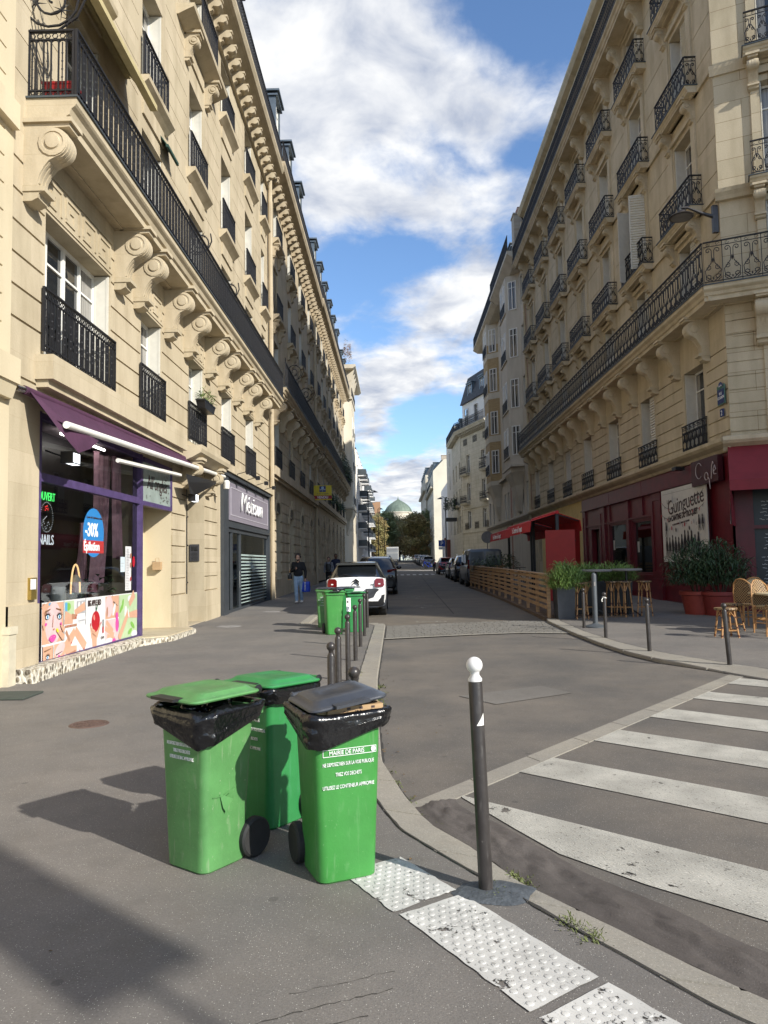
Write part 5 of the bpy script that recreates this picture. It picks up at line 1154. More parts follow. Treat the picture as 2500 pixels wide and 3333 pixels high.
for i in range(12):
    t=i/11
    for (xa,za,xb,zb,dp) in ((.0,.86,.35,.72,.05),(.68,.78,1.,.9,.05),(.0,.68,.3,.6,.04),(.72,.66,1.,.72,.03)):
        x=(xa+(xb-xa)*t)*pw; z=(za+(zb-za)*t-dp*math.sin(t*PI))*ph; z2=(za+(zb-za)*(t+.09)-dp*math.sin((t+.09)*PI))*ph; x2=(xa+(xb-xa)*(t+.09))*pw
        if t<.99: sh.append((bk,stroke((x,z),(min(x2,pw),z2),.009)))
        if i%3==1: sh.append(((bk,rd)[i%2],[(x-.04,z),(x+.04,z),(x,z-.11)]))
sh+=[(gy,el(.33*pw,.84*ph,.07,.14)),(bk,stroke((.33*pw,.9*ph),(.33*pw,.96*ph),.008))]
art('figures',PB,sh,.196,pu0,pz0)
text('title','LA',.22,m['ink'],PB,(pu0+.55,-.199,pz0+ph*.8),sx=1.0)
ti=text('title','Guinguette',.74,m['ink'],PB,(pu0+.62,-.199,pz0+ph*.64),(PI/2,R(-5),0),sx=1.0,offset=.002,space=.95)
text('title','LA CANTINE DU TROQUET',.27,m['ink'],PB,(pu0+.62,-.2,pz0+ph*.55),(PI/2,R(-3.5),0),sx=.78,offset=.012)
text('title','TOUTES LES BONNES TABLES DU QUARTIER',.085,m['ink'],PB,(pu0+1.0,-.2,pz0+ph*.49),(PI/2,R(-3.5),0),sx=.9)
# café neon sign
CS=thing('sign','dark red hanging sign board with thin white neon Café script above the poster','sign',(10.1,54,0),-PI/2)
g=G(); g.b(U(24.3),U(22.3),.14,.3,4.0,4.8); g.build('board',mat('sign_maroon',(.05,.006,.01),.4),CS)
g=G(); a=U(24.1)
g.tube([(a+.45+.25*math.cos(t)*1.0,-.32,4.45+.25*math.sin(t)) for t in [.6+i*.3 for i in range(17)]],.009,5)
g.tube([(a+1.0+.13*math.cos(t),-.32,4.22+.12*math.sin(t)) for t in [i*.5 for i in range(13)]]+[(a+1.2,-.32,4.1),(a+1.25,-.32,3.8)],.012,5)
g.tube([(a+1.35,-.32,4.1),(a+1.42,-.32,4.5),(a+1.5,-.32,4.62),(a+1.55,-.32,4.55)],.012,5); g.tube([(a+1.5,-.32,4.3),(a+1.7,-.32,4.36),(a+1.62,-.32,4.5),(a+1.52,-.32,4.38),(a+1.56,-.32,4.22),(a+1.72,-.32,4.22)],.012,5)
g.build('neon_script',glow('neon_off',(.5,.42,.4),.02),CS,True)
# spotlights on café
g=G(); g.box(-.18,.18,-.3,.0,-.06,.06); tag(g.build('floodlight',m['black'],None,False,(9.95,25.4,4.75),(0,0,-PI/2)),'black floodlight on the red fascia left of the neon sign','lamp')
# street name plates
SP=thing('street_name_sign','blue enamel street plate reading Rue Clodion on the stone corner','sign',(10.04,22.35,6.2),-PI/2)
m['enam']=mat('blue_enamel',(.02,.035,.14),.25,0,.05); m['enag']=mat('green_enamel',(.03,.12,.08),.3)
g=G(); g.b(-.25,.25,0,.02,.12,.72); g.build('plate',m['enag'],SP); g=G(); g.b(-.22,.22,.02,.025,.15,.6); g.prism(el(0,.66,.16,.16,0,16,0,PI),lambda p,h:(p[0],-h,p[1]),.02,.025); g.build('enamel',m['enam'],SP)
text('lettering','RUE\nCLODION',.125,wl,SP,(0,-.027,.42),align='CENTER',sx=.8); text('lettering','15e Arr.',.075,wl,SP,(0,-.027,.68),align='CENTER')
SP=thing('house_number','small blue plate with a white 2 under the street plate','sign',(10.04,22.35,5.95),-PI/2)
g=G(); g.b(-.12,.12,0,.02,0,.24); g.build('plate',m['enam'],SP); text('number','2',.22,wl,SP,(0,-.022,.04),align='CENTER')
# wall lamp
LM=thing('street_lamp','dark disc street lamp on a wall arm at the café corner above the long balcony','street lamp',(9.98,22.1,12.0),PI)
g=G(); g.box(-.1,.06,-.06,.06,-.4,.45); g.build('bracket',m['boll'],LM); g=G(); g.tube([(0,0,.1),(.35,0,.22),(.8,0,.42),(1.0,0,.42)],[.06,.05,.035,.03],8); g.build('arm',m['boll'],LM,True)
g=G(); g.lathe([(0,.22),(.12,.2),(.15,.13),(.33,.06),(.37,.02),(.35,0),(0,0)],(1.0,0,.1),24); g.build('shade',m['boll'],LM,True); g=G(); g.lathe([(0,-.01),(.3,-.01),(.3,0)],(1.0,0,.1),20); g.build('diffuser',m['concrete'],LM)
# café corner: menus, awning
CM=thing('menu_window','café window with chalk menus on black boards at the chamfered corner','window',(10.1,22,0),CHA)
g=G(); 
for a,b,c,d in ((.35,.5,.3,4.5),(3.3,3.4,.3,4.5),(.5,3.3,.3,.55),(.5,3.3,2.5,2.6),(.5,3.3,4.3,4.5)): g.b(a,b,-.2,.05,c,d)
g.b(0,.35,0,.06,.1,4.84); g.b(3.4,3.6,0,.06,.1,4.84); g.b(.35,3.4,0,.03,.0,.3); g.b(.35,3.4,0,.03,4.5,4.84); g.build('frame',m['red'],CM)
g=G(); g.b(.5,3.3,-.12,-.1,.55,2.5); g.b(.5,3.3,-.12,-.1,2.6,4.3); g.build('board',mat('chalkboard',(.02,.024,.03),.35,0,.3,3),CM)
g=G(); rnd=random.Random(9)
for row in range(22):
    z=3.3-row*.105-(.12 if row>5 else 0)-(.15 if row>12 else 0)
    if 2.42<z<2.66: continue
    x=.65+rnd.random()*.15; e=x+rnd.uniform(1.1,2.2)
    while x<e:
        w=rnd.uniform(.08,.22); P=[(x+w*i/8,-.098+.198-.0,z+rnd.uniform(-.016,.016)) for i in range(9)]; g.tube([(p[0],.098,p[2]) for p in P],.005,3,cap=False); x+=w+.04
g.build('chalk_writing',wl,CM)
m['awnred2']=m['awnr']
AR=thing('awning','red fabric awning with an open side over the café corner window','awning',(10.1,22,0),CHA)
g=G(); g.prism([(.06,5.0),(1.35,3.85),(1.35,3.82),(.06,4.96)],lambda p,x:(x,-p[0],p[1]),-.1,3.4); g.b(-.1,3.4,1.33,1.36,3.55,3.85); g.build('fabric',m['awnr'],AR)
g=G(); g.add([(-.1,-.06,5.0),(-.1,-1.35,3.84),(-.1,-.9,2.75),(-.1,-.45,2.6),(-.1,-.06,3.6)],[(0,1,2,3,4)]); g.add([(-.09,-1.3,3.7),(-.09,-1.0,2.6),(.02,-.75,2.55),(-.02,-.9,3.4)],[(0,1,2,3)]); g.build('side_flap',m['awnr'],AR)
g=G(); g.add([(-.11,-1.05,3.3),(-.13,-1.0,2.62),(-.06,-.8,2.66),(-.11,-.92,3.3)],[(0,1,2,3)]); g.build('white_lining',m['white'],AR)
# ---- next right buildings
G1=thing('apartment_building','grey rendered bay-windowed apartment house with red brick edges beyond the café building','building',(10.1,64,0),-PI/2)
g=G(); hs=[]; 
for k in range(2):
    for z in (5.3,9.4,13.4,17.4,21.2): pass
rr=[(.0,.9,0,26,-.02,False,1),(9.1,10,0,26,-.02,False,1)]
for u in (1.7,8.3):
    for z in (5.4,9.6,13.5,17.5,21.4): rr.append((u-.45,u+.45,z,z+2.3,-.25,True)); hs.append((u,z,.9))
for u in (3.6,5,6.4): rr.append((u-.4,u+.4,5.3,7.2,-.25,True)); hs.append((u,5.3,.8))
relief(g,0,10,0,26,rr); g.box(0,10,.6,10,25.8,26); g.box(0,.02,0,10,0,26); g.box(0,10,.5,.55,0,26); g.build('wall',[m['stG'],m['brickr']],G1)
for u,z,w in hs: window(G1,u,z,w,2.3 if z>5.3 else 1.9,.25,'fold',0,w+.1,.9,.03,rk='S')
# bay
g=G(); bp=[(2.6,0),(3.4,.95),(6.6,.95),(7.4,0)]; g.prism(bp,lambda p,h:(p[0],-p[1],h),9.0,24.2); 
rs=[]
for z,f in ((9.0,1),(8.6,.98),(8.2,.8),(7.6,.55),(6.8,.42),(5.6,.12)): rs.append([(5+(p[0]-5)*(.3+.7*f),-p[1]*f-.01,z) for p in bp])
g.rings(rs[::-1]); g.b(2.5,7.5,0,1.02,8.95,9.1); g.build('bay',m['stG'],G1)
for z in (9.9,13.6,17.6,21.4):
    for u in (4.3,5.7):
        window(G1,u,z,.8,2.3,-.0).location=(u,-.96,z)
    for s in (-1,1):
        o=window(G1,5,z,.75,2.3,0,'fold'); o.location=(5+s*2.02,-.50,z); o.rotation_euler=(0,0,s*math.atan2(.95,.8))
    g=G(); g.b(3.4,6.6,.95,1.05,z-.12,z-.02); g.b(3.6,6.4,.96,1.02,z-.02,z+.85) if False else None; g.build('window_sill',m['stG'],G1)
    put(rail('S',2.4,.85),'railing',G1,(3.8,-1.02,z))
g=G(); cornice(g,0,10,1.3,24.2,((0,.5),(.3,.8),(.5,1),(.7,1))); g.build('cornice',m['stG'],G1); g=G(); cornice(g,0,10,.3,4.9,((0,.3),(.2,1),(.35,1))); g.build('cornice',m['stG'],G1)
put(railS(10,1.2,.16).mesh('railing',m['iron']),'balcony_railing',G1,(0,-1.25,24.9))
mansard(G1,10,26,3,1.5,m['zincd'],[2.5,7.5],dw=1.5,dh=2.4); chimney(G1,8.0,25.7,1.1,2.7,.8,.45)
G2=thing('apartment_building','tan brick and cream bay-windowed apartment house beyond the grey bay house','building',(10.1,79,0),-PI/2)
g=G(); rr=[]; hs=[]
for u in (1.4,4.2,12.2,14.0):
    for z in (5.4,9.6,13.5,17.5,21.4): rr.append((u-.5,u+.5,z,z+2.3,-.25,True)); hs.append((u,z,1.0))
relief(g,0,15,0,25,rr); g.box(0,15,.6,10,24.8,25); g.box(0,.02,0,10,0,25); g.box(0,15,.5,.55,0,25); g.build('wall',[m['stG'],m['brickt']],G2)
for u,z,w in hs: window(G2,u,z,w,2.3,.25,'fold',0,w+.1,.9,.03,rk='S')
bp=[(6.0,0),(6.6,.95),(9.6,.95),(10.4,0)]
for i,(z0,z1,k) in enumerate(((9.2,12.9,1),(12.9,13.5,0),(13.5,17.0,1),(17.0,17.6,0),(17.6,20.9,1),(20.9,21.4,0),(21.4,22.2,1),(22.2,24.4,0))):
    g=G(); e=.03 if k==0 else 0; g.prism([(p[0]+(p[0]-8)*e*.3,p[1]+(e if p[1] else 0)) for p in bp],lambda p,h:(p[0],-p[1],h),z0,z1); g.build('bay',m['brickt'] if k else m['stC'],G2)
for z in (9.9,13.6,17.7,21.5):
    for u in (7.4,8.8): window(G2,u,z,.9,2.2,0).location=(u,-.97,z)
    put(rail('S',2.6,.9),'railing',G2,(6.8,-1.05,z))
    o=window(G2,5,z,.8,2.2,0); o.location=(10.02,-.50,z); o.rotation_euler=(0,0,math.atan2(.95,.8))
g=G(); rs=[]
for z,f in ((9.2,1),(8.8,.98),(8.4,.8),(7.6,.5),(6.8,.38),(5.6,.1)): rs.append([(8.2+(p[0]-8.2)*(.3+.7*f),-p[1]*f-.01,z) for p in bp])
g.rings(rs[::-1]); g.build('corbel',m['stC'],G2)
for f_ in (lambda:cornice(g,0,15,1.2,24.2,((0,.6),(.3,1),(.45,1))),lambda:cornice(g,0,15,.3,4.9,((0,.3),(.2,1),(.35,1))),lambda:g.b(0,15,0,.3,8.95,9.15)): g=G(); f_(); g.build('cornice',m['stC'],G2)
put(railS(15,1.2,.16).mesh('railing',m['iron']),'balcony_railing',G2,(0,-1.15,24.6)); mansard(G2,15,25,2.6,1.5,m['zincd'],[3,7,11],dw=1.4)
# corner house E with two faces
random.seed(5)
E1,_=plain('apartment_building','grey stone corner house with slate mansard and long balcony, facing down the street',9.6,103.8,math.atan2(-9.8,2.9),10.3,9,19.4,m['stE'],sp=3.4,fl=3.9,base=5.6,z=.6)
slab(E1,-.3,10.3,.9,19.0,19.5,m['stE']); put(rail('S',10.6,1.15),'railing',E1,(-.3,-.86,19.5)); 
for u in [.5+.6*i for i in range(17)]: put(console_mesh(.2,.6,.5,m['stE'],False),'cornice_bracket',E1,(u,0,19.0))
for z in (9.2,13.2): 
    for u in (1.72,8.6): slab(E1,u-1.2,u+1.2,.55,z-.3,z,m['stE']); put(rail('B',2.3,1.0),'railing',E1,(u-1.15,-.52,z))
for u in (1.72,5.15,8.6):
    for z in (5.5,17.2): put(rail('S',1.4,.9),'railing',E1,(u-.7,-.05,z))
g=G(); hs=[(u-.6,u+.6,20,22.4,-.2,True) for u in (1.72,5.15,8.6)]; relief(g,0,10.3,19.4,23.2,hs,base=-.35); g.build('attic_wall',m['whiteR'],E1)
for h in hs: window(E1,(h[0]+h[1])/2,20,1.2,2.4,.5)
mansard(E1,10.3,23.2,4.0,1.3,m['slate'],[3.0,7.2],dw=1.6,dh=2.6,dd=-.3); chimney(E1,9.2,26,1.6,3,1,-2.2,m['whiteR'],4)
g=G(); g.b(0,10.3,0,.12,8.3,8.5); g.b(0,10.3,0,.1,5.0,5.2); g.build('string_course',m['stE'],E1)
E2,_=plain('apartment_building','street side of the grey stone corner house beyond the brick bay house',9.3,116.5,-PI/2+.02,12.6,9,19.4,m['stE'],sp=3.1,z=.6,roof=4)
slab(E2,0,12.6,.9,19.0,19.5,m['stE']); put(rail('S',12.6,1.15),'railing',E2,(0,-.86,19.5)); put(rail('S',5,1.0),'railing',E2,(6,-.52,9.2)); slab(E2,6,11,.55,8.9,9.2,m['stE'])
F1,_=plain('apartment_building','narrow modern pale grey block beyond the corner house',9.5,131,-PI/2,14,9,22.5,m['stG'],sp=7,z=.8)
F2,_=plain('house','low white gabled house further along the right side',9.6,150,-PI/2,18,9,15,m['whiteR'],sp=6,z=1)
g=G(); g.prism([(0,15),(9,15),(4.5,19)],lambda p,x:(x,p[0],p[1]),0,18); g.build('roof',m['stC'],F2)
G3,_=plain('apartment_building','tall house with a blank cream gable wall facing down the street on the right',9.3,206,-PI/2,34,11,21.5,m['stC'],sp=3.8,z=1.5,roof=2.5)
g=G(); g.prism([(-.1,0),(-.1,21.5),(2.5,24.2),(8,24.6),(11,24.6),(11,0)],lambda p,x:(x,p[0],p[1]),34,34.3); g.build('gable',mat('cream_gable',(.62,.58,.47),.85,0,.1,.3),G3)
chimney(G3,33,24,1.2,1.2,6,-2); slab(G3,0,34,.8,17.5,17.9,m['stC']); put(rail('S',20,1.0),'railing',G3,(14,-.76,17.9))
G4,_=plain('apartment_building','farthest pale house at the right end of the street',8.9,245,-PI/2,38.5,11,24,m['stC'],sp=4.2,z=2.2,roof=3)
slab(G4,0,38.5,.8,19.5,19.9,m['stC'])
# red shed front low
g=G(); g.box(-1.6,1.6,0,6,0,4.6); g.b(-1.7,1.7,0,.2,4.6,4.9); tag(g.build('shed',mat('rust_red_paint',(.20,.05,.035),.7),None,False,(8.8,128,.9),(0,0,-PI/2)),'small rust red doorway annex below the white gabled house','annex')
# ================= left buildings beyond A =================
def hauss(name,label,y0,y1,mt,seed,z=0.,arch=False,dorm=True,rowh=3.9,cx=-5.7):
    b=thing(name,label,'building',(cx,y0,z),PI/2); L=y1-y0; n=max(2,int(L/4.0)); s=L/n; cs=[s*(i+.5) for i in range(n)]; g=G(); rr=[]; H=[]
    rr+=grooves(0,L,1.2,4.8,.5,gaps(0,L,[(c-.8,c+.8) for c in cs]),-.04,.04); rr+=[(0,L,0,1.1,.06)]
    rr+=grooves(0,L,6.3,8.9,.5,gaps(0,L,[(c-.75,c+.75) for c in cs]),-.03,.035)
    for c in cs: H.append((c-.7,c+.7,6.2,8.8))
    FRR=[(9.9,12.5),(13.7,16.3),(17.5,19.8)]
    for z0,z1 in FRR:
        for c in cs: H.append((c-.7,c+.7,z0,z1))
    rr+=[(c+q*.98-w_/2,c+q*.98+w_/2,1.25+.5*k,1.66+.5*k,.06) for c in cs for q in (-1,1) for k in range(6) for w_ in ((.44 if k%2 else .3),)]
    rr+=[(c-.75,c+.75,.9 if i%3!=1 else .1,4.1,-.75,True) for i,c in enumerate(cs)]
    rr+=[(*h,-.36,True) for h in H]; relief(g,0,L,0,20.6,rr)
    for c in cs:   # arched heads
        for i in range(6):
            a0,a1=PI*i/6,PI*(i+1)/6; p=[(c+.75*math.cos(a0),4.1+.6*math.sin(a0)),(c+.75*math.cos(a1),4.1+.6*math.sin(a1)),(c+.9*math.cos(a1),4.1+.75*math.sin(a1)),(c+.9*math.cos(a0),4.1+.75*math.sin(a0))]
            g.prism(p,lambda p,x:(p[0],-x,p[1]),0,.05)
        g.b(c-.1,c+.1,0,.1,4.6,5.1)
    g.build('wall',mt,b); shell(b,L,12,0,23.6,m['stC'])
    for i,c in enumerate(cs):
        g=G(); g.prism(el(c,4.1,.74,.59,0,12,0,PI+.01),lambda p,x:(p[0],-x,p[1]),.002,.006); g.build('arch_light',m['iron'],b)
        if i%3==1: g=G(); g.b(c-.75,c+.75,-.74,-.66,.1,4.1); g.b(c-.04,c+.04,-.66,-.64,.1,4.1); g.build('door',m['red'] if False else m['iron'],b)
        else: window(b,c,.9,1.5,3.2,.7)
    rnd=random.Random(seed)
    for i,c in enumerate(cs):
        window(b,c,6.2,1.4,2.6,.36,rnd.choice(['fold','closed','half']),.02,1.9,1.05,.08,rk='A')
        for r,(z0,z1) in enumerate(FRR):
            if r==0: window(b,c,z0,1.4,2.6,.36,rnd.choice(['fold','half'])); continue
            window(b,c,z0,1.4,z1-z0,.36,rnd.choice(['fold','closed','fold']),.02,1.8,1.05,.2,rk='A')
            g=G(); cornice(g,c-1.1,c+1.1,.32,z0-.3,((0,.1),(.1,.5),(.2,.95),(.3,1.))); g.build('window_sill',mt,b)
            for q in (-1,1): put(console_mesh(.22,.28,.6,mt),'console',b,(c+q*.8,0,z0-.3))
        for q in (-1,1): put(console_mesh(.3,.66,1.15,mt),'console',b,(c+q*1.15,0,9.4))
    slab(b,.1,L-.1,.8,9.4,9.85,mt); put(railA(L-.2,1.12,.13).mesh('railing',m['iron']),'balcony_railing',b,(.1,-.77,9.86))
    g=G(); g.b(0,L,0,.3,5.75,6.15); g.b(0,L,0,.18,5.6,5.75); g.build('string_course',mt,b)
    g=G(); cornice(g,0,L,.85,20.0,((0,.3),(.15,.5),(.3,.9),(.45,1),(.6,1.0))); g.build('cornice',mt,b)
    u=.4
    while u<L: put(console_mesh(.2,.5,.45,mt,False),'cornice_bracket',b,(u,0,20.0)); u+=.8
    put(railS(L,1.0,.17).mesh('railing',m['iron']),'roof_railing',b,(0,-.76,20.6))
    g=G(); relief(g,0,L,20.6,23.8,[(c-.6,c+.6,20.7,23.1,-.6,True) for c in cs],base=-.35); g.build('attic_wall',mt,b)
    for c in cs: window(b,c,20.7,1.2,2.4,.6)
    mansard(b,L,23.7,3.8,1.5,m['slate'],[s*i+(.0) +s*.0 for i in range(1,n)] if dorm else [],dw=1.5,dh=3.0,dd=-.2)
    return b
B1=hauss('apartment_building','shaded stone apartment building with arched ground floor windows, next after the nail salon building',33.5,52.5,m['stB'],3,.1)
for u in (-.1,18.9): 
    g=G(); g.tube([(u,-.15,0),(u,-.15,20)],.1,8); g.build('drainpipe',m['stB'],B1,True)
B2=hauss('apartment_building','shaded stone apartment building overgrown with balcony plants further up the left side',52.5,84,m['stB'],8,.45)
for u in (4,9): put(gm,'railing_guard',B1,(u,-.2,11.0),(0,0,-PI/2))
for i,(y,z,n) in enumerate(((72,10.8,500),(76,10.7,700),(80,10.6,700))):
    t=thing('balcony_plant',['low green shrub on the long balcony left of the thickest greenery','thick dark shrub on the balcony at the end of the left stone front','tall leafy shrub at the very end of the long left balcony'][i],'plant',(-5.1,y,z),0,'shrubs on the left balcony'); leafball(n,.5,2.0,1.5,.3,.05,m['leaf2'],t,c=(0,0,.3),droop=.5)
for i,(y,n) in enumerate(((66,260),(74,400))):
    t=thing('balcony_plant',['hanging plant on the first-floor rail past the for-sale board','trailing plant on the first-floor rail near the stone bay'][i],'plant',(-5.4,y,7.2),0,'hanging plants on first-floor rails'); leafball(n,.35,1.6,.8,.25,.05,m['leaf2'],t,c=(0,0,0),droop=.7)
C1=thing('apartment_building','cream rendered building with a projecting bay and arched loggia on top, sunlit above','building',(-5.7,84,.5),PI/2)
g=G(); rr=[]; hs=[]
for z in (5.4,9.4,13.2,17.0): rr.append((9.5,10.5,z,z+2.2,-.2,True)); rr.append((11.6,12.6,z,z+2.2,-.2,True)); hs+=[(10,z),(12.1,z)]
relief(g,0,14,0,21.5,rr); g.box(0,.02,0,10,0,24); g.b(0,14,-10,-.5,21.4,24.3); g.box(0,14,.5,.55,0,21.5); g.build('wall',m['stC'],C1)
for u,z in hs: window(C1,u,z,1.0,2.2,.2,'fold',0,1.1,.9,.03,rk='S')
g=G(); bp=[(1.0,0),(1.4,.9),(7.5,.9),(8.2,0)]; g.prism(bp,lambda p,h:(p[0],-p[1],h),7.6,20.6); rs=[]
for z,f in ((7.6,1),(7.2,.98),(6.8,.8),(6.1,.5),(5.4,.35),(4.6,.1)): rs.append([(4.5+(p[0]-4.5)*(.4+.6*f),-p[1]*f-.01,z) for p in bp])
g.rings(rs[::-1]); g.b(.9,8.3,0,1.0,7.5,7.7); g.b(.9,8.3,0,1.0,20.4,20.7)
for u in (1.2,3.2,5.2,7.2): g.b(u-.15,u+.15,0,.95,20.7,22.6); g.prism([(0,22.2),(.95,22.6),(1.3,24),(0,24)],lambda p,x:(x,-p[0],p[1]),u-.2,u+.2)
cornice(g,0,14,1.5,23.8,((0,.8),(.25,1),(.45,1))); g.build('bay',m['stC'],C1)
for z in (8.2,12.2,16.2):
    for u in (2.8,6.0): window(C1,u,z,1.0,2.3,0).location=(u,-.91,z); put(rail('S',1.2,.9),'railing',C1,(u-.6,-1.0,z))
put(rail('S',7.2,1.0),'railing',C1,(1.0,-.95,20.7)); mansard(C1,14,24.3,2.5,1.5,m['zincd'],[3,7,11])
t=thing('balcony_plant','dry ochre shrub on the roof terrace of the cream building against the sky','plant',(-5.0,82,25.2),0); leafball(500,.4,1.5,1.6,.25,.03,mat('dry_leaves',(.40,.22,.07),.7,0,.3,3),t)
# modern white block with balconies
D1=thing('apartment_building','modern white apartment block with stacked dark balconies on the left','building',(-5.6,110,.9),PI/2)
g=G(); rr=[]; 
for k in range(12):
    for f in range(6): rr.append((2+5*k,4.4+5*k,3.4+2.7*f,5.2+2.7*f,-.2,True))
relief(g,0,62,0,18.2,rr); g.box(0,.02,0,12,0,18.2); g.b(0,62,-12,0,18.0,18.2); g.box(0,62,.5,.55,0,18.2); g.b(6,56,-6,-2,18.2,20.8); g.build('wall',m['whiteR'],D1)
g=G()
for r in rr: g.b(r[0],r[1],-.2,-.18,r[2],r[3])
g.build('panes',m['pane'],D1)['kind']='stuff'
for k in range(9):
    for f in range(5):
        if (k+f)%4==3: continue
        g=G(); g.b(0,2.8,0,1.3,0,.15); g.k=1; g.b(0,2.8,1.27,1.3,.15,1.1); g.b(0,.03,0,1.27,.15,1.1); g.b(2.77,2.8,0,1.27,.15,1.1)
        put(cached('mbal',lambda:g.mesh('balcony',[m['whiteR'],m['zincd']])),'balcony',D1,(3.6+6*k,0,3.3+2.75*f))
plain('apartment_building','plain cream house front between the bay building and the white modern block',-5.7,98,PI/2,12,10,17.5,m['stC'],z=.8,sp=3)
plain('apartment_building','brown brick block closing the view left of the dome',-28,232,.2,24,12,19,mat('brown_brick_far',(.32,.19,.11),.9,0,.1,.2),z=2.4,sp=4)
# neighbour to the near left: stone quoin and red brick bands
NB=thing('apartment_building','red brick and stone neighbour at the very left edge','building',(-5.7,.75,0),PI/2)
g=G(); rr=grooves(9.0,10,5.3,20,.42,[(8.6,9.75)],-.02,.03)+[(0,8.6,5,20,-.04,False,1)]
for z in (8.2,12.2,16.2):
    for u in (2,5.5): rr.append((u-.7,u+.7,z-2.4,z,-.3,True))
relief(g,0,10,0,20,rr); g.b(0,9.93,0,.2,4.42,4.8); g.prism([(0,4.2),(.1,4.2),(.17,4.42),(0,4.42)],lambda p,x:(x,-p[0],p[1]),0,9.9); g.b(8.6,9.95,0,.12,8.35,8.75); g.box(0,10,.5,10,19.8,20); g.box(0,.02,0,10,0,20); g.box(0,10,.5,.6,0,20); g.build('wall',[m['plaster'],m['brickr']],NB)
for z in (8.2,12.2,16.2):
    for u in (2,5.5): window(NB,u,z-2.4,1.4,2.4,.3,'fold')
# dome
DM=thing('dome','green copper ribbed dome with a pointed tip behind the trees','dome',(1.6,300,0))
prof=[(5.6,20),(5.7,21.6),(5.55,22.5),(5.15,23.5),(4.45,24.5),(3.6,25.3),(2.7,26.0),(1.8,26.55),(1.05,26.95),(.5,27.35),(.2,27.8),(.04,28.9)]
g=G(); g.lathe(prof,(0,0,0),48); g.build('shell',m['cop'],DM,True)
g=G()
for i in range(24):
    a=2*PI*i/24; g.tube([(r*1.004*math.cos(a),r*1.004*math.sin(a),z) for r,z in prof[1:-2]],.07,4,cap=False)
g.build('ribs',m['cop'],DM); g=G(); g.lathe([(5.9,10),(5.9,21.6),(6.2,21.7),(6.2,22.1),(5.6,22.2)],(0,0,0),40); g.build('drum',m['stC'],DM)
# facades behind the camera / across, for bounce light
plain('apartment_building','stone apartment house behind the photographer across the junction',-24,-22,R(180-40),26,12,22,m['stC'])
# ================= bollards =================
m['bwhite']=mat('chipped_white_paint',(.72,.72,.70),.35,0,.08,6)
def chips():
    mm=m['bwhite']; nt=mm.node_tree; N=nt.nodes;L=nt.links; P=N['Principled BSDF']; src=P.inputs['Base Color'].links[0].from_socket
    tc=N.new('ShaderNodeTexCoord'); n=N.new('ShaderNodeTexNoise'); n.inputs['Scale'].default_value=26; n.inputs['Detail'].default_value=4; L.new(tc.outputs['Object'],n.inputs[0]); r=N.new('ShaderNodeMapRange'); r.inputs[1].default_value=.67; r.inputs[2].default_value=.68; L.new(n.outputs[0],r.inputs[0])
    x=N.new('ShaderNodeMix'); x.data_type='RGBA'; L.new(r.outputs[0],x.inputs[0]); L.new(src,x.inputs[6]); x.inputs[7].default_value=(.03,.03,.03,1); L.new(x.outputs[2],P.inputs['Base Color'])
chips()
def bollard(h,r,white=False):
    t=thing('bollard','x','bollard'); R0=.043; zb=h-2*R0
    g=G(); g.lathe([(r*1.03,0),(r,.03),(r,zb-.05),(r*.96,zb-.045),(r*.96,zb-.04)]+([] if white else [(r*.8,zb-.028),(r*.6,zb-.015)]),(0,0,0),24); g.build('post',m['boll'],t,30)
    g=G(); pr=[(r*.98,zb-.04),(r*.99,zb-.028),(r*.62,zb-.008)] if white else [(r*.6,zb-.015)]
    pr+=[(R0*math.sin(a),h-R0-R0*math.cos(a)) for a in [R(q) for q in range(35,181,12)]]; g.lathe(pr,(0,0,0),24)
    g.build('ball',m['bwhite'] if white else m['boll'],t,50); return t
NBo=bollard(1.19,.037,True); NBo.location=(.435,3.93,0); NBo.rotation_euler=(0,R(-1.5),0); tag(NBo,'tall dark bollard with a chipped white ball top at the kerb beside the crossing','bollard')
g=G(); 
for i in range(6):
    a0,a1=R(-100+i*11),R(-89+i*11); g.quad((.0378*math.cos(a0),.0378*math.sin(a0),.84+.0*i),(.0378*math.cos(a1),.0378*math.sin(a1),.84),(.0378*math.cos(a1),.0378*math.sin(a1),.852+.01*i),(.0378*math.cos(a0),.0378*math.sin(a0),.845+.01*i))
g.build('sticker',m['white'],NBo)
bp0=bollard(.96,.037)
Lb=[(-.31,5.3,'dark ball-top bollard just behind the dark-lidded green bin'),(-.62,6.99,'nearest dark bollard of the straight left kerb row'),(-.68,8.6,'second dark bollard in the straight left kerb row'),(-.71,10.76,'third dark bollard in the straight left kerb row'),(-.72,12.9,'fourth dark bollard in the straight left kerb row'),(-.73,14.95,'fifth dark bollard in the left kerb row, before the far green bins'),(-.735,17.0,'next-to-last bollard of the left kerb row, right of the far bins'),(-.745,19.1,'last bollard of the left kerb row, before the white car'),
(4.52,18.0,'dark bollard beside the grey signpost near the wooden terrace'),(4.42,15.8,'dark bollard with a white tie knotted under its ball'),(4.55,13.5,'upright dark bollard alone on the curved right kerb'),(5.2,11.75,'leaning dark bollard nearest the wicker stools on the right')]
for i,(x,y,l) in enumerate(Lb):
    o=bp0 if i==0 else copy_tree(bp0); o.location=(x,y,gz(y)); tag(o,l,'bollard','bollards along the kerbs'); o.rotation_euler=(R(random.uniform(-.6,.6)),R([0,0,0,0,0,0,0,0,.2,-.3,-1.2,-3.0][i]),0)
g=G()
for i in range(7): a=random.uniform(0,6.28); g.tube([(.036*math.cos(a),.036*math.sin(a),.84),(.045*math.cos(a+1),.045*math.sin(a+1),.86),(.04*math.cos(a+2),.04*math.sin(a+2),.835)],.009,4)
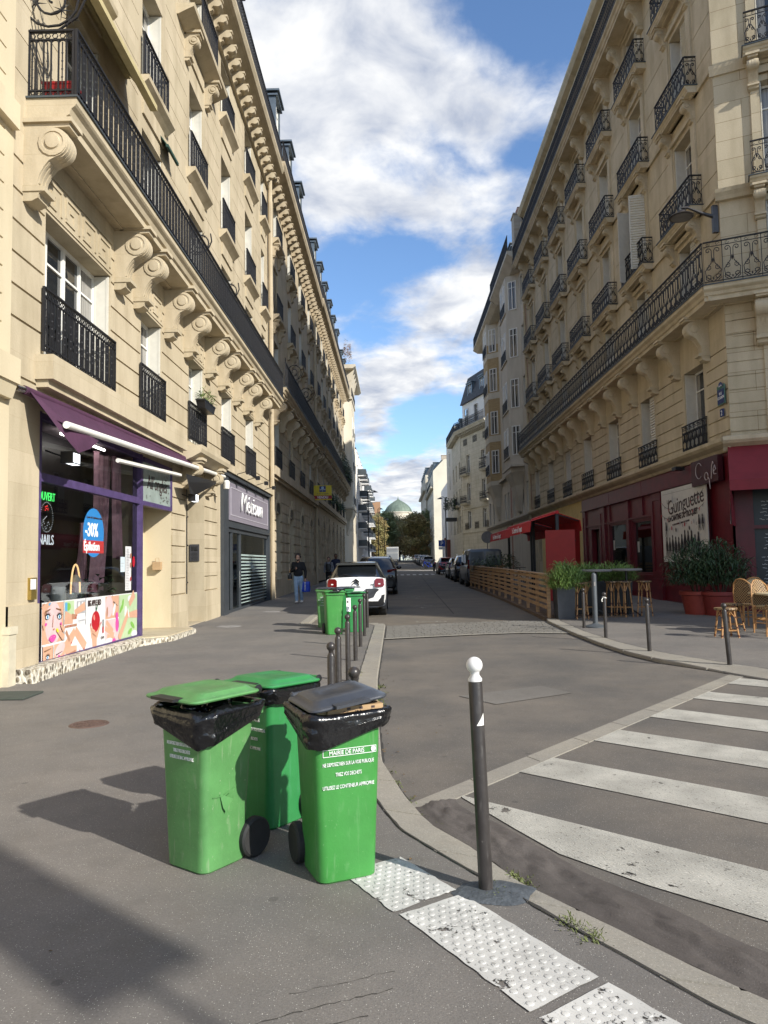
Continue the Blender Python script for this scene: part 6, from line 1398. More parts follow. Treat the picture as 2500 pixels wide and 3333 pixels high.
g.tube([(-.04,-.02,.84),(-.07,-.03,.8),(-.06,-.03,.76)],.01,4); tag(g.build('cloth_tie',m['white'],None,False,(4.42,15.8,gz(15.8))),'white tie knotted round the top of a bollard on the right','tie')
# grey signpost base
t=thing('signpost','grey post with a round foot between the bollards and the wicker bar stools','post',(4.85,18.2,gz(18))); g=G(); g.lathe([(.28,0),(.28,.03),(.1,.07),(.06,.1),(.06,1.25),(.05,1.29),(.02,1.32),(0,1.325)],(0,0,0),20); g.build('post',mat('post_grey',(.07,.08,.09),.5),t,30); g=G(); g.box(-.02,.02,-.064,-.058,1.0,1.1); g.build('sticker',m['concrete'],t)
# ================= bins =================
def rr_ring(w,d,r,z,n=5,oy=0,ox=0):
    out=[]
    for cx,cy,a0 in ((w/2-r,-d/2+r,-PI/2),(w/2-r,d/2-r,0),(-w/2+r,d/2-r,PI/2),(-w/2+r,-d/2+r,PI)):
        for i in range(n+1): a=a0+PI/2*i/n; out.append((ox+cx+r*math.cos(a),oy+cy+r*math.sin(a),z))
    return out
def make_bin(label,x,y,rz,mt,w0=.33,d0=.32,w1=.385,d1=.385,h=.86,lid=True,lidmat=None,lidtilt=3,bag=True,lidz=.03,group=None,lettering=1,seed=1,dent=False,lidlift=(0,0,0),bagdrop=None):
    t=thing('wheelie_bin',label,'bin',(x,y,gz(y)),rz,group); lidmat=lidmat or mt; rnd=random.Random(seed)
    # origin = front-left bottom corner; local: x right, y to the back
    cx=w0/2; cyf=lambda d:d/2
    g=G(); rs=[]
    for i in range(15):
        f=i/14; w=w0+(w1-w0)*f; d=d0+(d1-d0)*f; z=.012+f*(h-.012); 
        ring=rr_ring(w,d,.035+.02*(1-f),z,5,d/2-.02*f,cx)
        if dent: ring=[(p[0]-(.0 if p[0]<cx+w*.45 else .012*math.exp(-((p[1]-.12)**2/.006+(z-.34)**2/.004))),p[1],p[2]) for p in ring]
        rs.append(ring)
    b=rs[0]; rs=[[(cx+(p[0]-cx)*.93,d0/2+(p[1]-d0/2)*.93,0) for p in b]]+rs
    rs.append(rr_ring(w1+.03,d1+.03,.05,h,5,d1/2-.02,cx)); rs.append(rr_ring(w1+.055,d1+.055,.055,h-.03,5,d1/2-.02,cx)); rs.append(rr_ring(w1+.055,d1+.055,.055,h+.012,5,d1/2-.02,cx)); rs.append(rr_ring(w1-.02,d1-.02,.05,h+.012,5,d1/2-.02,cx)); rs.append(rr_ring(w1-.03,d1-.03,.05,h-.3,5,d1/2-.02,cx))
    g.rings(rs); g.build('body',mt,t,35)
    if dent:
        g=G(); X=cx+w0/2+.016
        P=[(X,.10,.42),(X+.008,.14,.40),(X+.014,.17,.42),(X+.004,.2,.37),(X+.012,.16,.35),(X+.01,.14,.31),(X+.006,.12,.34)]
        g.add(P,[(0,1,6),(1,2,3),(1,3,4),(1,4,6),(4,5,6)]); g.tube([(X,.05,.41),(X+.004,.12,.405),(X,.21,.43)],.003,4); g.build('dented_scar',mt,t)
    # handle bar + hinge at back
    g=G(); yb=d1-.02+.03; g.tube([(cx-w1*.42,yb+.03,h+.02),(cx+w1*.42,yb+.03,h+.02)],.016,10); 
    for s in (-1,1): g.box(cx+s*w1*.42-.015,cx+s*w1*.42+.015,yb-.02,yb+.05,h-.05,h+.03)
    g.build('handle',mt,t,True)
    # wheels
    for s in (-1,1):
        g=G(); r=.112; wx=cx+s*(w0/2+.012); g.lathe([(r*.55,-.025),(r*.9,-.03),(r,-.018),(r,.018),(r*.9,.03),(r*.55,.025)],(wx,d0+.045,r),28,axis='x'); wo=g.build('wheel',m['rubber'],t,40)
        g=G(); g.lathe([(0,-.012),(r*.2,-.02),(r*.25,-.006),(r*.5,-.008),(r*.57,-.02),(r*.57,.02),(r*.5,.008),(r*.25,.006),(r*.2,.02),(0,.012)],(wx,d0+.045,r),24,axis='x'); g.build('hub',m['black'],wo,30)
    g=G(); g.tube([(cx-w0/2,d0+.045,.112),(cx+w0/2,d0+.045,.112)],.01,8); g.build('axle',m['black'],t)
    if bag:
        bd=bagdrop or (lambda a:.12+.03*math.sin(2*a))
        g=G(); rs=[]; N=120; W0,DD=w1+.07,d1+.07
        base=rr_ring(1,1,.2,0,29,0,0); n=len(base)
        ph=[rnd.uniform(0,6.28) for _ in range(6)]
        for k in range(19):
            f=k/18; ring=[]
            for j,(bx,by,_) in enumerate(base):
                a=math.atan2(by,bx); drop=bd(a); 
                if f<.28:   # inner mouth rolling up over the rim
                    q=f/.28; s=.72+.3*q; z=h-.09+.13*math.sin(q*PI/2)
                else:
                    q=(f-.28)/.72; s=1.02+.15*min(1,q*6)*(1-q)**.7+.01; z=h+.045-q*(drop+.055)-.01*q
                nz=noise.noise(Vector((a*3.2+ph[0],f*5-a*2,seed)))*.05+noise.noise(Vector((a*9+ph[1]+f*9,f*7,seed+3)))*.028+abs(noise.noise(Vector((a*16+f*14,f*3,seed+5))))*.022
                s2=s+nz*(.6+.6*f); z2=z+nz*.25*(1 if f>.2 else .5)+.012*noise.noise(Vector((a*5,f*3,seed+9)))
                ring.append((cx+bx*W0*s2,d1/2-.02+by*DD*s2,z2))
            rs.append(ring)
        g.rings(rs,cap0=False,cap1=False); g.quad(*[(cx+sx*W0*.36,d1/2-.02+sy*DD*.36,h-.06) for sx,sy in ((-1,-1),(1,-1),(1,1),(-1,1))])
        for i in range(10):
            a=rnd.uniform(0,6.28); q=rnd.uniform(0,.28); g.ball((cx+W0*q*math.cos(a),d1/2+DD*q*math.sin(a),h-.03+rnd.uniform(0,.05)),rnd.uniform(.05,.09),10,sc=(1,1,.6))
        g.build('bin_bag',m['bag'],t,'full')
    # lid
    if lid:
        lm_=lidmat is m['dgrey']; g=G(); lw,ld=w1+(.06 if lm_ else .10),d1+(.06 if lm_ else .09); hy=0
        # pivot at the hinge: lid extends toward -y
        def L_(w,d,z,oy=0): return [(p[0],p[1]-ld/2+oy,p[2]) for p in rr_ring(w,d,.05,z,5,0,0)]
        rs=[L_(lw-.05,ld-.05,-.006),L_(lw-.02,ld-.02,-.016),L_(lw,ld,-.02),L_(lw+.01,ld+.01,-.012),L_(lw,ld,-.004),L_(lw-.03,ld-.03,-.001),L_(lw-.06,ld-.07,.006,.01),L_(lw-.09,ld-.11,.022,.012),L_(lw-.13,ld-.15,.026,.015),L_(lw-.24,ld-.26,.031,.015),L_(lw-.28,ld-.3,.024,.015)]
        g.rings(rs)
        g.tube([(-lw*.4,.015,-.01),(lw*.4,.015,-.01)],.02,10); lo=g.build('lid',lidmat,t,30); lo.location=(cx+lidlift[0],d1+.03+lidlift[1],h+lidz+lidlift[2]); lo.rotation_euler=(R(-lidtilt),R(lidlift[3]) if len(lidlift)>3 else 0,R(lidlift[4]) if len(lidlift)>4 else 0)
        g=G(); 
        for s in (-1,1): g=G(); g.lathe([(.024,-.008),(.026,.0),(.018,.01),(0,.012)] if s>0 else [(.024,.008),(.026,0),(.018,-.01),(0,-.012)],(s*(lw*.4+.006),.015,-.01),14,axis='x'); g.build('hinge_cap',m['black'] if lidmat is not m['dgrey'] else lidmat,lo)
        g=G(); g.b(-lw*.22,lw*.22,ld-.03,ld+.04,-.012,.004); g.build('grip',m['black'] if lidmat is not m['dgrey'] else lidmat,lo)
    # lettering
    def T(s,z,size,sx=.62,al='CENTER',x=None):
        yy=-.004-.02*(z/h); return text('lettering',s,size,m['wtext'],t,(cx if x is None else x,yy,z),(PI/2-.02,0,0),.0015,sx,0,al,space=.95)
    if lettering==1:
        g=G(); a,b,c,d=cx-.145,cx+.16,.665,.70
        for q in ((a,b,c,c+.003),(a,b,d,d+.003),(a,a+.003,c,d),(b-.003,b,c,d)): g.box(q[0],q[1],-.0205,-.019,q[2],q[3])
        g.prism(el(cx+.142,.685,.013,.015),lambda p,h_:(p[0],-.0205-h_,p[1]),0,.001); g.build('frame_mark',m['wtext'],t)
        T('MAIRIE DE PARIS',.673,.032,.9,'CENTER',cx-.01); T('NE DEPOSEZ RIEN SUR LA VOIE PUBLIQUE',.615,.027,.6); T('TRIEZ VOS DECHETS',.56,.027,.62); T('UTILISEZ LE CONTENEUR APPROPRIE',.495,.027,.68)
    elif lettering==2:
        T('NE DEPOSEZ RIEN SUR LA VOIE PUBLIQUE',.685,.027,.52); T('TRIEZ VOS DECHETS',.648,.027,.6); T('UTILISEZ LE BAC APPROPRIE.',.611,.027,.62)
    elif lettering==3:
        T('MAIRIE DE PARIS',.68,.032,.85); T('NE DEPOSEZ RIEN SUR LA VOIE PUBLIQUE',.62,.027,.6); T('TRIEZ VOS DECHETS',.56,.027,.62); T('UTILISEZ LE BAC APPROPRIE',.50,.027,.62)
    return t
RBn=make_bin('green wheelie bin with a dark grey lid resting on cardboard, nearest the white tactile strip',-.43,3.99,R(23.4),m['gbin3'],bag=True,lidmat=m['dgrey'],lidtilt=-1,lidz=.085,lidlift=(-.01,-.02,.012,-7,2),seed=2,bagdrop=lambda a:.035+.095*math.exp(-((abs((a+2.25+PI)%(2*PI)-PI))/.75)**2))
LBn=make_bin('faded green wheelie bin with a torn scar on its side, leftmost of the near three',-1.345,4.315,R(-35),m['gbin1'],bag=True,lidtilt=-1,lidz=.11,lidlift=(.0,-.03,.0,0,-4),seed=5,lettering=2,dent=True,bagdrop=lambda a:.045+.10*math.exp(-((abs((a+.9+PI)%(2*PI)-PI))/.8)**2))
BBn=make_bin('bluish green wheelie bin standing behind the two nearest bins',-1.09,5.0,R(-38),m['gbin2'],bag=True,lidtilt=1,lidz=.06,lidlift=(.0,0,.0,0,0),seed=9,lettering=3,bagdrop=lambda a:.05+.015*math.sin(3*a))
# cardboard under the dark lid
cb=thing('cardboard','flattened brown cardboard box sticking out under the dark grey bin lid','cardboard',(-.43,3.99,0),R(23.4))
g=G(); g.box(.05,.37,-.02,.30,.87,.922); g.box(.0,.14,.0,.36,.885,.9); g.build('box',m['card'],cb); text('print','Caisse 12 bouteilles',.03,m['ink'],cb,(.13,-.0215,.878),sx=.8,shear=.3); g=G()
for x in (.16,.23,.3): g.box(x,x+.02,-.0215,-.02,.903,.915)
g.build('print_marks',m['ink'],cb)
# far group
def farbin(l,x,y,rz,mt,s,lm,tilt,seed,let=3,bag=False):
    t=make_bin(l,x,y,rz,mt,lidmat=lm,lidtilt=tilt,lidz=.02,seed=seed,lettering=let,bag=bag,group='green bins by the kerb further up'); t.scale=(s,s,s); return t
farbin('green bin with a crumpled black bag on its lid, front of the far group',-1.62,17.35,R(14),m['gbin3'],1.12,m['gbin3'],3,21,0)
farbin('green bin with a dark lid, leftmost of the far group',-2.05,19.3,R(-5),m['gbin1'],1.13,m['dgrey'],2,22)
farbin('bluish green bin on the right of the far group behind the bollards',-1.15,17.9,R(10),m['gbin2'],1.05,m['gbin2'],4,23,0)
farbin('green bin with black lid, back of the far group',-1.5,18.9,R(5),m['gbin2'],1.15,m['dgrey'],3,24,0)
g=G(); rs=[]
for k,(s,z) in enumerate(((.9,0),(1,.02),(.8,.06),(.4,.085),(.1,.09))): rs.append([(s*.22*math.cos(a)*(1+.2*noise.noise(Vector((math.cos(a)*2,math.sin(a)*2,k)))),s*.26*math.sin(a),z+.02*noise.noise(Vector((a,k,1)))) for a in [2*PI*i/24 for i in range(24)]])
g.rings(rs); tag(g.build('rubbish_bag',m['bag'],None,'full',(-1.42,17.62,1.04)),'flat black rubbish bag lying on the lid of a far green bin','bag')
g=G(); g.box(-.05,.05,-.002,0,0,.32); g.box(-.035,.0,-.003,-.002,.2,.26,1); tag(g.build('paper_label',[wl,m['ink']],None,False,(-1.115,17.36,.52+.05),(0,0,R(14))),'white paper label on the front far green bin','label')
# ================= cars =================
def car(label,x,y,s,paint,kind='hatch',rz=0,roof=None,group=None,lights=True):
    t=thing('parked_car',label,'car',(x,y,gz(y)+RD),rz,group); t.scale=(s,s,s)
    if kind=='hatch': L,W,Hh=4.0,1.74,1.49; ST_=[(0,.42,.75,.78,.74,.6),(.03,.30,.9,.93,.83,.66),(.12,.24,1.0,1.03,.865,.68),(.22,.24,1.02,1.06,.87,.70),(.62,.22,1.03,1.40,.87,.60),(.9,.22,1.03,1.46,.87,.60),(1.9,.22,1.0,1.49,.87,.61),(2.5,.22,.98,1.43,.87,.60),(3.05,.22,.97,1.0,.86,.70),(3.5,.24,.9,.93,.84,.66),(3.85,.26,.75,.80,.78,.6),(4.0,.34,.6,.66,.66,.5)]; gl=(3,7)
    elif kind=='suv': L,W,Hh=4.5,1.84,1.66; ST_=[(0,.45,.85,.88,.8,.66),(.04,.34,1.0,1.03,.88,.7),(.15,.28,1.1,1.13,.92,.72),(.22,.28,1.12,1.16,.92,.74),(.6,.26,1.13,1.55,.92,.66),(.95,.26,1.12,1.62,.92,.67),(2.1,.26,1.08,1.66,.92,.68),(2.8,.26,1.06,1.58,.92,.66),(3.4,.26,1.05,1.08,.91,.74),(3.9,.28,1.0,1.03,.89,.7),(4.35,.3,.85,.9,.82,.64),(4.5,.36,.7,.76,.7,.5)]; gl=(3,7)
    else: L,W,Hh=5.0,1.92,1.97; ST_=[(0,.4,1.12,1.86,.90,.80),(.04,.3,1.12,1.95,.95,.84),(.2,.28,1.12,1.97,.96,.85),(2.0,.28,1.12,1.97,.96,.85),(3.2,.28,1.12,1.96,.96,.84),(3.6,.28,1.1,1.9,.96,.82),(4.25,.3,1.08,1.15,.94,.8),(4.7,.32,.95,1.02,.9,.74),(5.0,.38,.7,.78,.8,.6)]; gl=(4,5)
    g=G(); rs=[]
    for (yy,zb,zk,zt,wl_,wt) in ST_:
        h_=[(0,zb),(.86*wl_,zb),(wl_*.97,zb+.1),(wl_,(zb+zk)/2),(wl_*.99,zk-.03),(wl_*.96,zk),(wt,zt-.05 if zt-zk>.2 else zt-.01),(wt*.86,zt),(0,zt+.015)]
        rs.append([(p[0],yy,p[1]) for p in h_]+[(-p[0],yy,p[1]) for p in h_[-2:0:-1]])
    n=len(rs[0]); g.rings(rs)
    # materials per face
    for fi in range(len(g.f)):
        i=fi//n; j=fi%n
        if i>=len(rs)-1: continue
        side=j in (5,n-6); top=j in (6,7,n-7,n-8)
        if kind!='van':
            if side and gl[0]<=i<gl[1]: g.m[fi]=1
            if top and i in (gl[0],gl[1]): g.m[fi]=1
            if roof and top and gl[0]<i<gl[1]: g.m[fi]=2
        else:
            if side and i in (3,4): g.m[fi]=1
            if top and i==5: g.m[fi]=1
        if j in (0,1,n-1,n-2): g.m[fi]=3
        if i==0 and j in (2,n-3) : g.m[fi]=3
    g.build('body',[paint,m['cglass'],roof or paint,m['black']],t,35)
    wb=(.72,L-.82) if kind!='van' else (.85,L-.95)
    for yy in wb:
        for s_ in (-1,1):
            r=.32 if kind=='hatch' else .35; xx=s_*(W/2-.1)
            g=G(); g.lathe([(r*.62,-.1),(r*.93,-.105),(r,-.08),(r,.08),(r*.93,.105),(r*.62,.1)],(xx,yy,r),24,axis='x'); wo=g.build('wheel',m['rubber'],t,35)
            g=G(); g.lathe([(0,s_*.06),(r*.15,s_*.07),(r*.3,s_*.04),(r*.6,s_*.07),(r*.64,s_*.1)],(xx,yy,r),10,axis='x'); g.build('rim',m['chrome'],wo)
            g=G(); P=[(yy+(r+.07)*math.cos(a),r+(r+.07)*math.sin(a)) for a in [PI*i/12 for i in range(13)]]+[(yy-(r+.07),.2),(yy+(r+.07),.2)]; g.prism(P,lambda p,h:(h,p[0],p[1]),s_*(W/2-.12),s_*(W/2+.004)); g.build('wheel_arch',m['black'],t)
            if kind!='van':
                pass
    yb=-.005
    if kind=='hatch':
        g=G(); 
        # lower bumper (black), rounded top corners
        g.prism([(-.84,.30),(-.6,.26),(.6,.26),(.84,.30),(.86,.42),(.80,.52),(.72,.70),(.62,.76),(.3,.76),(.2,.52),(-.2,.52),(-.3,.76),(-.62,.76),(-.72,.70),(-.80,.52),(-.86,.42)],lambda p,h:(p[0],h+max(0,abs(p[0])-.55)*.55,p[1]),-.07,.1); g.build('bumper',m['dgrey'],t)
        for s_ in (-1,1):
            g=G(); g.prism([(p[0]*1,p[1]) for p in [(s_*.56,.80),(s_*.80,.81),(s_*.825,.86),(s_*.81,1.0),(s_*.77,1.03),(s_*.60,1.03),(s_*.545,.98),(s_*.54,.84)]],lambda p,h:(p[0],h+(abs(p[0])-.54)*.15+(p[1]-.8)*.45,p[1]),-.06,.06); lo=g.build('tail_light',m['tail'],t,30)
            g=G(); g.box(s_*.68-.03,s_*.68+.03,-.012,-.004,.87,.9); g.build('reflector',m['carw'],lo)
            g=G(); g.ball((s_*.98,2.75,1.02),.1,10,sc=(1,.6,.7)); g.build('mirror',roof or paint,t,True)
        g=G()
        for z in (.93,.86): g.prism([(-.1,z),(0,z+.075),(.1,z),(.1,z+.03),(0,z+.105),(-.1,z+.03)],lambda p,h:(p[0],h,p[1]),-.03,.1)
        g.build('emblem',m['chrome'] if False else m['black'],t)
        text('lettering','CITROËN',.075,m['black'],t,(0,-.012,.79),align='CENTER',sx=.9) ; g=G(); g.box(-.26,.26,-.045,-.036,.56,.67); g.build('number_plate',m['plate'],t)
        g=G(); g.box(-.18,.18,.585,.64,1.40,1.43); g.build('brake_light',m['tail'],t); g=G(); g.box(.44,.52,-.015,-.0,.86,.885); g.build('badge',m['chrome'],t)
        g=G(); g.prism([(-.62,1.40),(.62,1.40),(.58,1.46),(-.58,1.46)],lambda p,h:(p[0],h,p[1]),.5,.7); g.build('spoiler',roof or paint,t); g=G(); g.tube([(.05,.2,1.06),(-.35,.28,1.14)],.012,5); g.build('wiper',m['black'],t)
    elif kind=='suv':
        for s_ in (-1,1):
            g=G(); g.prism([(s_*.5,.98),(s_*.86,.98),(s_*.87,1.12),(s_*.5,1.06)],lambda p,h:(p[0],h+(abs(p[0])-.5)*.35,p[1]),-.03,.08); g.build('tail_light',m['tail'],t); g=G(); g.ball((s_*1.02,3.0,1.15),.12,10,sc=(1,.6,.7)); g.build('mirror',paint,t,True)
        g=G(); g.box(-.26,.26,-.03,-.0,.78,.89); g.build('number_plate',m['plate'],t); g=G(); g.prism([(-.7,.34),(.7,.34),(.74,.6),(-.74,.6)],lambda p,h:(p[0],h,p[1]),-.03,.1); g.build('bumper',m['black'],t)
        for s_ in (-1,1): g=G(); g.tube([(s_*.6,.9,1.66),(s_*.6,1.0,1.70),(s_*.6,2.4,1.72),(s_*.6,2.5,1.68)],.02,5); g.build('roof_rail',m['chrome'],t)
    else:
        g=G(); 
        for s_ in (-1,1): g.prism([(s_*.03,.45),(s_*.78,.45),(s_*.8,1.1),(s_*.74,1.82),(s_*.03,1.84)],lambda p,h:(p[0],h,p[1]),-.02,.1)
        g.build('rear_door',paint,t)
        for s_ in (-1,1):
            g=G(); g.box(s_*.86-.05,s_*.86+.05,-.03,.08,.95,1.42); g.build('tail_light',m['tail'],t); g=G(); g.ball((s_*1.05,4.1,1.2),.14,10,sc=(1,.6,1)); g.build('mirror',m['black'],t,True)
        g=G(); g.box(-.9,.9,-.08,.1,.35,.5); g.build('bumper',m['black'],t); g=G(); g.box(.1,.6,-.03,-.02,.62,.73); g.build('number_plate',m['plate'],t)
        for s_ in (-1,1):
            for a,b in ((.35,1.5),(1.7,2.9)): g=G(); g.box(s_*.955-.01,s_*.955+.012,a,b,1.2,1.7); g.build('side_window',m['cglass'],t)
    return t
car('white hatchback with black roof and square red tail lights, parked behind the far green bins',-1.26,23.3,1.17,m['carw'],'hatch',roof=m['cark']).scale=(1.09,1.17,1.17)
car('black sport utility car parked directly in front of the white hatchback',-1.0,37.2,1.17,m['cark'],'suv')
car('dark car with bright red tail lights, third in the left parked row',-1.0,47.5,1.14,m['cark'],'hatch',group='cars parked on the left')
car('silver-roofed dark car, fourth in the left parked row',-1.1,55,1.17,m['cargr'],'suv',group='cars parked on the left')
car('dark car at the far end of the left parked row',-1.1,64,1.15,m['cark'],'suv',group='cars parked on the left')
car('large dark grey windowless panel van parked behind the wooden terrace',5.45,45.0,1.17,m['vang'],'van')
car('black car with glossy bodywork parked in front of the grey van',5.35,53.5,1.17,m['cark'],'suv',group='cars parked on the right')
car('second black car partly hidden in front of the grey van',5.35,60.5,1.17,m['cark'],'hatch',group='cars parked on the right')
car('red hatchback parked on the right before the bicycle stand',5.3,74,1.17,m['carred'],'hatch',group='cars parked on the right')
for i,(yy,p,k,l) in enumerate(((118,m['cargr'],'hatch','grey car just past the bicycle stand on the right'),(126,m['carsl'],'hatch','silver car second past the bicycle stand'),(134,m['cark'],'suv','black tall car third past the bicycle stand'),(142,m['cargr'],'suv','dark grey tall car fourth past the bicycle stand'),(151,m['cark'],'hatch','small dark car fifth past the bicycle stand'),(162,m['cark'],'hatch','small black car near the far right end of the street'),(172,m['cargr'],'suv','farthest dark car on the right before the trees'))): car(l,5.3,yy,1.17,p,k,group='cars parked on the right')
# lorry
LT=thing('lorry','pale grey box lorry at the far end of the street seen from behind','lorry',(-.6,166,gz(166)+RD)); g=G(); g.bbox(-1.35,1.35,0,7,.9,3.75,.05); g.build('box_body',mat('lorry_grey',(.45,.45,.43),.5),LT); g=G(); g.box(-1.2,1.2,-.03,0,1.0,2.35); g.box(-1.2,1.2,-.03,0,2.5,3.5); g.build('rear_panel',m['carsl'],LT); g=G(); g.box(-1.1,1.1,7,9,.6,2.9); g.build('cab',m['carw'],LT)
for s_ in (-1,1): g=G(); g.lathe([(.5,-.15),(.5,.15)],(s_*1.1,1.5,.5),16,axis='x'); g.build('wheel',m['rubber'],LT)
text('lettering','DEMENAGEMENTS',.35,m['concrete'],LT,(0,-.05,3.0),align='CENTER')
# bicycles and scooter
def bicycle(label,x,y,rz,frame,s=1.15):
    t=thing('bicycle',label,'bicycle',(x,y,gz(y)),rz,'bicycles by the kerb'); t.scale=(s,s,s)
    for yy in (0,1.05):
        g=G(); g.tube([(0,yy+.33*math.cos(a),.34+.33*math.sin(a)) for a in [2*PI*i/24 for i in range(25)]],.018,6); w=g.build('wheel',m['rubber'],t)
        g=G()
        for i in range(10): a=2*PI*i/10; g.tube([(0,yy,.34),(0,yy+.32*math.cos(a),.34+.32*math.sin(a))],.004,3)
        g.build('spokes',m['chrome'],w)
    g=G(); 
    for a,b in (((0,0,.34),(0,.42,.30)),((0,.42,.30),(0,.28,.8)),((0,.28,.75),(0,0,.34)),((0,.42,.3),(0,.88,.82)),((0,.3,.72),(0,.85,.88)),((0,.85,.95),(0,1.05,.34))): g.tube([a,b],.017,6)
    g.build('frame',frame,t); g=G(); g.tube([(-.25,.75,1.02),(-.2,.84,1.03),(.2,.84,1.03),(.25,.75,1.02)],.013,6); g.tube([(0,.85,.95),(0,.84,1.03)],.014,6); g.build('handlebar',m['black'],t); g=G(); g.ball((0,.24,.87),.1,10,sc=(.7,1.2,.35)); g.build('saddle',m['black'],t,True); return t
bicycle('dark bicycle at the stand past the red car',5.0,100,R(70),m['black']); bicycle('second bicycle leaning at the stand past the red car',5.4,103,R(100),m['carsl']); bicycle('bicycle parked against the posts past the motor scooter',4.8,97,R(80),m['blue'])
bicycle('black bicycle standing inside the café terrace',6.6,36.5,R(20),m['black']); 
t=thing('scooter','dark motor scooter between the red car and the bicycle stand','scooter',(4.5,86,gz(86))); t.scale=(1.15,)*3
for yy in (0,1.25): g=G(); g.lathe([(.14,-.06),(.27,-.05),(.28,.05),(.14,.06)],(0,yy,.28),18,axis='x'); g.build('wheel',m['rubber'],t,True)
g=G(); g.rings([rr_ring(w,.0001+l,.0,z,1,yc,0) for w,l,z,yc in ((.2,.5,.35,.2),(.34,.6,.55,.2),(.3,.75,.78,.25),(.2,.6,.85,.25))]); g.tube([(0,.5,.35),(0,.95,.35),(0,1.1,.8),(0,1.0,1.1)],[.1,.12,.14,.05],8); g.build('body',m['cark'],t,True); g=G(); g.tube([(-.3,1.0,1.1),(.3,1.0,1.1)],.02,6); g.build('handlebar',m['black'],t)
# ================= people =================
def body_mesh(name,parts,mt,parent,vox=.018,sm=2):
    """one continuous surface grown from tapered limbs"""
    g=G()
    for p in parts:
        if p[0]=='b': g.ball(p[1],1,14,sc=p[2])
        else:
            pts,rr=p[1],p[2]; g.tube(pts,rr,10)
            for q,r in zip(pts,rr): g.ball(q,r,10)
    o=g.build(name,mt,parent,'full'); md=o.modifiers.new('skin','REMESH'); md.mode='VOXEL'; md.voxel_size=vox; md.use_smooth_shade=True
    s=o.modifiers.new('soft','SMOOTH'); s.factor=.5; s.iterations=sm; return o
def hand(c,dirv,side,curl=.6,s=1.):
    """palm and five fingers, as limb list"""
    c=Vector(c); d=Vector(dirv).normalized(); a=Vector(side).normalized(); n=d.cross(a); L=[]
    L.append(('t',[tuple(c),tuple(c+d*.05*s),tuple(c+d*.085*s)],[.02*s,.032*s,.03*s]))
    for i,(o,l) in enumerate(((-.03,.065),(-.01,.078),(.01,.073),(.03,.058))):
        p0=c+d*.085*s+a*o*s; p1=p0+(d*(1-curl*.4)+n*curl*.6)*l*.5*s; p2=p1+(d*(1-curl)+n*curl)*l*.5*s; L.append(('t',[tuple(p0),tuple(p1),tuple(p2)],[.0105*s,.0095*s,.008*s]))
    p0=c+d*.02*s-a*.03*s; L.append(('t',[tuple(p0),tuple(p0-a*.02*s+d*.03*s+n*.015*s),tuple(p0-a*.018*s+d*.055*s+n*.03*s)],[.013*s,.0115*s,.0095*s])); return L
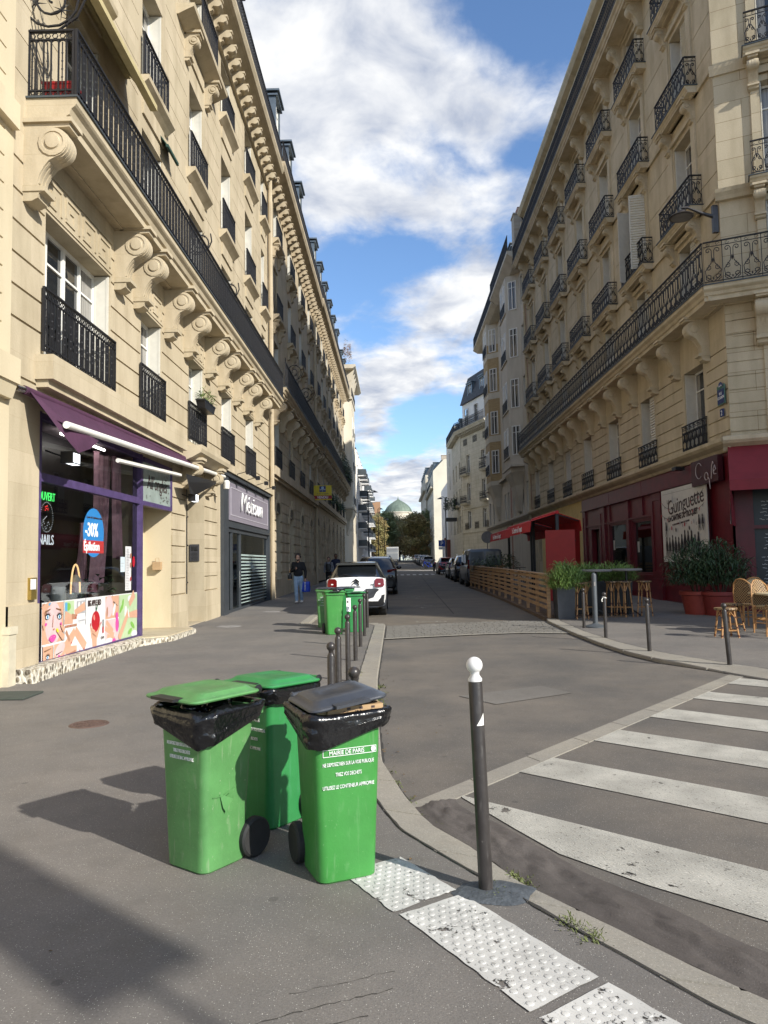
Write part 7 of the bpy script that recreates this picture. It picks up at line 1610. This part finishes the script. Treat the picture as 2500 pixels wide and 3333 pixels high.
def person(label,x,y,rz,scale,pose,top,legs,shoes,skin,hairm,hat=None,group=None,extra=None):
    t=thing('person',label,'person',(x,y,gz(y)),rz,group); t.scale=(scale,)*3
    # faces local -y (towards the camera when rz=0); height 1.78
    P=pose; hd=P.get('head',(0,-.03,1.64)); hx,hy,hz=hd
    parts=[('b',(hx,hy,hz),(.076,.095,.118)),('b',(hx,hy-.03,hz-.055),(.055,.065,.06)),('t',[(0,.0,1.42),(hx*.7,hy*.6,1.56)],[.062,.056]),('b',(hx,hy-.1,hz-.012),(.014,.02,.022)),('b',(hx-.078,hy+.01,hz-.01),(.012,.02,.03)),('b',(hx+.078,hy+.01,hz-.01),(.012,.02,.03)),('t',[(hx-.025,hy-.093,hz-.062),(hx+.025,hy-.093,hz-.062)],[.009,.009])]
    parts+=[('b',(0,0,1.2),(.15,.095,.2)),('b',(0,0,.98),(.14,.095,.12))]
    for side in ('L','R'):
        a=P['arm'+side]; parts.append(('t',a,[.05,.038,.028])); d=Vector(a[2])-Vector(a[1]); parts+=hand(a[2],d,P.get('side'+side,(0,1,0)),.7,1.05)
        l=P['leg'+side]; parts.append(('t',l,[.085,.058,.042]))
    body_mesh('body',parts,skin,t,.0085,1)
    g=G()
    for s_ in (-1,1): g.ball((hx+s_*.03,hy-.086,hz+.012),.011,8,sc=(1.2,.6,.8))
    g.build('eyes',m['hair'],t)
    c=[('b',(0,.0,1.28),(.205,.13,.18)),('b',(0,.0,1.08),(.18,.13,.17)),('b',(0,0,.98),(.16,.12,.08)),('t',[(-.17,0,1.40),(.17,0,1.40)],[.075,.075]),('t',[(0,.01,1.42),(0,0,1.5)],[.085,.068])]
    for side in ('L','R'): a=P['arm'+side]; c.append(('t',[a[0],a[1],tuple(Vector(a[1]).lerp(Vector(a[2]),.93))],[.075,.056,.046]))
    body_mesh(P.get('topname','sweater'),c,top,t,.016)
    c=[('b',(0,0,.93),(.155,.115,.12))]
    for side in ('L','R'): l=P['leg'+side]; c.append(('t',[l[0],l[1],tuple(Vector(l[1]).lerp(Vector(l[2]),.92))],[.1,.073,.062]))
    body_mesh('trousers',c,legs,t,.016)
    for side in ('L','R'):
        l=Vector(P['leg'+side][2]); f=P.get('toe'+side,0); g=G(); rs=[]
        for (yy,w,h0,h1) in ((.08,.03,.0,.07),(.05,.045,.0,.1),(-.03,.048,.0,.09),(-.12,.05,.0,.06),(-.19,.035,.0,.045),(-.21,.015,.01,.03)):
            rs.append([(l.x+w*math.cos(a),l.y+yy,max(0,l.z-.07)+(h0+h1)/2+(h1-h0)/2*math.sin(a)+f*(-yy)) for a in [2*PI*i/12 for i in range(12)]])
        g.rings(rs); g.build('shoe',shoes,t,True)
    hp=[('b',(hx,hy+.012,hz+.028),(.086,.1,.112)),('b',(hx,hy+.045,hz-.03),(.08,.07,.09))]
    if P.get('beard'): pass
    g=G(); 
    for p in hp: g.ball(p[1],1,14,sc=p[2])
    o=g.build('hair',hairm,t,True); 
    # cut the hair back from the face
    me=o.data
    for v in me.vertices:
        if v.co.y<hy-.045 and v.co.z<hz+.065: v.co.y=hy-.045
    if P.get('beard'):
        g=G(); g.ball((hx,hy-.04,hz-.085),1,12,sc=(.055,.062,.045)); g.build('beard',hairm,t,True)
    if extra: extra(t)
    return t
def mans(t):
    g=G(); g.tube([(.1*math.cos(a),-.03,1.66+.125*math.sin(a)) for a in [PI*i/14 for i in range(15)]],.012,6); 
    hpb=g.build('headphones',m['black'],t,True); g=G()
    for s_ in (-1,1): g.ball((s_*.095,-.035,1.645),1,12,sc=(.022,.04,.048))
    g.build('ear_cups',m['black'],hpb,True)
    g=G(); g.box(-.06,.02,.125-.255,.127-.255,1.28,1.30); 
pose1=dict(armL=[(.17,0,1.40),(.26,.03,1.12),(.255,-.02,.88)],armR=[(-.17,0,1.40),(-.24,.02,1.14),(-.07,-.24,1.22)],sideR=(0,0,1),legL=[(.085,0,.92),(.10,.02,.5),(.1,.14,.09)],legR=[(-.085,0,.92),(-.07,-.10,.5),(-.04,-.16,.08)],head=(0,-.055,1.63),beard=True,toeR=.1)
PX=person('man in a black sweater and light jeans walking and looking at his phone, headphones on',-3.98,30.2,0,1.14,pose1,m['knitb'],m['jean'],m['white'],m['skin'],m['hair'],extra=mans)
def at_person(p,o=(-3.98,30.2,gz(30.2)),s=1.14): return (o[0]+p[0]*s,o[1]+p[1]*s,o[2]+p[2]*s)
g=G(); g.box(-.04,.04,-.01,.01,-.08,.08); tag(g.build('phone',m['black'],None,False,at_person((-.055,-.31,1.26)),(R(-50),0,0)),'dark phone held by the walking man','phone')
t=thing('handbag','black and tan holdall hanging from the forearm of the walking man','bag',at_person((-.3,.02,.84))); g=G(); g.rings([rr_ring(.14*k,.34*k2,.04,z,3) for k,k2,z in ((.9,.95,0),(1.05,1,.06),(1,.9,.2),(.6,.8,.28))]); g.build('bag_body',m['black'],t,True); g=G(); g.tube([(0,-.12,.26),(0,-.08,.42),(0,.08,.42),(0,.12,.26)],.012,6); g.build('handle',m['rattan'],t); g=G(); g.box(-.075,.075,-.17,.17,.0,.03); g.build('tan_base',m['rattan'],t)
t=thing('shopping_bag','bright blue plastic shopping bag in the walking man left hand','bag',at_person((.28,-.05,.40)),R(-25)); g=G(); g.rings([[(-.17*k,-.06*k2,z),(.17*k,-.06*k2,z),(.17*k,.06*k2,z),(-.17*k,.06*k2,z)] for k,k2,z in ((.88,1,0),(.95,1.1,.05),(1,.9,.3),(1.02,.4,.42))]); g.build('bag_body',m['blue'],t); text('lettering','MARCHÉ',.1,wl,t,(.03,-.066,.05),(PI/2,R(-90),0),sx=.9); g=G(); g.tube([(-.06,0,.4),(-.04,0,.5),(.04,0,.5),(.06,0,.4)],.008,5); g.build('handle',m['blue'],t)
pose2=dict(armL=[(.16,0,1.40),(.24,.02,1.14),(.2,-.06,.92)],armR=[(-.16,0,1.40),(-.24,.02,1.14),(-.24,-.04,.9)],legL=[(.08,0,.92),(.09,-.06,.5),(.09,-.1,.08)],legR=[(-.08,0,.92),(-.09,.04,.5),(-.09,.14,.1)],topname='jacket')
def carrier(t):
    g=G(); g.rings([rr_ring(w,.16,.05,z,3,-.18,0) for w,z in ((.2,1.0),(.26,1.08),(.27,1.3),(.2,1.38))]); g.build('chest_pack',m['black'],t,True)
    for s_ in (-1,1): g=G(); g.tube([(s_*.1,-.2,1.36),(s_*.12,-.05,1.49),(s_*.11,.1,1.3)],.025,6); g.build('strap',m['black'],t)
person('woman in a grey hoodie with a black front carrier walking on the shaded left pavement',-4.0,44.3,0,1.09,pose2,m['greyc'],m['knitb'],m['black'],m['skin'],m['hair'],extra=carrier)
person('tall person in a navy jacket walking just behind the woman in grey',-3.75,46.5,0,1.2,pose2,m['navy'],m['knitb'],m['black'],m['skind'],m['hair'])
for i,(x,yy,mm_,l) in enumerate(((1.0,205,m['black'],'tiny dark figure crossing at the far end of the street'),(2.3,208,m['carw'],'tiny figure in white at the far end of the street'))): person(l,x,yy,0,1.15,pose2,mm_ if mm_ is not m['carw'] else m['white'],m['jean'],m['black'],m['skin'],m['hair'])
# ================= café terrace =================
FY0,FY1=20.9,44.0; FX0,FX1=4.27,4.45
fx=lambda y:FX0+(y-FY0)*(FX1-FX0)/(FY1-FY0)+.15*math.sin((y-FY0)/(FY1-FY0)*PI)
TF=thing('terrace_fence','long fence of horizontal pine slats around the café terrace','fence',(0,0,0))
n=12
for i in range(n+1):
    y=FY0+(FY1-FY0)*i/n; x=fx(y); g=G(); z=gz(y)+RD; g.box(x-.03,x+.06,y-.045,y+.045,z+.03,z+1.28); g.build('post',m['wood'],TF)
for j in range(6):
    g=G(); 
    for i in range(n):
        y0=FY0+(FY1-FY0)*i/n; y1=FY0+(FY1-FY0)*(i+1)/n; z0,z1=gz(y0)+RD+.33+j*.165,gz(y1)+RD+.33+j*.165
        x0,x1=fx(y0)-.055,fx(y1)-.055; g.add([(x0,y0+.01,z0),(x0+.025,y0+.01,z0),(x1+.025,y1-.01,z1),(x1,y1-.01,z1),(x0,y0+.01,z0+.095),(x0+.025,y0+.01,z0+.095),(x1+.025,y1-.01,z1+.095),(x1,y1-.01,z1+.095)],[(0,3,2,1),(4,5,6,7),(0,1,5,4),(1,2,6,5),(2,3,7,6),(3,0,4,7)])
    g.build('slat',m['wood'],TF)
g=G()
for i in range(n): 
    y0=FY0+(FY1-FY0)*i/n-.02; y1=FY0+(FY1-FY0)*(i+1)/n-.02; z0,z1=gz(y0)+RD+1.28,gz(y1)+RD+1.28; x0,x1=fx(y0)-.09,fx(y1)-.09
    g.add([(x0,y0,z0),(x0+.2,y0,z0),(x1+.2,y1,z1),(x1,y1,z1),(x0,y0,z0+.035),(x0+.2,y0,z0+.035),(x1+.2,y1,z1+.035),(x1,y1,z1+.035)],[(0,3,2,1),(4,5,6,7),(0,1,5,4),(1,2,6,5),(2,3,7,6),(3,0,4,7)])
g.build('top_rail',m['wood'],TF)
g=G(); 
for i in range(n): 
    y0=FY0+(FY1-FY0)*i/n; y1=FY0+(FY1-FY0)*(i+1)/n; g.add([(fx(y0)-.12,y0,gz(y0)+RD),(6.5,y0,gz(y0)+RD),(6.5,y1,gz(y1)+RD),(fx(y1)-.12,y1,gz(y1)+RD),(fx(y0)-.12,y0,gz(y0)+.04),(6.5,y0,gz(y0)+.04),(6.5,y1,gz(y1)+.04),(fx(y1)-.12,y1,gz(y1)+.04)],[(4,5,6,7),(0,1,5,4),(3,0,4,7)])
tag(g.build('terrace_deck',mat('deck_wood',(.12,.08,.05),.8,0,.3,3,stretch=(1,1,8))),'low brown wooden deck the café terrace stands on','deck')
g=G(); 
for j in range(6): g.box(4.5,6.5,FY1-.02,FY1+.02,gz(FY1)+.28+j*.165,gz(FY1)+.37+j*.165)
g.box(4.4,6.6,FY1-.05,FY1+.05,gz(FY1)+1.2,gz(FY1)+1.25); tag(g.build('fence_end',m['wood']),'short slatted end panel closing the far side of the café terrace','fence')
# tilted small card tied on rail
# dark planter with bamboo
def planter(label,x,y,w,d,h,mt,group=None):
    t=thing('planter',label,'planter',(x,y,gz(y)),0,group); g=G(); g.rings([[(-w/2*k,-d/2*k,z),(w/2*k,-d/2*k,z),(w/2*k,d/2*k,z),(-w/2*k,d/2*k,z)] for k,z in ((.9,0),(1,h),(1,h+.03),(.9,h+.03),(.9,h-.08))]); g.build('box',mt,t,30); return t
def grass(n,rx,ry,h,l,w,mt,parent,c,droop=.9,seed=1,spread=1.):
    rnd=random.Random(seed); g=G()
    for _ in range(n):
        a=rnd.uniform(0,2*PI); q=math.sqrt(rnd.random()); p=Vector((c[0]+rx*q*math.cos(a),c[1]+ry*q*math.sin(a),c[2]+h*rnd.random()*(1-.5*q*q)))
        b=rnd.uniform(0,2*PI); d=Vector((math.cos(b)*spread+math.cos(a)*q*.8,math.sin(b)*spread+math.sin(a)*q*.8,rnd.uniform(.3,1.4))).normalized(); s=Vector((-math.sin(b),math.cos(b),0))*w
        L=l*rnd.uniform(.6,1.2); p1=p+d*L*.45; p2=p+d*L*.8+Vector((0,0,-.12*L*droop)); p3=p+d*L+Vector((0,0,-.4*L*droop)); g.add([p-s*.6,p+s*.6,p1+s,p1-s,p2+s*.7,p2-s*.7,p3],[(0,1,2,3),(3,2,4,5),(5,4,6)])
    return g.build('foliage',mt,parent)
t=planter('dark square planter with bright bamboo at the near end of the terrace',4.68,20.75,.5,.6,.85,m['dgrey']); grass(1700,.42,.55,.75,.34,.009,m['leaf1'],t,(.05,0,.8),seed=3)
for i,(x,y) in enumerate(((5.6,21.9),(6.5,22.1))):
    t=planter(['tall dark planter with bamboo behind the first high café table','tall dark planter with bamboo behind the second high café table'][i],x,y,.9,.5,.95,m['black'],'bamboo planters on the café side'); grass(1100,.6,.4,.5,.34,.009,m['leaf1'],t,(0,0,.95),seed=7+i)
t=planter('leafy dark shrub in a planter under the farther red terrace awning',5.5,38.5,.8,.6,.8,m['black']); leafball(420,.8,.8,.7,.4,.03,m['leaf2'],t,c=(0,0,1.2),droop=.4)
t=planter('leafy shrub in a planter at the left inside edge of the terrace',4.95,41.8,.6,.6,.8,m['black']); leafball(300,.6,.6,.6,.36,.03,m['leaf2'],t,c=(0,0,1.1),droop=.4)
# red panel
RP=thing('screen_box','tall bright red box panel standing at the near end of the terrace','panel',(6.35,28.2,gz(28))); g=G(); g.box(-.75,.22,-.12,.5,.1,2.75); g.box(.22,.5,-.5,.5,.1,2.78,1) if False else None
g.v=[]; g.f=[]; g.m=[]; g.prism([(-.62,0),(.42,-.35),(.72,.1),(-.3,.5)],lambda p,h:(p[0],p[1],h),.05,2.72); g.build('panel',m['redb'],RP); g=G()
for z in (.6,1.5,2.3): g.ball((.43,-.36,z),.02,8)
g.build('bolt',m['chrome'],RP)
# terrace awnings on posts
def terrace_awning(label,y0,y1,x0,xc,x1,z,gp):
    t=thing('terrace_awning',label,'awning',(xc,y0,gz(y0)),0,gp); L=y1-y0
    for s_ in (-1,1):
        g=G(); xx=(x0-xc) if s_<0 else (x1-xc); P=[(0,z+.32),(xx,z)]; g.prism([(0,z+.32),(xx,z+.0),(xx,z-.02),(0,z+.29)],lambda p,h:(p[0],h,p[1]),.05,L-.05); g.prism([(xx,z),(xx-s_*-.05,z-.42),(xx-s_*-.03,z-.42),(xx-.02*s_,z)],lambda p,h:(p[0],h,p[1]),.05,L-.05); g.build('fabric',m['redb'] if False else m['awnR'],t)
    g=G(); g.tube([(0,0,z+.33),(0,L,z+.33)],.07,8); g.build('roller',m['awnR'],t)
    for yy in (.15,L-.15): g=G(); g.box(-.06,.06,yy-.06,yy+.06,0,z+.42); g.tube([(0,yy,z+.25),((x0-xc)*.97,yy,z-.02)],.025,5); g.tube([(0,yy,z+.25),((x1-xc)*.97,yy,z-.02)],.025,5); g.build('post',m['black'],t)
    text('lettering','La Cantine du Troquet',.36,wl,t,((x0-xc)-.07,L*.80,z-.34),(PI/2,0,-PI/2),sx=.75 if L<7 else .9,ext=.004)
    return t
m['awnR']=mat('awning_scarlet',(.55,.02,.022),.65,0,.12,2,.2,60)
terrace_awning('nearer red terrace awning with white café lettering on its valance',29.0,34.3,5.35,6.4,7.3,3.12,'red terrace awnings')
terrace_awning('farther red terrace awning with white café lettering on its valance',34.8,42.0,5.45,6.45,7.5,3.05,'red terrace awnings')
# wicker furniture
def weave(name,c1,c2,sc,rot=0):
    mm,nt,N,L,P=nodes(name); P.inputs['Roughness'].default_value=.5; tc=N.new('ShaderNodeTexCoord'); mp=N.new('ShaderNodeMapping'); mp.inputs[2].default_value=(R(45),R(45),R(45)) if rot else (0,0,0); L.new(tc.outputs['Object'],mp.inputs[0]); ck=N.new('ShaderNodeTexChecker'); ck.inputs['Scale'].default_value=sc; L.new(mp.outputs[0],ck.inputs['Vector']); ck.inputs[1].default_value=(*c1,1); ck.inputs[2].default_value=(*c2,1); L.new(ck.outputs[0],P.inputs['Base Color']); return mm
m['weaveL']=weave('cream_weave',(.62,.56,.40),(.40,.30,.14),44); m['weaveD']=weave('dark_weave',(.36,.24,.11),(.04,.015,.012),40)
def stool_mesh(label,x,y,h,rz=0,s=1.,grp='wicker stools',first=[]):
    t=thing('stool',label,'stool',(x,y,gz(y)),rz,grp); g=G(); g.lathe([(0,h-.02),(.17,h-.025),(.185,h-.005),(.18,h+.02),(.1,h+.025),(0,h+.025)],(0,0,0),20); g.build('seat',m['weaveD'],t,True)
    for i in range(4):
        a=PI/4+i*PI/2; g=G(); g.tube([(.13*math.cos(a),.13*math.sin(a),h-.02),(.16*math.cos(a),.16*math.sin(a),h*.5),(.20*math.cos(a),.20*math.sin(a),0)],.016,7); g.k=1
        for q in (.08,.36,.7): g.tube([((.13+.07*(1-q))*math.cos(a),(.13+.07*(1-q))*math.sin(a),h*q),((.13+.07*(1-q-.05))*math.cos(a),(.13+.07*(1-q-.05))*math.sin(a),h*(q+.05))],.0185,7)
        g.build('leg',[m['rattan'],m['rattand']],t,True)
    g=G(); 
    for i in range(4):
        a,b=PI/4+i*PI/2,PI/4+(i+1)*PI/2; r=.175; zf_=h*.28; g.tube([(r*math.cos(a),r*math.sin(a),zf_),(r*math.cos(b),r*math.sin(b),zf_)],.011,6)
        c=(a+b)/2; g2=G(); g2.tube([(.155*math.cos(a),.155*math.sin(a),h*.68),(.12*math.cos(c),.12*math.sin(c),h-.03)],.009,5); g2.tube([(.155*math.cos(b),.155*math.sin(b),h*.68),(.12*math.cos(c),.12*math.sin(c),h-.03)],.009,5); g2.build('brace',m['rattan'],t,True)
    g.build('stretcher',m['rattan'],t,True); return t
bs=[(5.1,20.55,'wicker bar stool nearest the dark bamboo planter'),(6.15,21.15,'wicker bar stool behind the tied bollard, left of a pair'),(6.42,20.95,'wicker bar stool right of the pair behind the tied bollard'),(7.0,21.0,'rightmost wicker bar stool against the red café wall'),(5.55,21.2,'wicker bar stool half hidden behind the grey signpost')]
s0=stool_mesh('x',0,0,.98)
for i,(x,y,l) in enumerate(bs):
    o=s0 if i==0 else copy_tree(s0); o.location=(x,y,gz(y)); o.rotation_euler=(0,0,.3*i); tag(o,l,'stool','tall wicker bar stools'); o.scale=(1.12,1.12,1.0)
ls=[(6.85,15.55,'low round wicker stool behind the leaning bollard'),(7.6,16.9,'second low wicker stool pushed under the café table')]
s1=stool_mesh('x',0,0,.56)
for i,(x,y,l) in enumerate(ls):
    o=s1 if i==0 else copy_tree(s1); o.location=(x,y,0); tag(o,l,'stool','low wicker stools'); o.scale=(1.25,1.25,1.1)
def hightable(label,x,y):
    t=thing('high_table',label,'table',(x,y,gz(y)),0,'high round café tables'); g=G(); g.lathe([(0,1.28),(.42,1.28),(.44,1.3),(.44,1.33),(.42,1.345),(0,1.345)],(0,0,0),28); g.build('tabletop',m['concrete'],t,30); g=G(); g.tube([(0,0,.05),(0,0,1.28)],.04,10); g.build('pedestal',m['black'],t)
    for i in range(3): a=i*2.1; g=G(); g.tube([(0,0,.22),(.18*math.cos(a),.18*math.sin(a),.14),(.38*math.cos(a),.38*math.sin(a),.0)],[.04,.03,.02],6); g.build('foot',m['black'],t)
hightable('round high café table left, before the bamboo',5.65,20.95); hightable('round high café table right, before the bamboo',6.62,21.35)
def chair(label,x,y,rz,weave_m,frame,grp):
    t=thing('bistro_chair',label,'chair',(x,y,gz(y)),rz,grp); s=1.2; t.scale=(s,s,s)
    g=G(); g.rings([rr_ring(.42,.40,.12,z) for z in (.44,.47)]); g.build('seat',weave_m,t,30)
    g=G(); rs=[]
    arc=[(-.2,.0),(-.21,.2),(-.17,.36),(-.08,.44),(0,.455),(.08,.44),(.17,.36),(.21,.2),(.2,.0)]
    cols=[]
    for i in range(9):
        u=-1+2*i/8; top=.455*(1-abs(u)**3.2*.55); cols.append([(u*.2,.19-.05*(1-u*u)*-1,.50),(u*.2,.20+.05*(1-u*u)*1,.5+top*.5),(u*.19,.22+.05*(1-u*u),.5+top)])
    g.rings(cols,closed=False,cap0=False,cap1=False); g.build('back_weave',weave_m,t,'full')
    g=G(); g.tube([(-.2,.19,.02)]+[(p[0],.19+.06*(1-(p[0]/.21)**2)+p[1]*.08,.5+p[1]) for p in arc]+[(.2,.19,.02)],.014,7); g.build('back_frame',frame,t,True)
    for sx in (-1,1): g=G(); g.tube([(sx*.18,-.17,.45),(sx*.19,-.19,.02)],.015,7); g.build('leg',frame,t,True)
    g=G(); 
    for sx in (-1,1): g.tube([(sx*.19,-.18,.2),(sx*.195,.19,.2)],.01,6)
    g.tube([(-.19,-.18,.2),(.19,-.18,.2)],.01,6); g.build('stretcher',frame,t,True); g=G(); g.tube([(-.18,-.17,.3),(0,-.17,.44),(.18,-.17,.3)],.01,6); g.build('brace',frame,t,True); return t
chair('cream woven bistro chair at the back of the café table',8.75,18.3,R(160),m['weaveL'],m['rattan'],'woven bistro chairs'); chair('dark woven bistro chair left of the café table',8.2,17.3,R(120),m['weaveD'],m['rattan'],'woven bistro chairs'); chair('bright cream woven chair right behind the café table',8.35,16.7,R(185),m['weaveL'],m['rattan'],'woven bistro chairs'); chair('dark woven bistro chair at the right edge, nearest the viewer',7.85,15.2,R(-60),m['weaveD'],m['rattan'],'woven bistro chairs'); chair('dark woven chair half hidden under the table at the right edge',8.0,16.0,R(20),m['weaveD'],m['rattan'],'woven bistro chairs')
t=thing('cafe_table','small square café table with a pale top among the woven chairs','table',(8.2,16.1,0)); g=G(); g.bbox(-.42,.42,-.42,.42,.86,.90,.008); g.build('tabletop',m['weaveL'],t); g=G(); g.tube([(0,0,.05),(0,0,.86)],.035,8); g.build('pedestal',m['black'],t); g=G(); g.lathe([(.3,0),(.28,.03),(.05,.06)],(0,0,0),16); g.build('foot',m['black'],t,True)
# oleander in red pots
for i,(x,y,rx) in enumerate(((8.75,21.6,1.15),(9.15,21.1,1.1))):
    t=thing('potted_shrub',['big oleander-like shrub in a round red pot, left of two against the red wall','big dark shrub in a round red pot, right of two beside the menu window'][i],'plant',(x,y,0),0,'dark shrubs in red pots'); g=G(); g.lathe([(.36,0),(.47,.6),(.52,.62),(.52,.72),(.44,.72),(.42,.6),(0,.58)],(0,0,0),28); g.build('pot',mat('pot_red',(.28,.045,.03),.6) if i==0 else mat('pot_red_dark',(.22,.03,.025),.6),t,30); grass(1150,rx*.66,.62,1.3,.42,.016,m['leaf2'],t,(0,0,.85),droop=1.1,seed=31+i)
    g=G()
    for k in range(9): a=k*.7; g.tube([(.1*math.cos(a),.1*math.sin(a),.6),(.35*math.cos(a),.35*math.sin(a),1.3),(.6*math.cos(a),.5*math.sin(a),2.0)],[.02,.014,.006],5)
    g.build('stem',m['bark'],t)
# ================= signs and lamps =================
VS=thing('estate_agent_board','yellow and red board reading VENDU fixed across the left facade','sign',(-4.85,50,0)); g=G(); g.box(-.62,.6,0,.03,6.05,7.05); g.build('board',mat('sign_yellow',(.62,.48,.02),.5),VS); g=G(); g.box(-.62,.6,-.006,0,6.12,6.36); g.build('red_band',m['redb'],VS); g=G(); g.box(-.24,.2,-.006,0,6.6,7.0); g.build('blue_square',m['enam'],VS); text('lettering','VENDU',.24,wl,VS,(-.02,-.009,6.155),align='CENTER',sx=.95,offset=.004); text('lettering','laforêt',.15,wl,VS,(-.02,-.009,6.72),align='CENTER'); text('lettering','01.45.31.60.70',.13,m['enam'],VS,(-.02,-.009,6.43),align='CENTER',sx=1.05); g=G(); g.tube([(-.02,-.01,6.62),(-.02,-.01,6.8)],.015,4); g.lathe([(.1,-.009),(.1,-.007)],(-.02,0,6.88),14,axis='y'); g.build('tree_mark',pm('pale_blue',(.35,.5,.7)),VS)
def lamp_post(label,x,y,h,arm,grp='tall street lamps'):
    t=thing('street_lamp',label,'street lamp',(x,y,gz(y)),0,grp); g=G(); g.lathe([(.14,0),(.12,.8),(.07,1.0),(.05,h)],(0,0,0),10); g.build('post',m['black'],t,True); g=G(); g.tube([(0,0,h),(arm*.4,0,h+.2),(arm,0,h+.12)],.035,6); g.build('arm',m['black'],t); g=G(); g.lathe([(.0,.2),(.12,.14),(.38,0),(.0,-.03)],(arm,0,h-.05),14); g.build('shade',m['black'],t,True)
lamp_post('tall black street lamp with a disc shade beside the white modern block',-2.85,80,8.9,.75); lamp_post('thin grey street lamp post in front of the left trees',-2.5,112,9.0,.5); lamp_post('distant street lamp post near the lorry on the left',-1.9,135,8.5,.5); lamp_post('black street lamp standing before the white gabled house on the right',5.9,85,8.4,-.6)
t=thing('wall_lamp','black disc lamp on an arm at the stone corner house','street lamp',(10.0,72,11.9)); g=G(); g.tube([(.3,0,0),(-.6,0,.15),(-1.1,0,0)],.05,6); g.build('arm',m['black'],t); g=G(); g.lathe([(0,.1),(.45,0),(0,-.02)],(-1.2,0,-.1),14); g.build('shade',m['black'],t)
t=thing('parking_sign','blue square P parking sign on a thin post on the right pavement','sign',(4.75,75,gz(75))); g=G(); g.tube([(.1,0,0),(.1,0,3.5)],.035,6); g.build('post',m['concrete'],t); g=G(); g.box(-.33,.33,-.04,-.02,2.75,3.4); g.build('plate',mat('sign_blue',(.01,.06,.4),.4),t); text('lettering','P',.55,wl,t,(0,-.045,2.88),align='CENTER',offset=.01); g=G(); g.box(-.33,.33,-.04,-.02,2.45,2.72); g.build('lower_plate',wl,t)
t=thing('round_sign','grey back of a round road sign above the grey van','sign',(6.5,52,gz(52))); g=G(); g.tube([(0,0,0),(0,0,3.5)],.04,6); g.build('post',m['concrete'],t); g=G(); g.lathe([(0,-.02),(.42,-.02),(.42,.02),(0,.02)],(0,0,3.1),24,axis='y'); g.build('disc',m['concrete'],t)
t=thing('first_floor_shrub','small tree in a pot on a balcony at the white house on the right','plant',(8.3,108,8.6)); leafball(500,1.0,1.0,1.6,.4,.08,m['leaf2'],t,c=(0,0,1),stems=5); g=G(); g.box(-.8,.8,-.8,.8,-1,-.5); g.build('pot',m['black'],t)
# a tall banner sign outside the picture whose shadow falls across the pavement at the lower left
t=thing('direction_sign','tall grey banner sign panel high on a pole behind the photographer','sign',(5.71,-2.465,0)); g=G(); g.tube([(0,0,0),(0,0,5.3)],.03,8); g.build('pole',m['concrete'],t); g=G(); c_,s_=math.cos(R(50)),math.sin(R(50)); g.prism([(-.28,-.0),(.28,0),(.28,.04),(-.28,.04)],lambda p,h:(p[0]*c_-p[1]*s_,p[0]*s_+p[1]*c_,h),5.04,8.1); g.build('panel',m['concrete'],t)
# ================= trees =================
def tree(label,x,y,h,cr,mt,n,ls=.55,grp='trees at the end of the street',seed=1,z=None,low=.3):
    z=gz(y) if z is None else z; t=thing('plane_tree',label,'tree',(x,y,z),0,grp); rnd=random.Random(seed)
    g=G(); g.tube([(0,0,0),(.1,0,h*.2),(0,.1,h*.45),(.1,0,h*.8)],[cr*.08,cr*.065,cr*.05,cr*.015],8)
    cl_=[]
    for i in range(60):
        a=rnd.uniform(0,6.28); q=rnd.uniform(.1,.9); zz=h*(low+(.92-low)*rnd.random()**.8); rad=cr*q*(1-.6*max(0,(zz/h-.6)/.4)); c=Vector((rad*math.cos(a),rad*math.sin(a),zz)); cl_.append((c,cr*rnd.uniform(.2,.36)))
        if i<14: g.tube([(0,0,zz*.55),tuple(c*.5+Vector((0,0,zz*.35))),tuple(c)],[cr*.03,cr*.02,cr*.008],5)
    g.build('trunk',m['bark'],t,True); g=G()
    for _ in range(n):
        c,r=rnd.choice(cl_); v=Vector((rnd.gauss(0,1),rnd.gauss(0,1),rnd.gauss(0,.8))).normalized()*r*rnd.uniform(.55,1.08); p=c+v; a=Vector((rnd.gauss(0,1),rnd.gauss(0,1),rnd.gauss(0,1))).normalized(); b=a.orthogonal().normalized(); L=ls*rnd.uniform(.5,1.1)
        g.add([p-a*L*.5,p+b*L*.3,p+a*L*.5,p-b*L*.3],[(0,1,2,3)])
    g.build('crown',mt,t); return t
tree('big autumn brown tree at the left end of the street',-4.9,180,11.6,4.4,m['leafa'],9000,.55,seed=2,low=.12)
tree('tall sunlit green tree between the brown trees, left of the dome',-2.4,192,13.6,4.1,m['leafg'],9000,.55,seed=3,low=.15)
tree('brown and green tree right of centre at the street end',4.9,184,12.3,4.6,m['leafa'],9000,.55,seed=4,low=.15)
tree('green-topped tree on the right end close to the last house',8.3,196,14.0,4.2,m['leafg'],7000,.55,seed=5,low=.15)
tree('dark low tree behind the lorry',1.2,210,12.3,4.8,m['leafa'],7000,.55,seed=6,low=.05)
tree('dark tree filling the gap behind the left lamp posts',-9.5,205,11,5.5,m['leafa'],6000,.55,seed=7,low=.05)
tree('dark tree behind the right row of parked cars',7,222,11,6,m['leafa'],6000,.55,seed=8,low=.02)
tree('tree crown closing the view below the dome',.4,236,14.3,5.5,m['leafa'],7000,.6,seed=12,low=.1)
